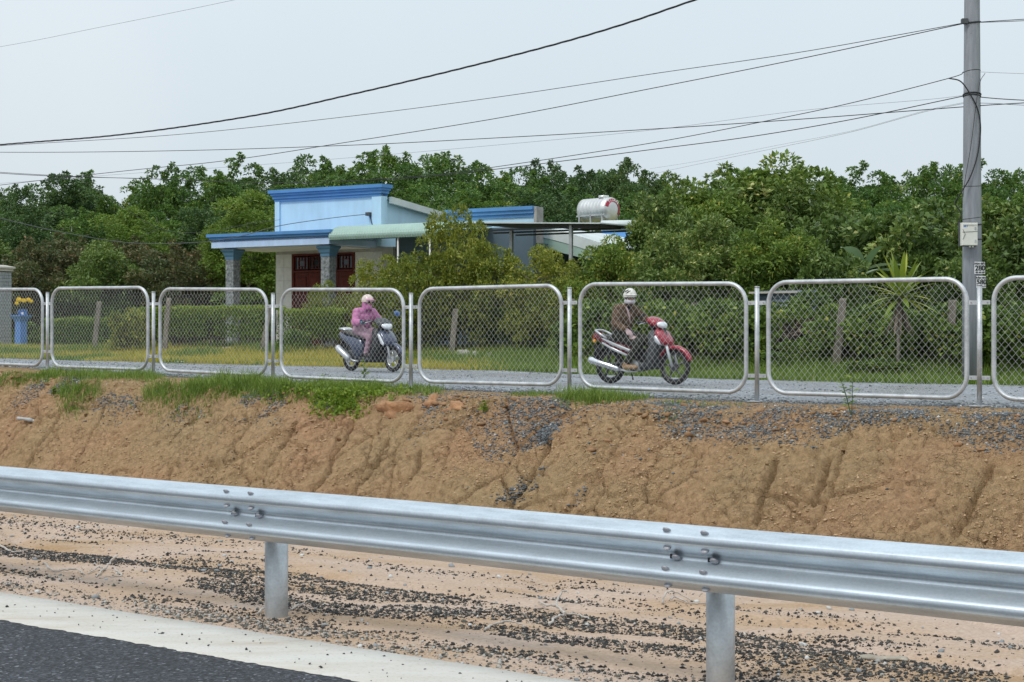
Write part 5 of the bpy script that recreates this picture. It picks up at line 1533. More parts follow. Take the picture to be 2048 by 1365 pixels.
M_CLOTH = pbr('dirty cloth', (0.33, 0.29, 0.23), 0.95, 0, 0.25, 14, 0.5, 40)
mb = MB(); vs_ = []; fs_ = []
nx, ny = 18, 8
for i in range(nx + 1):
    for j in range(ny + 1):
        u = -0.13 + 0.26 * i / nx; v = -0.05 + 0.10 * j / ny
        e = 1 - abs(2 * j / ny - 1) ** 3
        sh = 0.6 + 0.5 * fbm(np.array([i * 0.4]), np.array([0.3]), 2, 5)[0]
        vs_.append((u, v * sh + 0.02 * math.sin(i * 0.5), 0.004 + 0.017 * e * (1 - abs(2 * i / nx - 1) ** 4) * (0.3 + fbm(np.array([i * 0.45]), np.array([j * 0.5]), 2, 9)[0])))
for i in range(nx):
    for j in range(ny):
        a = i * (ny + 1) + j; fs_.append((a, a + ny + 1, a + ny + 2, a + 1))
o = mb.add(vs_, fs_, True).build('crumpled_cloth', M_CLOTH, None, None, False); o.location = g; o.rotation_euler = (0, 0, -0.2)
sm_ = o.modifiers.new('thickness', 'SOLIDIFY'); sm_.thickness = 0.006; sm_.offset = -1
tag(o, 'flattened dirty cloth rag lying on the sand at lower right', 'rag')
# ================================================================ PLANTS
M_BARK = pbr('grey-brown bark', (0.16, 0.13, 0.10), 0.95, 0, 0.3, 10, 0.4, 40)
M_BARKP = pbr('pale grey bark', (0.30, 0.28, 0.24), 0.95, 0, 0.3, 10, 0.3, 40)
L_RUB = leafmat('rubber tree leaves', [(0.0, (0.049, 0.108, 0.027)), (0.45, (0.103, 0.195, 0.040)), (0.8, (0.194, 0.302, 0.051)), (1.0, (0.364, 0.390, 0.068))], 0.5, 0.28)
L_DARK = leafmat('dark blue-green leaves', [(0.0, (0.040, 0.085, 0.030)), (0.5, (0.078, 0.147, 0.044)), (1.0, (0.177, 0.246, 0.060))], 0.5, 0.25)
L_LIGHT = leafmat('light green leaves', [(0.0, (0.088, 0.156, 0.026)), (0.5, (0.176, 0.273, 0.043)), (1.0, (0.351, 0.390, 0.072))], 0.5, 0.3)
L_MANGO = leafmat('glossy orchard leaves', [(0.0, (0.062, 0.106, 0.026)), (0.5, (0.135, 0.212, 0.048)), (0.85, (0.290, 0.354, 0.085)), (1.0, (0.560, 0.512, 0.188))], 0.38, 0.22)
L_BROWN = leafmat('reddish young leaves', [(0.0, (0.045, 0.07, 0.028)), (0.45, (0.095, 0.125, 0.045)), (0.8, (0.17, 0.145, 0.06)), (1.0, (0.30, 0.16, 0.085))], 0.5, 0.22)
L_YEL = leafmat('yellow-green leaves', [(0.0, (0.075, 0.12, 0.018)), (0.45, (0.19, 0.235, 0.032)), (0.8, (0.34, 0.34, 0.05)), (1.0, (0.52, 0.44, 0.07))], 0.5, 0.28)
L_VINE = leafmat('vine leaves', [(0.0, (0.055, 0.105, 0.021)), (0.5, (0.147, 0.233, 0.038)), (0.85, (0.276, 0.354, 0.060)), (1.0, (0.515, 0.435, 0.090))], 0.5, 0.28)
L_HEDGE = leafmat('hedge leaves', [(0.0, (0.09, 0.155, 0.022)), (0.5, (0.22, 0.32, 0.035)), (1.0, (0.42, 0.46, 0.07))], 0.5, 0.3)
L_DEAD = leafmat('dead leaves', [(0.0, (0.08, 0.06, 0.045)), (0.6, (0.19, 0.145, 0.11)), (1.0, (0.33, 0.27, 0.20))], 0.8, 0.1)

def leaf_quads(P0, D, L, W, droop=0.2):
    """rhombic leaves from base points P0 along D"""
    n = len(P0)
    D = D / np.linalg.norm(D, axis=1, keepdims=True)
    up = rng.normal(0, 1, (n, 3)); up[:, 2] += 0.9
    Wd = np.cross(D, up); Wd /= np.linalg.norm(Wd, axis=1, keepdims=True) + 1e-9
    mid = P0 + D * (L * 0.45)[:, None]
    tip = P0 + D * L[:, None]; tip[:, 2] -= droop * L
    V = np.stack([P0, mid + Wd * (W / 2)[:, None], tip, mid - Wd * (W / 2)[:, None]], 1)
    return V.reshape(-1, 3)

def clump_leaves(centres, radii, per, L, W, flat=0.75, up=0.25, lj=0.35, droop=0.2, tintc=None, shell=0.45):
    V = []; T = []
    for c, r, m, tb in zip(centres, radii, per, tintc):
        d = rng.normal(0, 1, (m, 3)); d /= np.linalg.norm(d, axis=1, keepdims=True)
        d[:, 2] = np.where((d[:, 2] < -0.2) & (rng.random(m) < 0.65), -d[:, 2], d[:, 2])
        rr = r * (shell + (1 - shell) * rng.random(m) ** 0.6)
        pos = c + d * rr[:, None] * np.array([1, 1, flat])
        dr = d * 0.8 + rng.normal(0, 0.55, (m, 3)); dr[:, 2] += up
        ll = L * (1 - lj + 2 * lj * rng.random(m)); ww = W * (1 - lj + 2 * lj * rng.random(m))
        V.append(leaf_quads(pos, dr, ll, ww, droop))
        T.append(np.clip(tb + rng.normal(0, 0.19, m), 0, 1))
    V = np.concatenate(V); n = len(V) // 4
    return V, np.arange(n * 4).reshape(n, 4), np.concatenate(T)

def limb(mb, p0, p1, r0, r1, bend=0.12, n=6):
    p0, p1 = Vector(p0), Vector(p1); L = (p1 - p0).length
    o = Vector((random.uniform(-1, 1), random.uniform(-1, 1), random.uniform(-0.2, 0.8))) * bend * L
    pts = [p0.lerp(p1, k / n) + o * math.sin(math.pi * k / n) + Vector((random.uniform(-1, 1), random.uniform(-1, 1), 0)) * 0.02 * L for k in range(n + 1)]
    mb.tube(pts, [r0 + (r1 - r0) * k / n for k in range(n + 1)], 7, False)

def make_tree(h, rx, rz, zc, ncl, per, L, W, lm, trunk_r, seed, cr=(0.55, 0.95), spikes=0, tbase=0.42, bark=None, flat=0.75, lowfill=0.0, lean=0.0):
    """returns (trunk mesh, crown mesh): crown of clumps in an uneven ellipsoid round (0,0,zc)"""
    random.seed(seed)
    C = []; Rr = []; Pn = []; Tb = []
    for i in range(ncl):
        while True:
            d = rng.uniform(-1, 1, 3)
            q = np.linalg.norm(d)
            if 0.35 < q <= 1: break
        lob = 0.80 + 0.45 * vnoise(np.array([math.atan2(d[1], d[0]) * 1.6 + seed * 3.3]), np.array([d[2] * 2 + seed]), seed)[0]
        d = d * lob
        c = np.array([d[0] * rx, d[1] * rx, zc + d[2] * rz])
        if c[2] < 0.4: c[2] = 0.4 + rng.random() * 0.5
        r = rng.uniform(*cr)
        C.append(c); Rr.append(r); Pn.append(int(per * (r / cr[1]) ** 2 * (0.7 + 0.6 * rng.random())))
        Tb.append(tbase + rng.normal(0, 0.10) + 0.02 * d[2])
    for i in range(spikes):
        a = rng.random() * 6.28; q = rng.random() ** 0.7 * rx * 0.75
        top = zc + rz * (0.95 + 0.30 * rng.random()) * math.sqrt(max(0.05, 1 - (q / rx) ** 2))
        for k in range(7):
            w_ = 0.10 + 0.13 * k
            C.append(np.array([q * math.cos(a) + rng.normal(0, w_) * cr[0], q * math.sin(a) + rng.normal(0, w_) * cr[0], top - 0.26 * k * cr[0] * (0.7 + 0.6 * rng.random())])); r = cr[0] * rng.uniform(0.18, 0.42)
            Rr.append(r); Pn.append(int(per * 0.085)); Tb.append(tbase + 0.05)
    for i in range(int(lowfill)):
        a = rng.random() * 6.28; q = rng.random() ** 0.5 * rx
        C.append(np.array([q * math.cos(a), q * math.sin(a), rng.uniform(0.3, max(0.5, zc - rz * 0.5))])); r = rng.uniform(*cr); Rr.append(r); Pn.append(int(per * 0.7)); Tb.append(tbase - 0.05)
    V, Fc, T = clump_leaves(C, Rr, Pn, L, W, flat, tintc=Tb)
    crown = mesh_only('crown', V, Fc, lm, T)
    mb = MB()
    top = Vector((lean, 0, zc + rz * 0.55))
    pts = [Vector((0, 0, -0.3)), Vector((lean * 0.2 + random.uniform(-.1, .1), random.uniform(-.1, .1), zc * 0.4)), Vector((lean * 0.6, 0, zc * 0.8)), top]
    pts = spline(pts, 5)
    mb.tube(pts, [trunk_r * (1 - 0.85 * i / (len(pts) - 1)) for i in range(len(pts))], 9, False)
    order = list(range(min(ncl, len(C)))); random.shuffle(order)
    for i in order[:min(ncl, 26)]:
        c = C[i]; zb = max(0.15 * zc, min(c[2] - 0.25 * math.hypot(c[0], c[1]) - 0.3, zc + rz * 0.3))
        k = min(len(pts) - 1, max(0, int(len(pts) * zb / (zc + rz * 0.55))))
        limb(mb, pts[k], c, trunk_r * 0.38, trunk_r * 0.08)
    to = mb.build('trunk', bark or M_BARK, None, None, False); tm = to.data; bpy.data.objects.remove(to)
    return tm, crown

def place_tree(name, kind, loc, scale, rz, label, cat, group, sx=1.0):
    tm, cm = kind
    o = empty(name, loc, rz, label, cat, group)
    o.scale = (scale * sx, scale * sx, scale)
    for nm, me in (('trunk', tm), ('crown', cm)):
        link(bpy.data.objects.new(nm, me), o)
    return o

# -------- rubber plantation behind the house
RUB = []
for k in range(7):
    RUB.append(make_tree(10.0, 2.5, 3.6, 6.2, 84, 420, 0.205, 0.095, (L_RUB, L_DARK, L_RUB, L_LIGHT, L_RUB, L_DARK, L_RUB)[k], 0.14, 100 + k, (0.5, 0.9), 5, (0.42, 0.42, 0.5, 0.35, 0.38, 0.5, 0.45)[k], M_BARKP, 0.7, 16))
RTOP = 10.1
back = [(-70, 392, 86, 0), (-5, 384, 92, 2), (34, 376, 84, 1), (95, 372, 95, 4), (128, 350, 86, 1), (172, 356, 94, 0), (228, 392, 86, 4), (285, 372, 92, 2), (340, 342, 86, 0), (372, 334, 95, 4),
        (430, 344, 86, 2), (486, 324, 92, 0), (545, 344, 86, 1), (600, 334, 95, 5), (642, 314, 88, 4), (690, 334, 94, 6), (738, 318, 86, 0), (790, 302, 92, 2), (842, 334, 86, 4), (892, 308, 92, 6),
        (945, 338, 86, 0), (1002, 346, 94, 2), (1045, 342, 86, 4), (1100, 324, 95, 5), (1160, 340, 86, 1), (1215, 342, 94, 6), (1262, 320, 88, 5), (1318, 352, 94, 2), (1375, 372, 86, 0), (1450, 378, 92, 4),
        (1560, 372, 90, 0), (1630, 366, 88, 6), (1690, 354, 92, 4), (1732, 340, 86, 0), (1790, 354, 94, 2), (1858, 326, 88, 6), (1912, 350, 94, 4), (1962, 336, 86, 0), (2022, 348, 92, 2), (2085, 345, 86, 4)]
ords = ['first', 'second', 'third', 'fourth', 'fifth', 'sixth', 'seventh', 'eighth', 'ninth', 'tenth', 'eleventh', 'twelfth', 'thirteenth', 'fourteenth', 'fifteenth', 'sixteenth', 'seventeenth', 'eighteenth', 'nineteenth', 'twentieth']
n_b = len(back)
for i, (x, y, Y, k) in enumerate(back):
    p = P(x, y, Y); h = p.z - 1.26
    lab_ = ('tall rubber tree in the plantation skyline, %s from the left edge' % ords[i]) if i < 20 else ('tall rubber tree in the plantation skyline, %s from the right edge' % ords[n_b - 1 - i])
    place_tree('rubber_tree', RUB[k], (p.x, p.y, 1.26), h / RTOP * 0.985, i * 1.7, lab_, 'tree', 'rubber trees of the plantation', 0.98 + 0.1 * math.sin(i * 2.1))
mid = [(-30, 432, 72, 4, 'low rubber tree before the skyline, at the left edge'), (55, 425, 70, 1, 'dark low rubber tree above the gate pillar'), (150, 420, 73, 4, 'low dark rubber tree before the skyline, left of the light green ones'),
       (262, 420, 70, 3, 'light yellow-green low tree before the skyline, left of the house'), (340, 425, 74, 0, 'low rubber tree between the two light green trees left of the house'), (410, 420, 72, 1, 'dark low rubber tree above the end of the porch roof'),
       (498, 388, 66, 3, 'light yellow-green tree directly left of the blue parapet'), (585, 372, 74, 6, 'rubber tree rising right behind the left end of the parapet'), (700, 366, 76, 0, 'rubber tree behind the middle of the blue parapet'), (850, 376, 72, 4, 'rubber tree right of the big parapet, above the white roof edge'),
       (930, 382, 70, 0, 'rubber tree behind the yellow-green shrub'), (1010, 392, 73, 2, 'rubber tree above the lower parapet'), (1092, 380, 70, 1, 'dark rubber tree between the lower parapet and the water tank'), (1150, 392, 72, 0, 'rubber tree behind the water tank'),
       (1240, 392, 70, 4, 'rubber tree right behind the tank label'), (1640, 400, 70, 4, 'low rubber tree right of the big orchard tree'), (1720, 404, 72, 6, 'low rubber tree above the banana leaves'), (1810, 410, 70, 0, 'low rubber tree left of the utility pole'), (1900, 400, 73, 4, 'low rubber tree right behind the utility pole'), (2010, 402, 70, 2, 'low rubber tree at the right edge')]
for i, (x, y, Y, k, lab_) in enumerate(mid):
    p = P(x, y, Y); h = p.z - 1.26
    place_tree('rubber_tree', RUB[k], (p.x, p.y, 1.26), h / RTOP, i * 2.3 + 1, lab_, 'tree', 'rubber trees nearer the house', 1.25)

# -------- brownish orchard on the left
ORC = [make_tree(4.0, 1.55, 1.6, 2.1, 60, 330, 0.15, 0.06, (L_BROWN, L_BROWN, L_MANGO)[k], 0.07, 200 + k, (0.35, 0.6), 4, (0.5, 0.6, 0.35)[k], None, 0.75, 22) for k in range(3)]
orch = [(-20, 482, 60, 2, 'bushy fruit tree behind the gate pillar at the left edge'), (60, 492, 58, 0, 'brownish fruit tree above the blue altar'), (135, 478, 61, 1, 'reddish-tipped fruit tree right of the altar'), (205, 492, 58, 2, 'green fruit tree above the leaning stake'), (275, 482, 60, 1, 'reddish fruit tree above the yellowish shrub'),
        (345, 498, 58, 0, 'brownish fruit tree above the hedge end stake'), (405, 488, 61, 1, 'reddish fruit tree left of the left porch column'), (470, 500, 60, 1, 'reddish fruit tree seen behind the left porch column'), (525, 502, 62, 2, 'dark fruit tree between the porch columns, against the white tiled wall'), (580, 498, 66, 2, 'fruit tree hidden mostly behind the porch')]
for i, (x, y, Y, k, lab_) in enumerate(orch):
    Y += 8
    p = P(x, y, Y); h = p.z - 1.26
    place_tree('fruit_tree', ORC[k], (p.x, p.y, 1.26), h / 3.85, i * 2.1, lab_, 'tree', 'young fruit trees left of the house', 1.0)

# -------- broad leafy trees right of the house
MAN = [make_tree(5.0, 1.75, 2.1, 2.7, 90, 340, 0.18, 0.078, (L_MANGO, L_MANGO, L_VINE)[k], 0.10, 300 + k, (0.34, 0.62), 3, (0.45, 0.55, 0.5)[k], None, 0.8, 34) for k in range(3)]
CASH = [make_tree(4.2, 1.6, 1.75, 2.2, 70, 250, 0.205, 0.10, L_MANGO, 0.10, 320 + k, (0.34, 0.6), 4, 0.33 + 0.1 * k, None, 0.8, 30) for k in range(2)]
big = [(1332, 378, 43, MAN[0], 5.0, 0.80, 'leafy orchard tree standing in front of the water tank'), (1405, 385, 45, MAN[2], 5.0, 1.0, 'orchard tree left of the highest orchard crown'), (1462, 350, 47, MAN[0], 5.0, 1.1, 'left half of the broad orchard dome, its top just lower'), (1538, 338, 48, MAN[2], 5.0, 1.15, 'highest broad orchard tree, a dome above the fence between the riders and the pole'),
       (1598, 372, 46, MAN[0], 5.0, 0.95, 'orchard tree forming the right shoulder of the highest dome'), (1425, 455, 38, MAN[1], 5.0, 1.0, 'low orchard tree in front of the highest dome'), (1560, 460, 37, MAN[2], 5.0, 1.0, 'bright low tree in front, above the dead leaves'),
       (1690, 432, 41, CASH[0], 4.25, 1.0, 'large-leaved tree behind the banana leaves'), (1800, 418, 40, CASH[1], 4.25, 1.0, 'large-leaved tree above the spiky yellow plant'), (1885, 405, 42, CASH[0], 4.25, 1.0, 'large-leaved tree immediately left of the utility pole'), (2005, 402, 40, CASH[1], 4.25, 1.0, 'large-leaved tree immediately right of the utility pole'), (2085, 420, 38, CASH[0], 4.25, 1.0, 'large-leaved tree cut by the right edge'),
       (1225, 490, 38, MAN[2], 5.0, 0.95, 'low leafy tree above the red motorbike tail'), (1330, 480, 36.5, MAN[1], 5.0, 0.9, 'low leafy tree above the rider in brown'), (1655, 500, 36, CASH[1], 4.25, 0.8, 'low bright shrub tree left of the spiky yellow plant'), (1940, 500, 36, CASH[0], 4.25, 0.9, 'dark low tree at the back of the utility pole')]
for i, (x, y, Y, k, hh, sx, lab_) in enumerate(big):
    p = P(x, y, Y); h = p.z - 1.2
    place_tree('orchard_tree', k, (p.x, p.y, gz(p)), h / hh, i * 1.3 + 0.4, lab_, 'tree', 'leafy trees right of the house', sx)
# -------- yellow-green shrub trees before the house
YEL = [make_tree(3.6, 1.5, 1.25, 1.7, 78, 230, 0.125, 0.05, L_YEL, 0.06, 400 + k, (0.20, 0.42), 7, 0.45, None, 0.85, 16) for k in range(2)]
yel = [(915, 400, 41.5, YEL[0], 3.35, 0.66, 'tall yellow-green shrub tree rising before the curved awning'), (835, 490, 41, YEL[1], 3.3, 0.75, 'yellow-green shrub left of the tallest one, in front of the awning posts'), (985, 478, 41, YEL[1], 3.3, 0.75, 'yellow-green shrub between the tallest one and the canopy post'), (765, 505, 42, YEL[0], 3.3, 0.72, 'yellow-green shrub at the right end of the tiled wall'),
       (1090, 488, 40, YEL[0], 3.3, 0.85, 'yellowish shrub under the flat sheet canopy'), (1165, 520, 38.5, YEL[1], 3.3, 0.8, 'yellowish shrub right of the canopy post'), (650, 560, 44.5, YEL[0], 3.3, 0.55, 'small yellow-green shrub before the red-brown doors'), (700, 592, 44, YEL[1], 3.3, 0.7, 'low yellow-green shrub right of the corner porch column')]
for i, (x, y, Y, k, hh, sx, lab_) in enumerate(yel):
    p = P(x, y, Y); h = p.z - 1.24
    place_tree('shrub_tree', k, (p.x, p.y, gz(p)), h / hh, i * 1.9, lab_, 'shrub', 'yellow-green shrubs before the house', sx * (3.3 / h) ** 0.35 * 1.0)

# -------- clipped hedge in lengths
M_STEMS = pbr('purple-brown hedge stems', (0.09, 0.065, 0.06), 0.95)
def hedge(x0, x1, ytop, t, thick, label, low=0.45, lm=None, dens=1.0):
    s0, s1 = s_at(x0, t), s_at(x1, t); L = s1 - s0
    c = PT((x0 + x1) / 2, HOR, t); zb = gz(c)
    h = EYE - (ytop - HOR) / F * c.y - zb
    o = empty('hedge', ST(s0, t, zb), -AL, label, 'hedge', 'lengths of hedge along the plot')
    n = int(2600 * L * dens)
    u = rng.random(n) * L
    z = h * (low + (1 - low) * rng.random(n) ** 0.7)
    face = rng.random(n)
    y = np.where(face < 0.62, -thick / 2, rng.uniform(-thick / 2, thick / 2, n)); z = np.where(face > 0.62, h - 0.02, z)
    wob = 0.10 * (fbm(u * 2.5, z * 2.5, 3, 500) - 0.5)
    hgt = 0.10 * (fbm(u * 1.3, u * 0, 3, 501) - 0.5)
    P0 = np.stack([u, y + wob + rng.normal(0, 0.03, n), z + hgt + rng.normal(0, 0.02, n)], -1)
    keep = (z > h * 0.72) | (rng.random(n) < 0.25 + 0.75 * sstep(0.40, 0.55, fbm(u * 1.6, z * 2.2, 3, 502)))
    P0 = P0[keep]; n = len(P0)
    D = rng.normal(0, 0.6, (n, 3)); D[:, 1] -= 0.5; D[:, 2] += 0.5
    V = leaf_quads(P0, D, 0.055 + 0.04 * rng.random(n), 0.032 + 0.018 * rng.random(n), 0.1)
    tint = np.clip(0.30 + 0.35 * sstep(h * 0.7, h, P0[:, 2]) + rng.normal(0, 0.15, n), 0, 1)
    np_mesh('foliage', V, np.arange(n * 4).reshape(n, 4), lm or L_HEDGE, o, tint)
    mb = MB(); m = int(L * 14)
    for k in range(m):
        x = random.random() * L; yy = random.uniform(-thick * 0.35, thick * 0.35)
        mb.tube([(x, yy, -0.05), (x + random.uniform(-.08, .08), yy, h * 0.4), (x + random.uniform(-.15, .15), yy + random.uniform(-.05, .05), h * 0.86)], [0.012, 0.009, 0.005], 4, False)
    so = mb.build('stems', M_STEMS, o, None, False); tag(so, kind='stuff')
hedge(290, 562, 617, 31.0, 0.5, 'clipped bright green hedge length before the left porch column, bare stems below', 0.30)
hedge(572, 700, 622, 31.0, 0.5, 'clipped yellow-topped hedge length left of the rider in pink', 0.28)
hedge(770, 900, 614, 31.2, 0.55, 'hedge length right of the rider in pink, up to the concrete stake', 0.15, None, 1.3)
hedge(905, 1120, 622, 31.4, 0.6, 'hedge length above the pale sacks and grey slabs', 0.25, L_VINE, 1.3)
hedge(100, 250, 640, 32.0, 0.6, 'low ragged hedge length left of the yellowish shrub', 0.1, L_VINE, 0.8)

# -------- bushes and vines along the plot fence
BUSH = []
for k in range(4):
    C = []; Rr = []; Pn = []; Tb = []
    for i in range(44):
        a = rng.random() * 6.28; q = rng.random() ** 0.5
        z = rng.uniform(0.15, 1.0)
        C.append(np.array([q * 0.85 * math.cos(a), q * 0.55 * math.sin(a), z * (1.15 - 0.25 * q)])); Rr.append(rng.uniform(0.16, 0.30)); Pn.append(int(rng.uniform(60, 120)) if k < 3 else int(rng.uniform(14, 40))); Tb.append(0.42 + rng.normal(0, 0.12))
    V, Fc, T = clump_leaves(C, Rr, Pn, 0.115 if k < 3 else 0.16, 0.07, 0.9, tintc=Tb)
    cm = mesh_only('foliage', V, Fc, (L_VINE, L_VINE, L_YEL, L_DEAD)[k], T)
    mb = MB()
    for i in range(16):
        a = random.random() * 6.28
        limb(mb, (0.15 * math.cos(a), 0.15 * math.sin(a), -0.15), tuple(C[i]), 0.018, 0.005, 0.15, 4)
    bo_ = mb.build('stems', M_STEMS, None, None, False); bm_ = bo_.data; bpy.data.objects.remove(bo_)
    BUSH.append((bm_, cm))
def bush(x, ytop, t, k, sx, label, base_h=1.32):
    p = PT(x, HOR, t); z = gz(p); h = EYE - (ytop - HOR) / F * p.y - z
    o = empty('bush', (p.x, p.y, z), -AL, label, 'bush', 'bushes and vines along the plot boundary')
    o.scale = (sx, sx, h / base_h)
    for nm, me in (('stems', BUSH[k][0]), ('foliage', BUSH[k][1])): link(bpy.data.objects.new(nm, me), o)
bl = [(258, 604, 29.6, 2, 0.72, 'yellowish rounded shrub in the verge, second fence panel from the left'), (1190, 590, 30.6, 0, 1.0, 'green bush behind the tail of the red motorbike'), (1262, 584, 30.8, 1, 1.05, 'green bush behind the rider in brown'), (1340, 590, 30.6, 0, 1.0, 'green bush above the red front wheel'),
      (1412, 596, 30.2, 1, 1.0, 'green bush right of the red motorbike, beside the tall stake'), (1480, 590, 30.6, 0, 1.0, 'green bush behind the fence post right of the red motorbike'), (1590, 632, 29.6, 3, 0.75, 'heap of dead brown leaves in front of the corrugated sheet'), (1648, 618, 29.7, 3, 0.75, 'dead brown creeper left of the tallest stake'),
      (1720, 610, 30.6, 1, 1.0, 'green vine bush left of the spiky plant'), (1800, 612, 30.8, 0, 1.0, 'green vine bush behind the spiky plant stem'), (1880, 606, 30.4, 1, 1.0, 'green vine bush left of the utility pole'), (1965, 600, 30.6, 0, 1.0, 'green vine bush behind the utility pole foot'),
      (2040, 604, 30.2, 1, 1.0, 'green vine bush in the last panel at the right'), (2110, 604, 30.2, 0, 1.0, 'green vine bush beyond the right edge'), (1610, 578, 31.6, 1, 1.0, 'green vine climbing over the corrugated sheet'), (590, 655, 30.2, 0, 0.5, 'small dark green bush at the foot of the tiled wall corner'), (1140, 640, 31.0, 0, 0.8, 'dark green bush behind the slender brown stake'),
      (60, 640, 38.5, 0, 1.2, 'bush behind the blue altar'), (150, 632, 36.0, 1, 1.2, 'bush behind the leaning stake at the left'), (1615, 668, 29.0, 1, 0.55, 'small green bush growing up through the dead creeper'), (1540, 700, 28.6, 0, 0.6, 'low weedy bush at the foot of the corrugated sheet'), (1760, 715, 27.8, 1, 0.65, 'low bright weed clump in the verge below the spiky plant')]
for a in bl: bush(a[0], a[1], a[2] - (1.5 if a[0] > 1150 and a[3] != 3 and a[2] > 29 else 0.0), *a[3:])
# red-brown blotches: two croton clumps of new leaves are part of the large-leaved trees

# -------- spiky yellow-striped plant
M_DRAC = leafmat('striped strap leaves', [(0.0, (0.10, 0.17, 0.03)), (0.5, (0.24, 0.31, 0.04)), (0.8, (0.42, 0.46, 0.06)), (1.0, (0.55, 0.52, 0.20))], 0.4, 0.3)
def strap(base, dirv, L, W, droop, n=7):
    d = Vector(dirv).normalized(); side = d.cross(Vector((0, 0, 1)))
    side = side.normalized() if side.length > 1e-3 else Vector((1, 0, 0))
    vs_ = []
    for i in range(n + 1):
        f = i / n; w_ = W * math.sin(math.pi * min(1, 0.12 + 0.88 * f)) ** 0.8 * (1 if f < 0.97 else 0.2)
        c = Vector(base) + d * L * f + Vector((0, 0, -droop * L * f * f)); k = Vector((0, 0, 0.12 * w_))
        vs_ += [c - side * w_ / 2 + k, c, c + side * w_ / 2 + k]
    fs_ = []
    for i in range(n):
        a = i * 3; fs_ += [(a, a + 1, a + 4, a + 3), (a + 1, a + 2, a + 5, a + 4)]
    return vs_, fs_
def strap_obj(parent, base, dirv, L, W, droop, mat, name='leaf'):
    vs_, fs_ = strap(base, dirv, L, W, droop)
    V = np.array([tuple(v) for v in vs_]); tb = rng.normal(0.5, 0.22)
    return np_mesh(name, V, np.array(fs_), mat, parent, np.full(len(fs_), np.clip(tb, 0, 1)), True)
p = PT(1795, 735, 27.9); p.z = gz(p)
dr_ = empty('spiky_plant', p, 0, 'spiky plant with yellow-striped strap leaves on a bare stem behind the fence', 'plant')
zc = EYE - (592 - HOR) / F * p.y - p.z; zc = EYE - (588 - HOR) / F * p.y - p.z
MB().tube([(0, 0, -0.1), (0.02, 0, zc * 0.4), (-0.01, 0, zc * 0.75), (0.05, 0, zc)], [0.035, 0.03, 0.032, 0.04], 9).build('stem', M_STAKE, dr_)
for k in range(44):
    a = k * 2.399; el = R(82 - 95 * (k / 43) ** 0.8)
    d = (math.cos(a) * math.cos(el), math.sin(a) * math.cos(el), math.sin(el))
    strap_obj(dr_, (0.05, 0, zc - 0.10 * k / 43), d, 0.86 - 0.12 * (k / 43), 0.105, 0.25 * (k / 43) + 0.05, M_DRAC)
for k in range(14):
    a = k * 2.6
    strap_obj(dr_, (0.04, 0, zc - 0.15), (math.cos(a) * 0.5, math.sin(a) * 0.5, -1), 0.62, 0.06, 0.1, L_DEAD, 'dead_leaf')
# -------- banana
M_BAN = leafmat('banana leaf', [(0.0, (0.14, 0.22, 0.10)), (0.6, (0.22, 0.32, 0.17)), (1.0, (0.34, 0.42, 0.28))], 0.35, 0.3)
p = PT(1725, 735, 34.0); p.z = gz(p)
ba = empty('banana_plant', p, 0, 'banana plant with torn pale leaves among the trees left of the spiky plant', 'banana plant')
zc = EYE - (535 - HOR) / F * p.y - p.z
MB().tube([(0, 0, -0.1), (0, 0, zc * 0.5), (0.03, 0, zc)], [0.10, 0.085, 0.05], 12).build('stem', L_VINE if False else M_STEM, ba)
for k, (d, L, dr2) in enumerate((((-0.55, -0.5, 0.9), 1.25, 0.45), ((-0.75, -0.4, 0.55), 1.2, 0.4), ((0.7, -0.5, 0.35), 1.3, 0.35), ((0.35, -0.3, 0.95), 1.2, 0.4), ((0.9, 0.2, 0.5), 1.2, 0.5), ((-0.2, 0.5, 0.9), 1.2, 0.5))):
    strap_obj(ba, (0, 0, zc - 0.05 * k), d, L, 0.36, dr2, M_BAN)
p = PT(2062, 590, 31.0)
g2 = p.copy(); g2.z = gz(p)
by = empty('banana_plant', g2, 0, 'single yellow-green banana leaf poking in at the right edge', 'banana plant')
MB().tube([(0.3, 0, -0.1), (0.3, 0, (p.z - g2.z) * 0.7), (0.15, 0, p.z - g2.z)], [0.05, 0.04, 0.02], 8).build('stem', M_STEM, by)
strap_obj(by, (0.3, 0, p.z - g2.z - 0.15), (-0.8, -0.1, 0.62), 0.75, 0.22, 0.1, L_YEL)

# -------- weeds and creepers on the crest
def weed(x, y, n, L, W, h, label, tt=None):
    ss, t0 = bank_hit(x, y)
    p = Vector(bank_pt(np.array([ss]), np.array([t0]))[0])
    o = empty('weed', p, 0, label, 'weed', 'broad-leaved weeds on the bank')
    mb = MB(); V = []; k = 0
    m = max(3, n // 9)
    for j in range(m):
        a = random.random() * 6.28; q = 0.4 * h * random.random()
        tip = Vector((q * math.cos(a), q * math.sin(a), h * (0.6 + 0.4 * random.random())))
        mb.tube([(0, 0, -0.02), tuple(tip * 0.5 + Vector((0, 0, 0.02))), tuple(tip)], [0.005, 0.004, 0.002], 4, False)
        for i in range(n // m):
            f = 0.2 + 0.8 * i / max(1, n // m - 1); b = tip * f
            an = i * 2.4 + j; 
            V.append((b, Vector((math.cos(an), math.sin(an), 0.45))))
    mb.build('stems', M_STEM, o, None, False)
    P0 = np.array([tuple(v[0]) for v in V]); D = np.array([tuple(v[1]) for v in V])
    vv = leaf_quads(P0, D, L * (0.7 + 0.6 * rng.random(len(V))), W * (0.7 + 0.6 * rng.random(len(V))), 0.2)
    np_mesh('foliage', vv, np.arange(len(vv)).reshape(-1, 4), L_HEDGE if h < 0.2 else L_VINE, o, np.clip(rng.normal(0.45, 0.2, len(V)), 0, 1))
weed(968, 826, 26, 0.085, 0.05, 0.16, 'bright green seedling weed in the gravel left of the long rill')
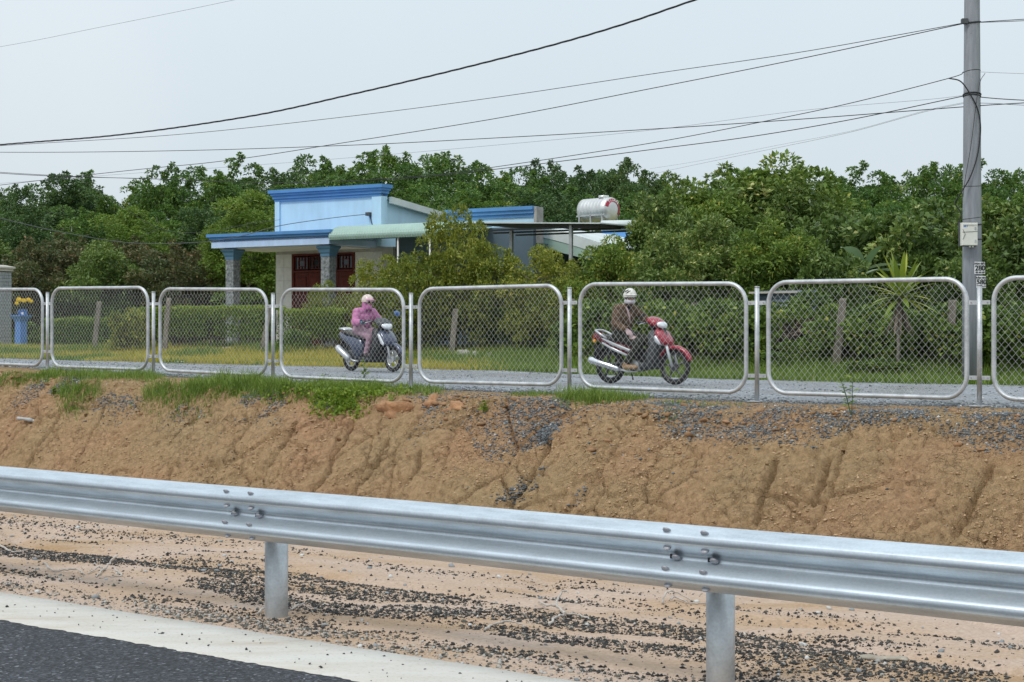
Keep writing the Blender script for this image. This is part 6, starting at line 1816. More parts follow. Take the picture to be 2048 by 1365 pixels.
weed(1703, 832, 34, 0.10, 0.022, 0.48, 'tall narrow-leaved weed sprouting before the panel right of the riders')
weed(107, 790, 40, 0.06, 0.03, 0.14, 'low green weed on the bank near the crushed bottle')
weed(728, 768, 30, 0.07, 0.045, 0.45, 'climbing weed on the panel in front of the rider in pink')
n = 2600
s0, t0 = bank_hit(680, 810)
px = np.concatenate([rng.normal(680, 26, 1400), rng.normal(740, 40, 700), rng.normal(640, 60, 500)]); py = np.concatenate([rng.normal(805, 13, 1400), rng.normal(787, 6, 700), rng.normal(786, 6, 500)])
sel = rng.choice(len(px), 320, replace=False)
SP = np.array([bank_hit(px[i], py[i]) for i in sel])
SP = SP[rng.integers(0, len(SP), n)] + rng.normal(0, 0.05, (n, 2))
P0 = bank_pt(SP[:, 0], np.clip(SP[:, 1], 15.8, 19.3)); P0[:, 2] += 0.01 + 0.05 * rng.random(n)
D = rng.normal(0, 0.7, (n, 3)); D[:, 2] += 0.5; D[:, 1] -= 0.4
V = leaf_quads(P0, D, 0.045 + 0.03 * rng.random(n), 0.03 + 0.02 * rng.random(n), 0.1)
tag(np_mesh('creeping_weeds', V, np.arange(n * 4).reshape(n, 4), L_HEDGE, None, np.clip(rng.normal(0.35, 0.2, n), 0, 1)), kind='stuff')
# dry straw on the gravel crest
n = 2200
s = rng.uniform(-17, -5.5, n); t = crest_t(s) + rng.normal(0.15, 0.22, n)
k = fbm(s * 1.2, t * 1.2, 3, 601) > 0.52
s, t = s[k], np.clip(t[k], 16.5, 18.8)
M_STRAW = leafmat('dry straw', [(0.0, (0.16, 0.13, 0.09)), (1.0, (0.36, 0.31, 0.22))], 0.8, 0.1)
pos = bank_pt(s, t)
blades('dry_straw', pos, 0.03 + 0.07 * rng.random(len(s)), 0.004 + 0 * s, M_STRAW, rng.random(len(s)), 1.8)
# ================================================================ MOTORBIKES
M_TYRE = pbr('tyre rubber', (0.018, 0.018, 0.019), 0.8, 0, 0.2, 20)
M_RIMD = pbr('dark alloy', (0.10, 0.10, 0.11), 0.4, 0.7)
M_RIMS = pbr('silver alloy', (0.55, 0.56, 0.57), 0.3, 0.8)
M_BPL = pbr('black plastic', (0.02, 0.021, 0.024), 0.5, 0, 0.2, 10)
M_GPL = pbr('dark grey plastic', (0.055, 0.06, 0.065), 0.5, 0, 0.2, 10)
M_RED = pbr('crimson gloss paint', (0.30, 0.008, 0.028), 0.35, 0, 0.08, 4, coat=0.7)
M_RED2 = pbr('dark maroon panel', (0.12, 0.008, 0.018), 0.4, 0, 0.1, 4)
M_BLUEM = pbr('blue-grey gloss paint', (0.04, 0.055, 0.10), 0.25, 0.2, 0.08, 4, coat=0.7)
M_SILV = pbr('silver paint', (0.58, 0.60, 0.62), 0.3, 0.5, 0.08, 4)
M_CHROME = pbr('bright chrome', (0.72, 0.73, 0.75), 0.15, 1.0, 0.05)
M_LENS = pbr('headlamp lens', (0.72, 0.75, 0.78), 0.08, 0.1, 0.1, 3, coat=1.0)
M_AMB = pbr('red lamp lens', (0.45, 0.02, 0.02), 0.2, coat=0.5)
M_AMB2 = pbr('amber lamp lens', (0.70, 0.30, 0.02), 0.25)
M_SEAT = pbr('black vinyl seat', (0.035, 0.035, 0.038), 0.55, 0, 0.2, 12)
M_SEATB = pbr('dark grey-brown vinyl seat', (0.07, 0.065, 0.06), 0.6, 0, 0.2, 12)
M_MIRB = pbr('blue mirror shell', (0.06, 0.14, 0.33), 0.35)

def wheel(bike, name, x, r, rimmat, nsp, wid=0.08):
    hub = MB().tube([(x, -0.06, r), (x, 0.06, r)], 0.045, 14).build(name, rimmat, bike)
    ring = lambda R_, n=40: [(x + R_ * math.cos(2 * math.pi * k / n), 0, r + R_ * math.sin(2 * math.pi * k / n)) for k in range(n)]
    t = MB().tube(ring(r - wid * 0.46), wid * 0.46, 10, False, True).build('tyre', M_TYRE, hub)
    MB().tube(ring(r - wid * 0.98), 0.016, 8, False, True).build('rim', rimmat, hub)
    for k in range(nsp):
        a = 2 * math.pi * k / nsp + 0.3
        MB().tube([(x + 0.035 * math.cos(a), -0.015, r + 0.035 * math.sin(a)), (x + (r - wid) * math.cos(a + 0.12), 0, r + (r - wid) * math.sin(a + 0.12))], [0.018, 0.013], 6).build('spoke', rimmat, hub)
    MB().tube([(x, -0.055, r), (x, -0.05, r)], 0.075, 24).build('brake_disc', rimmat, hub)
    return hub
def arc_shell(x, zc, r0, a0, a1, w, th, n=14):
    """mudguard: curved strip round a wheel"""
    rings = []
    for k in range(n + 1):
        a = R(a0 + (a1 - a0) * k / n); c, s = math.cos(a), math.sin(a)
        ww = w * (0.75 + 0.25 * math.sin(math.pi * k / n))
        rings.append([(x + r_ * c, y, zc + r_ * s) for r_, y in ((r0 - 0.035, -ww), (r0 + th * 0.6, -ww * 0.75), (r0 + th, 0), (r0 + th * 0.6, ww * 0.75), (r0 - 0.035, ww), (r0 + th * 0.2, ww * 0.6), (r0 + th * 0.5, 0), (r0 + th * 0.2, -ww * 0.6))])
    return MB().loft(rings, True, True)
def body(poly_by_y, **k): pass

def pull_tail(b, x0, k):
    """shortens everything behind x0 except the rear wheel"""
    for ch in b.children_recursive:
        if ch.type != 'MESH' or ch.name.startswith('rear_wheel') or (ch.parent and ch.parent.name.startswith('rear_wheel')) or ch.name.startswith('rear_mudguard'): continue
        for v in ch.data.vertices:
            if v.co.x < x0: v.co.x = x0 + (v.co.x - x0) * k

def red_bike(loc, rz):
    b = empty('motorbike', loc, rz, 'crimson red and silver underbone motorbike ridden along the gravel road', 'motorbike')
    WB, r = 1.26, 0.285
    wheel(b, 'rear_wheel', 0.0, r, M_RIMD, 5, 0.085); wheel(b, 'front_wheel', WB, r, M_RIMD, 5, 0.075)
    arc_shell(WB, r, 0.315, 18, 150, 0.062, 0.03).build('front_mudguard', M_RED, b)
    for s in (-1, 1):
        MB().tube([(WB, s * 0.075, r), (WB - 0.075, s * 0.075, 0.50), (WB - 0.15, s * 0.07, 0.74)], [0.024, 0.024, 0.028], 10).build('fork_leg', M_SILV, b)
    MB().tube([(WB - 0.12, 0, 0.62), (WB - 0.25, 0, 1.0)], 0.03, 10).build('steering_column', M_BPL, b)
    # front cowl, leg shield
    MB().plate([(0.97, 0.90), (1.06, 0.86), (1.17, 0.70), (1.18, 0.63), (1.10, 0.62), (1.00, 0.70), (0.93, 0.82)], -0.16, 0.16, 0.05, True).build('front_cowl', M_RED, b)
    MB().plate([(0.955, 0.78), (1.00, 0.80), (1.10, 0.66), (1.08, 0.62), (0.98, 0.66)], -0.175, 0.175, 0.02, True).build('turn_lamp', M_LENS, b)
    MB().plate([(0.86, 0.86), (0.955, 0.88), (1.04, 0.62), (0.98, 0.40), (0.90, 0.24), (0.80, 0.24), (0.82, 0.45), (0.88, 0.65)], -0.19, 0.19, 0.05, True).build('leg_shield', M_GPL, b)
    # headlamp nacelle, bars
    hd = MB().ell((0.90, 0, 0.99), (0.17, 0.15, 0.085), 18, 10, Matrix.Rotation(R(18), 3, 'Y')).build('headlamp_nacelle', M_RED, b)
    MB().ell((1.01, 0, 0.955), (0.085, 0.125, 0.055), 16, 9, Matrix.Rotation(R(38), 3, 'Y')).build('headlamp', M_LENS, hd)
    MB().ell((0.90, 0, 0.93), (0.12, 0.12, 0.06), 14, 8).build('lower_nacelle', M_BPL, hd)
    hb = MB().tube([(0.76, -0.33, 0.985), (0.80, -0.22, 0.985), (0.86, -0.1, 0.98), (0.86, 0.1, 0.98), (0.80, 0.22, 0.985), (0.76, 0.33, 0.985)], 0.012, 8).build('handlebar', M_BPL, b)
    for s in (-1, 1):
        MB().tube([(0.80, s * 0.22, 0.985), (0.755, s * 0.345, 0.985)], 0.019, 10).build('grip', M_BPL, hb)
        MB().tube([(0.82, s * 0.20, 0.985), (0.80, s * 0.33, 0.955)], 0.006, 6).build('lever', M_SILV, hb)
    # tunnel, engine, frame
    MB().plate([(0.86, 0.62), (0.92, 0.50), (0.82, 0.33), (0.55, 0.36), (0.40, 0.52), (0.45, 0.66), (0.66, 0.55)], -0.10, 0.10, 0.03, True).build('centre_tunnel', M_BPL, b)
    en = MB().ell((0.60, 0, 0.30), (0.19, 0.13, 0.10), 16, 10).tube([(0.66, 0, 0.31), (0.86, 0, 0.33)], [0.075, 0.065], 14).build('engine', M_GPL, b)
    MB().tube([(0.56, -0.15, 0.29), (0.56, -0.10, 0.29)], 0.10, 20).build('clutch_cover', M_RIMS, en)
    MB().tube([(0.0, -0.09, r), (0.28, -0.10, 0.33), (0.48, -0.08, 0.36)], 0.022, 8).tube([(0.0, 0.09, r), (0.28, 0.10, 0.33), (0.48, 0.08, 0.36)], 0.022, 8).build('swing_arm', M_BPL, b)
    for s in (-1, 1):
        MB().tube([(0.02, s * 0.115, 0.33), (0.09, s * 0.115, 0.62)], 0.026, 10).build('shock_absorber', M_BPL, b)
    # tail: side covers, seat, rail
    MB().plate([(0.60, 0.50), (0.56, 0.62), (0.10, 0.70), (-0.24, 0.79), (-0.36, 0.83), (-0.36, 0.75), (-0.12, 0.65), (0.25, 0.50), (0.48, 0.43)], -0.125, 0.125, 0.03, True).build('side_cover', M_RED2, b)
    for s in (-1, 1):
        y0, y1 = (-0.142, -0.118) if s < 0 else (0.118, 0.142)
        MB().plate([(0.54, 0.495), (0.55, 0.535), (0.20, 0.65), (-0.06, 0.735), (-0.14, 0.74), (0.12, 0.625)], y0, y1, 0.006, True).build('silver_panel', M_SILV, b)
        MB().plate([(0.40, 0.455), (0.44, 0.475), (0.10, 0.60), (-0.10, 0.675), (-0.12, 0.65), (0.16, 0.53)], y0, y1, 0.005, True).build('lower_silver_panel', M_SILV, b)
    MB().plate([(0.62, 0.60), (0.58, 0.67), (0.45, 0.715), (0.20, 0.74), (0.05, 0.775), (-0.18, 0.80), (-0.22, 0.77), (0.0, 0.71), (0.3, 0.655), (0.52, 0.60)], -0.135, 0.135, 0.04, True).build('seat', M_SEAT, b)
    MB().tube([(0.02, -0.145, 0.735), (-0.20, -0.145, 0.825), (-0.32, -0.10, 0.865), (-0.345, 0, 0.87), (-0.32, 0.10, 0.865), (-0.20, 0.145, 0.825), (0.02, 0.145, 0.735)], 0.018, 9).build('grab_rail', M_SILV, b)
    MB().plate([(-0.30, 0.83), (-0.40, 0.80), (-0.42, 0.72), (-0.36, 0.70), (-0.31, 0.76)], -0.09, 0.09, 0.02, True).build('tail_lamp', M_AMB, b)
    for s in (-1, 1): MB().ell((-0.33, s * 0.11, 0.69), (0.045, 0.03, 0.03), 10, 7).build('rear_turn_lamp', M_AMB2, b)
    arc_shell(0.0, r, 0.33, 60, 168, 0.07, 0.02).build('rear_mudguard', M_BPL, b)
    MB().plate([(-0.36, 0.62), (-0.30, 0.66), (-0.37, 0.42), (-0.41, 0.42)], -0.07, 0.07, 0.01, True).build('plate_holder', M_BPL, b)
    ex = MB().tube([(0.66, -0.09, 0.24), (0.45, -0.14, 0.20), (0.28, -0.155, 0.24)], 0.018, 8).build('exhaust_pipe', M_SILV, b)
    MB().tube([(0.30, -0.16, 0.235), (0.27, -0.165, 0.245), (-0.34, -0.175, 0.375), (-0.40, -0.175, 0.388), (-0.41, -0.175, 0.39)], [0.03, 0.048, 0.056, 0.05, 0.02], 14).build('muffler', M_CHROME, ex)
    for s in (-1, 1):
        MB().tube([(0.60, s * 0.10, 0.23), (0.60, s * 0.27, 0.23)], 0.018, 8).build('foot_peg', M_BPL, b)
    MB().tube([(0.30, 0.13, 0.30), (0.33, 0.17, 0.06)], 0.012, 6).build('side_stand', M_BPL, b)
    pull_tail(b, 0.05, 0.76)
    return b

def blue_scooter(loc, rz):
    b = empty('motorbike', loc, rz, 'dark blue-grey step-through scooter ridden by the person in pink', 'motorbike')
    WB, r = 1.26, 0.245
    wheel(b, 'rear_wheel', 0.0, r, M_RIMS, 5, 0.09); wheel(b, 'front_wheel', WB, r, M_RIMS, 5, 0.085)
    arc_shell(WB, r, 0.28, 20, 152, 0.065, 0.03).build('front_mudguard', M_BLUEM, b)
    for s in (-1, 1):
        MB().tube([(WB, s * 0.07, r), (WB - 0.07, s * 0.07, 0.46), (WB - 0.14, s * 0.07, 0.66)], 0.023, 10).build('fork_leg', M_SILV, b)
    MB().tube([(WB - 0.11, 0, 0.55), (WB - 0.26, 0, 0.95)], 0.03, 10).build('steering_column', M_BPL, b)
    MB().plate([(0.98, 0.80), (1.08, 0.78), (1.24, 0.60), (1.26, 0.50), (1.17, 0.47), (1.03, 0.52), (0.96, 0.65)], -0.17, 0.17, 0.06, True).build('front_cowl', M_BLUEM, b)
    for s in (-1, 1):
        y0, y1 = (-0.185, -0.150) if s < 0 else (0.150, 0.185)
        MB().plate([(1.00, 0.72), (1.05, 0.72), (1.20, 0.54), (1.18, 0.49), (1.10, 0.53)], y0, y1, 0.012, True).build('turn_lamp', M_LENS, b)
    MB().plate([(0.88, 0.84), (0.97, 0.84), (1.06, 0.52), (0.98, 0.30), (0.86, 0.20), (0.78, 0.24), (0.84, 0.38), (0.90, 0.58)], -0.21, 0.21, 0.05, True).build('leg_shield', M_BPL, b)
    hd = MB().ell((0.96, 0, 0.92), (0.18, 0.17, 0.09), 18, 10, Matrix.Rotation(R(22), 3, 'Y')).build('headlamp_nacelle', M_GPL, b)
    MB().ell((1.07, 0, 0.87), (0.10, 0.13, 0.06), 16, 9, Matrix.Rotation(R(42), 3, 'Y')).build('headlamp', M_LENS, hd)
    hb = MB().tube([(0.78, -0.34, 0.94), (0.84, -0.2, 0.95), (0.92, -0.08, 0.95), (0.92, 0.08, 0.95), (0.84, 0.2, 0.95), (0.78, 0.34, 0.94)], 0.012, 8).build('handlebar', M_BPL, b)
    for s in (-1, 1):
        MB().tube([(0.83, s * 0.21, 0.95), (0.775, s * 0.35, 0.94)], 0.019, 10).build('grip', M_BPL, hb)
        MB().tube([(0.85, s * 0.20, 0.955), (0.83, s * 0.33, 0.92)], 0.006, 6).build('lever', M_SILV, hb)
        if s < 0: continue
        m = MB().tube([(0.86, s * 0.20, 0.96), (0.92, s * 0.25, 1.05), (0.96, s * 0.29, 1.09)], 0.007, 6).build('mirror_stalk', M_BPL, hb)
        MB().ell((0.98, s * 0.33, 1.10), (0.03, 0.085, 0.055), 14, 8, Matrix.Rotation(R(-12), 3, 'X')).build('mirror', M_MIRB, m)
    MB().plate([(0.92, 0.30), (0.94, 0.22), (0.84, 0.17), (0.45, 0.17), (0.40, 0.28), (0.80, 0.275)], -0.17, 0.17, 0.02, True).build('floorboard', M_BPL, b)
    MB().plate([(0.44, 0.26), (0.52, 0.34), (0.50, 0.60), (0.30, 0.66), (-0.02, 0.70), (-0.26, 0.76), (-0.30, 0.70), (-0.16, 0.60), (0.06, 0.50), (0.22, 0.38), (0.32, 0.22)], -0.165, 0.165, 0.05, True).build('body_shell', M_BLUEM, b)
    MB().plate([(0.55, 0.60), (0.52, 0.69), (0.40, 0.745), (0.16, 0.755), (-0.02, 0.80), (-0.20, 0.80), (-0.20, 0.755), (0.1, 0.68), (0.42, 0.62)], -0.145, 0.145, 0.04, True).build('seat', M_SEATB, b)
    MB().plate([(-0.08, 0.80), (-0.20, 0.845), (-0.34, 0.835), (-0.34, 0.80), (-0.20, 0.79), (-0.08, 0.76)], -0.12, 0.12, 0.02, True).build('grab_rail', M_SILV, b)
    MB().plate([(-0.26, 0.78), (-0.34, 0.76), (-0.36, 0.68), (-0.30, 0.66)], -0.09, 0.09, 0.015, True).build('tail_lamp', M_AMB, b)
    MB().plate([(0.40, 0.20), (0.44, 0.34), (0.20, 0.42), (-0.05, 0.36), (-0.08, 0.22), (0.15, 0.18)], -0.09, 0.13, 0.03, True).build('engine', M_GPL, b)
    arc_shell(0.0, r, 0.29, 70, 175, 0.075, 0.02).build('rear_mudguard', M_BPL, b)
    MB().plate([(-0.34, 0.56), (-0.27, 0.62), (-0.40, 0.32), (-0.44, 0.33)], -0.07, 0.07, 0.01, True).build('plate_holder', M_BPL, b)
    for s in (-1, 1): MB().tube([(0.0, s * 0.12, r), (0.03, s * 0.12, 0.58)], 0.026, 10).build('shock_absorber', M_BPL, b)
    ex = MB().tube([(0.35, -0.10, 0.20), (0.25, -0.14, 0.20), (0.16, -0.16, 0.24)], 0.018, 8).build('exhaust_pipe', M_SILV, b)
    MB().tube([(0.16, -0.165, 0.24), (0.13, -0.17, 0.25), (-0.22, -0.18, 0.43), (-0.27, -0.18, 0.455), (-0.28, -0.18, 0.46)], [0.035, 0.062, 0.068, 0.058, 0.02], 14).build('muffler', M_SILV, ex)
    pull_tail(b, 0.05, 0.78)
    return b

# ================================================================ RIDERS
def capsule(mb, p0, p1, r0, r1, n=14):
    p0, p1 = Vector(p0), Vector(p1); d = (p1 - p0); L = d.length or 1e-6; d = d / L
    pts = []; rs = []
    for k in range(5):
        a = R(90) * k / 4; pts.append(p0 - d * r0 * math.cos(a)); rs.append(max(0.0008, r0 * math.sin(a)))
    for k in range(5):
        a = R(90) * k / 4; pts.append(p1 + d * r1 * math.sin(a)); rs.append(max(0.0008, r1 * math.cos(a)))
    mb.tube(pts, rs, n, True)
def remesh(mb, vox, smooth=6):
    o = mb.build('tmp_body', None)
    m = o.modifiers.new('r', 'REMESH'); m.mode = 'VOXEL'; m.voxel_size = vox; m.use_smooth_shade = True
    s = o.modifiers.new('s', 'SMOOTH'); s.iterations = smooth; s.factor = 0.5
    dg = bpy.context.evaluated_depsgraph_get()
    me = bpy.data.meshes.new_from_object(o.evaluated_get(dg))
    bpy.data.objects.remove(o)
    return me
def seg_dist(V, a, b):
    a = np.array(a); b = np.array(b); ab = b - a
    k = np.clip(((V - a) @ ab) / (ab @ ab + 1e-12), 0, 1)
    return np.linalg.norm(V - a - k[:, None] * ab, axis=1)

def hand(mb, wrist, tip, up, grip, side):
    """palm and five fingers; grip: fingers curl round a bar along `grip` direction, or rest along the thigh"""
    wrist, tip = Vector(wrist), Vector(tip)
    d = (tip - wrist).normalized(); up = Vector(up); up = (up - d * up.dot(d)).normalized(); sd = d.cross(up)
    palm_e = wrist + d * 0.085
    for k in range(4):
        o = sd * (0.028 - 0.0187 * k)
        capsule(mb, wrist + o * 0.6, palm_e + o, 0.017, 0.014, 10)
        L = (0.070, 0.080, 0.075, 0.058)[k]
        p0 = palm_e + o; c = grip
        p1 = p0 + (d * math.cos(0.5 * c) - up * math.sin(0.5 * c)) * L * 0.42
        p2 = p1 + (d * math.cos(1.6 * c) - up * math.sin(1.6 * c)) * L * 0.33
        p3 = p2 + (d * math.cos(2.6 * c) - up * math.sin(2.6 * c)) * L * 0.25
        capsule(mb, p0, p1, 0.0092, 0.0088, 8); capsule(mb, p1, p2, 0.0088, 0.008, 8); capsule(mb, p2, p3, 0.008, 0.007, 8)
    th0 = wrist + d * 0.03 + sd * side * 0.028
    th1 = th0 + (d * 0.7 + sd * side * 0.6 - up * 0.3 * grip) * 0.042; th2 = th1 + (d * 0.9 - sd * side * 0.1 - up * 0.6 * grip) * 0.035
    capsule(mb, th0, th1, 0.012, 0.0105, 8); capsule(mb, th1, th2, 0.0105, 0.009, 8)

def rider(loc, rz, J, cfg, label):
    """J: joints in the bike's frame. Builds one continuous body, then clothes as offset shells of it"""
    o = empty('person', loc, rz, label, 'person')
    mb = MB(); segs = []
    def bone(reg, a, b, r0, r1): capsule(mb, J[a] if isinstance(a, str) else a, J[b] if isinstance(b, str) else b, r0, r1); segs.append((reg, J[a] if isinstance(a, str) else a, J[b] if isinstance(b, str) else b))
    pel, ch, nk = Vector(J['pelvis']), Vector(J['chest']), Vector(J['neck'])
    hd = Vector(J['head'])
    W = cfg['bulk']
    for s in (-1, 1):
        off = Vector((0, s * 0.075, 0))
        bone('legs', tuple(pel + Vector((0, s * 0.085, 0))), tuple(pel + Vector((0.02, s * 0.06, 0.10))), 0.105 * W, 0.10 * W)
        bone('torso', tuple(pel + Vector((0, s * 0.07, 0.10))), tuple(ch + off), 0.100 * W, 0.110 * W)
        bone('torso', tuple(ch + off), tuple(nk + Vector((-0.01, s * 0.10, -0.055))), 0.105 * W, 0.065 * W)
    bone('torso', tuple(pel + Vector((0.03, 0, 0.08))), tuple(ch + Vector((0.03, 0, 0))), 0.10 * W, 0.105 * W)
    bone('neck', tuple(nk - Vector((0, 0, 0.03))), tuple(hd - Vector((0.01, 0, 0.06))), 0.056, 0.052)
    for s, sd in ((-1, 'r'), (1, 'l')):
        bone('arms', 'sh_' + sd, 'el_' + sd, 0.062 * W, 0.048 * W); bone('arms', 'el_' + sd, 'wr_' + sd, 0.046 * W, 0.032)
        bone('arms', tuple(ch + Vector((0, s * 0.08, 0.08))), 'sh_' + sd, 0.075 * W, 0.066 * W)
        bone('legs', 'hip_' + sd, 'kn_' + sd, 0.092 * W, 0.066); bone('legs', 'kn_' + sd, 'an_' + sd, 0.062, 0.042)
        an, to = Vector(J['an_' + sd]), Vector(J['to_' + sd])
        fd = (to - an); fd.z = 0; fd.normalize()
        heel = Vector((an.x, an.y, to.z)) - fd * 0.045
        bone('feet', tuple(heel), tuple(to - fd * 0.05), 0.036, 0.036); bone('feet', tuple(to - fd * 0.06), tuple(to), 0.036, 0.027); bone('feet', tuple(an), tuple(heel + Vector((0, 0, 0.01))), 0.042, 0.038)
        b0 = len(mb.v)
        hand(mb, J['wr_' + sd], J['hand_' + sd], J.get('up_' + sd, (0, 0, 1)), cfg['grip_' + sd], -s if sd == 'r' else -s)
        segs.append(('hands_' + sd, J['wr_' + sd], J['hand_' + sd]))
    # head with brow, nose, chin, ears
    yaw = Matrix.Rotation(cfg['yaw'], 3, 'Z')
    def hp(x, y, z): return tuple(hd + yaw @ Vector((x, y, z)))
    mb.ell(hd + Vector((0, 0, 0.03)), (0.098, 0.076, 0.10), 18, 12, yaw)
    mb.ell(Vector(hp(0.022, 0, -0.035)), (0.070, 0.060, 0.085), 16, 10, yaw)
    capsule(mb, hp(0.085, 0, 0.02), hp(0.108, 0, -0.018), 0.010, 0.014, 8)
    capsule(mb, hp(0.075, -0.012, -0.058), hp(0.075, 0.012, -0.058), 0.014, 0.014, 8)
    for s in (-1, 1): mb.ell(Vector(hp(-0.005, s * 0.076, -0.005)), (0.016, 0.010, 0.030), 8, 6, yaw)
    segs.append(('head', tuple(hd + Vector((0, 0, 0.05))), hp(0.03, 0, -0.05)))
    me = remesh(mb, 0.0085, 4)
    me.name = 'body'; me.materials.append(cfg['skin'])
    link(bpy.data.objects.new('body', me), o)
    V = np.empty(len(me.vertices) * 3); me.vertices.foreach_get('co', V); V = V.reshape(-1, 3)
    Nn = np.empty(len(me.vertices) * 3); me.vertices.foreach_get('normal', Nn); Nn = Nn.reshape(-1, 3)
    D = np.stack([seg_dist(V, a, b) for _, a, b in segs], 1)
    reg = np.array([r_ for r_, _, _ in segs])[np.argmin(D, 1)]
    def shell(name, regs, off, mat, wr=0.006, extra=None):
        keepv = np.isin(reg, regs)
        if extra is not None: keepv = keepv & extra(V)
        fcs = []
        for p in me.polygons:
            if all(keepv[i] for i in p.vertices): fcs.append(list(p.vertices))
        if not fcs: return None
        used = sorted(set(i for f in fcs for i in f)); mp = {v: i for i, v in enumerate(used)}
        U = V[used]
        wv = wr * 2 * (fbm(U[:, 0] * 14 + U[:, 1] * 6, U[:, 2] * 16 + U[:, 1] * 9, 3, 71) - 0.5) + wr * np.sin(U[:, 2] * 70 + 6 * fbm(U[:, 0] * 8, U[:, 1] * 8, 2, 72)) * 0.4
        U = U + Nn[used] * (off + wv)[:, None]
        m2 = bpy.data.meshes.new(name); m2.from_pydata(U.tolist(), [], [[mp[i] for i in f] for f in fcs])
        m2.polygons.foreach_set('use_smooth', [True] * len(m2.polygons)); m2.materials.append(mat); m2.update()
        ob = link(bpy.data.objects.new(name, m2), o)
        sd_ = ob.modifiers.new('thickness', 'SOLIDIFY'); sd_.thickness = 0.005; sd_.offset = -1
        return ob
    zcut = pel.z + 0.02
    shell('trousers', ['legs', 'torso'], 0.010, cfg['trousers'], 0.007, lambda V: V[:, 2] < pel.z + 0.14)
    shell('jacket', ['torso', 'arms'], 0.020, cfg['jacket'], 0.006, lambda V: V[:, 2] > pel.z + 0.035)
    for sd, sg in (('r', -1), ('l', 1)): shell('shoe', ['feet'], 0.006, cfg['shoes'], 0.001, lambda V: V[:, 1] * sg > 0)
    if cfg.get('gloves'):
        for sd in 'rl': shell('glove', ['hands_' + sd], 0.003, cfg['gloves'], 0.001)
    if cfg.get('collar'): shell('collar', ['neck'], 0.012, cfg['collar'], 0.004)
    # eyes
    for s in (-1, 1):
        MB().ell(hp(0.078, s * 0.030, 0.012), (0.012, 0.014, 0.010), 10, 7).build('eye', M_INK, o)
    return o, hd, yaw, hp

M_SKIN = pbr('skin', (0.36, 0.20, 0.13), 0.55, 0, 0.08, 20)
M_JBR = pbr('brown jacket cloth', (0.15, 0.092, 0.05), 0.85, 0, 0.2, 12, 0.6, 40, col2=(0.075, 0.042, 0.022))
M_TROL = pbr('dark olive trousers', (0.030, 0.032, 0.024), 0.9, 0, 0.2, 14, 0.2, 90)
M_SHOE = pbr('tan shoes', (0.30, 0.19, 0.10), 0.7, 0, 0.2, 20)
M_GLP = pbr('pale pink gloves', (0.50, 0.36, 0.37), 0.85)
M_HWH = pbr('off-white helmet shell', (0.66, 0.64, 0.58), 0.3, 0, 0.05, 4, coat=0.4)
M_HCR = pbr('cream-pink helmet shell', (0.68, 0.55, 0.49), 0.35, 0, 0.05, 4, coat=0.4)
M_MASK = pbr('pale cloth mask', (0.58, 0.56, 0.60), 0.85)
M_JPK = pbr('pink jacket cloth', (0.56, 0.24, 0.41), 0.8, 0, 0.15, 16, 0.5, 50, col2=(0.45, 0.12, 0.30))
M_TPK = pbr('dusty mauve trousers', (0.40, 0.26, 0.32), 0.85, 0, 0.15, 12, 0.5, 40, col2=(0.32, 0.19, 0.25))
M_FPK = pbr('pink face cloth', (0.50, 0.16, 0.36), 0.85)
M_GLT = pbr('teal gloves', (0.03, 0.13, 0.20), 0.8)
M_SHD = pbr('dark sandals', (0.05, 0.04, 0.045), 0.7)
M_LENSD = pbr('dark lenses', (0.012, 0.012, 0.015), 0.1)
M_HAIR = pbr('black hair', (0.012, 0.011, 0.011), 0.5)

def helmet(o, hd, yaw, hp, mat, visor_mat, stripes=False, brim=0.05):
    M3 = yaw
    h = MB().ell(hd + Vector((0, 0, 0.035)), (0.130, 0.108, 0.122), 24, 12, M3, True, (R(-14), R(90))).ell(hd + Vector((0, 0, 0.035)), (0.124, 0.102, 0.116), 24, 12, M3, True, (R(-14), R(90))).build('helmet', mat, o, None, False)
    vs_ = []; n = 12
    for k in range(n + 1):
        a = R(-62 + 124 * k / n)
        for f, z in ((1.0, 0.058), (1.0 + brim / 0.13 * math.cos(a) ** 0.6, 0.040)):
            vs_.append(hp(0.128 * math.cos(a) * f, 0.106 * math.sin(a) * f, z))
    MB().add(vs_, [(2 * k, 2 * k + 1, 2 * k + 3, 2 * k + 2) for k in range(n)], True).build('peak', visor_mat, h, None, False)
    if stripes:
        for a0, z0, a1, z1 in ((-70, 0.09, -35, 0.13), (-55, 0.07, -10, 0.115), (-100, 0.07, -75, 0.12)):
            pts = []
            for k in range(6):
                f = k / 5; a = R(a0 + (a1 - a0) * f); z = z0 + (z1 - z0) * f
                q = math.sqrt(max(0, 1 - ((z - 0.035) / 0.123) ** 2)) * 1.01
                pts.append(hp(0.130 * q * math.cos(a), 0.108 * q * math.sin(a), z))
            MB().tube(pts, [0.003, 0.009, 0.011, 0.010, 0.007, 0.002], 6).build('helmet_stripe', M_INK, h)
    MB().tube([hp(0.03, -0.078, 0.0), hp(0.045, -0.060, -0.07), hp(0.05, 0, -0.105), hp(0.045, 0.060, -0.07), hp(0.03, 0.078, 0.0)], 0.006, 6).build('chin_strap', M_BPL, h)
    return h
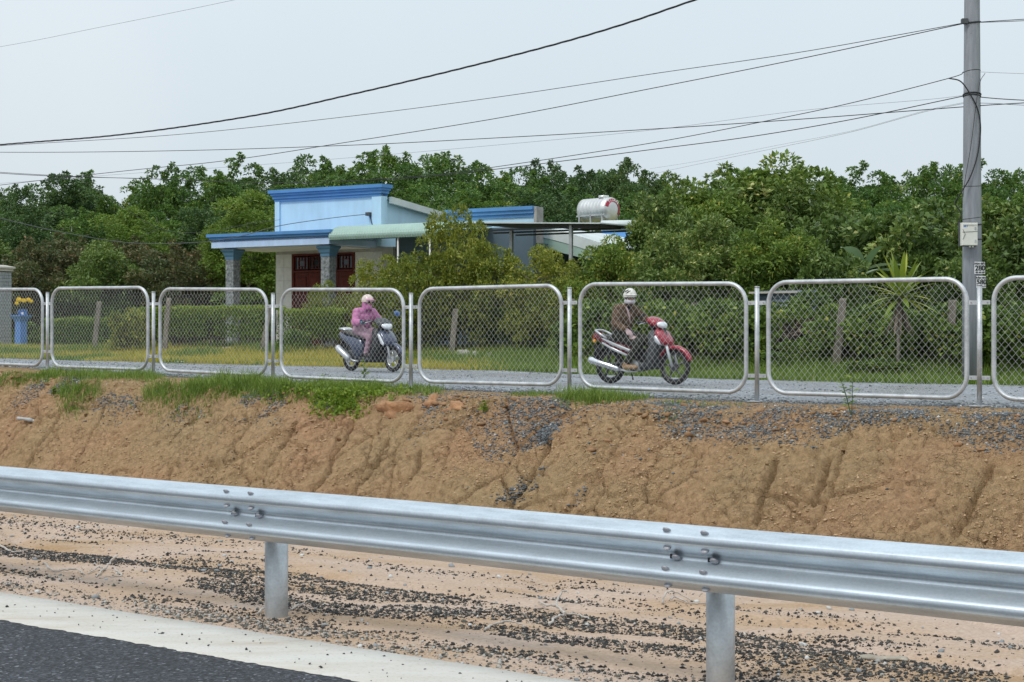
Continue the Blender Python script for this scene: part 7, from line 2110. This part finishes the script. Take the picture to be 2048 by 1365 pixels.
def face_cloth(o, hp, hd, yaw, mat, zlo, zhi, name='mask'):
    rings = []
    for j in range(6):
        f = j / 5; z = zlo + (zhi - zlo) * f
        w = 0.070 + 0.010 * math.sin(math.pi * f); fx = 0.095 + 0.024 * math.sin(math.pi * min(1, f * 1.15))
        rings.append([hp(-0.02 + fx * math.cos(R(a)) if abs(a) < 100 else -0.02, (w + 0.012) * math.sin(R(a)), z) for a in range(-90, 91, 15)])
    vs_ = [p for r_ in rings for p in r_]; m = len(rings[0])
    fs_ = [(j * m + i, j * m + i + 1, (j + 1) * m + i + 1, (j + 1) * m + i) for j in range(5) for i in range(m - 1)]
    ob = MB().add(vs_, fs_, True).build(name, mat, o, None, False)
    s = ob.modifiers.new('thickness', 'SOLIDIFY'); s.thickness = 0.004
    return ob

pr_ = PT(1221, 770, 22.5); pr_.z = gz(pr_) + 0.028
red = red_bike(pr_, -AL)
JR = {'pelvis': (0.23, 0, 0.80), 'chest': (0.27, 0, 1.09), 'neck': (0.315, 0, 1.27), 'head': (0.385, 0, 1.39),
      'sh_r': (0.29, -0.19, 1.205), 'sh_l': (0.32, 0.19, 1.205), 'el_r': (0.30, -0.285, 0.965), 'el_l': (0.52, 0.26, 1.03), 'wr_r': (0.50, -0.265, 0.875), 'wr_l': (0.70, 0.30, 1.00),
      'hand_r': (0.60, -0.23, 0.79), 'hand_l': (0.80, 0.29, 0.995), 'up_r': (0.5, -0.5, 0.7), 'hip_r': (0.25, -0.10, 0.80), 'hip_l': (0.25, 0.10, 0.80), 'kn_r': (0.70, -0.19, 0.665), 'kn_l': (0.70, 0.19, 0.665),
      'an_r': (0.47, -0.205, 0.345), 'an_l': (0.52, 0.205, 0.33), 'to_r': (0.665, -0.225, 0.275), 'to_l': (0.70, 0.225, 0.275)}
o, hd, yw, hp = rider(pr_, -AL, JR, dict(bulk=1.05, yaw=R(-38), grip_r=0.35, grip_l=1.0, skin=M_SKIN, jacket=M_JBR, trousers=M_TROL, shoes=M_SHOE, gloves=M_GLP, collar=M_BPL), 'person in brown jacket, pale helmet and white mask riding the red motorbike')
helmet(o, hd, yw, hp, M_HWH, M_HWH, True, 0.02)
face_cloth(o, hp, hd, yw, M_MASK, -0.10, -0.015)
MB().ell(hp(0.096, -0.036, 0.010), (0.018, 0.034, 0.026), 12, 8, yw).ell(hp(0.096, 0.036, 0.010), (0.018, 0.034, 0.026), 12, 8, yw).tube([hp(0.09, 0.07, 0.02), hp(0.01, 0.082, 0.015)], 0.003, 5).tube([hp(0.09, -0.07, 0.02), hp(0.01, -0.082, 0.015)], 0.003, 5).build('sunglasses', M_LENSD, o)
MB().tube([(0.335, -0.125, 1.295), (0.40, -0.09, 1.20), (0.41, -0.05, 1.08), (0.40, -0.02, 0.98)], [0.014, 0.016, 0.016, 0.014], 8).build('bag_strap', M_GLP, o)
MB().tube([tuple(Vector(JR['sh_l']) * 0.45 + Vector(JR['el_l']) * 0.55), tuple(Vector(JR['sh_l']) * 0.2 + Vector(JR['el_l']) * 0.8)], 0.074, 14).build('arm_band', M_BPL, o)

pk_ = PT(703, 749, 23.5); pk_.z = gz(pk_) + 0.028
RZP = -AL - R(7)
blu = blue_scooter(pk_, RZP)
JP = {'pelvis': (0.33, 0, 0.80), 'chest': (0.38, 0, 1.04), 'neck': (0.43, 0, 1.19), 'head': (0.495, 0, 1.315),
      'sh_r': (0.40, -0.175, 1.125), 'sh_l': (0.43, 0.175, 1.125), 'el_r': (0.44, -0.265, 0.93), 'el_l': (0.56, 0.25, 0.96), 'wr_r': (0.66, -0.285, 0.935), 'wr_l': (0.70, 0.29, 0.95),
      'hand_r': (0.78, -0.28, 0.945), 'hand_l': (0.80, 0.28, 0.945), 'hip_r': (0.35, -0.10, 0.80), 'hip_l': (0.35, 0.10, 0.80), 'kn_r': (0.73, -0.125, 0.66), 'kn_l': (0.73, 0.125, 0.66),
      'an_r': (0.62, -0.135, 0.335), 'an_l': (0.62, 0.135, 0.335), 'to_r': (0.80, -0.145, 0.315), 'to_l': (0.80, 0.145, 0.315)}
o, hd, yw, hp = rider(pk_, RZP, JP, dict(bulk=1.10, yaw=R(4), grip_r=1.0, grip_l=1.0, skin=M_SKIN, jacket=M_JPK, trousers=M_TPK, shoes=M_SHD, gloves=M_GLT, collar=M_FPK), 'person in pink jacket, cream helmet and pink face cloth riding the dark scooter')
helmet(o, hd, yw, hp, M_HCR, M_FPK, False, 0.06)
face_cloth(o, hp, hd, yw, M_FPK, -0.14, -0.012)
MB().ell(hp(0.098, -0.036, 0.012), (0.020, 0.036, 0.028), 12, 8, yw).ell(hp(0.098, 0.036, 0.012), (0.020, 0.036, 0.028), 12, 8, yw).tube([hp(0.09, -0.07, 0.02), hp(0.01, -0.085, 0.015)], 0.003, 5).build('sunglasses', M_LENSD, o)
rings = []
for j in range(5):
    f = j / 4
    rings.append([hp(-0.012 + (0.088 + 0.02 * f) * math.cos(R(a)), (0.082 + 0.015 * (1 - f)) * math.sin(R(a)), 0.03 - 0.19 * f) for a in range(60, 301, 20)])
m = len(rings[0])
ob = MB().add([p for r_ in rings for p in r_], [(j * m + i, j * m + i + 1, (j + 1) * m + i + 1, (j + 1) * m + i) for j in range(4) for i in range(m - 1)], True).build('head_scarf', M_FPK, o, None, False)
s_ = ob.modifiers.new('thickness', 'SOLIDIFY'); s_.thickness = 0.004
MB().tube([(0.43, -0.06, 1.20), (0.53, 0.0, 1.07), (0.53, 0.06, 0.95), (0.50, 0.10, 0.86)], 0.008, 6).build('bag_strap', M_BPL, o)
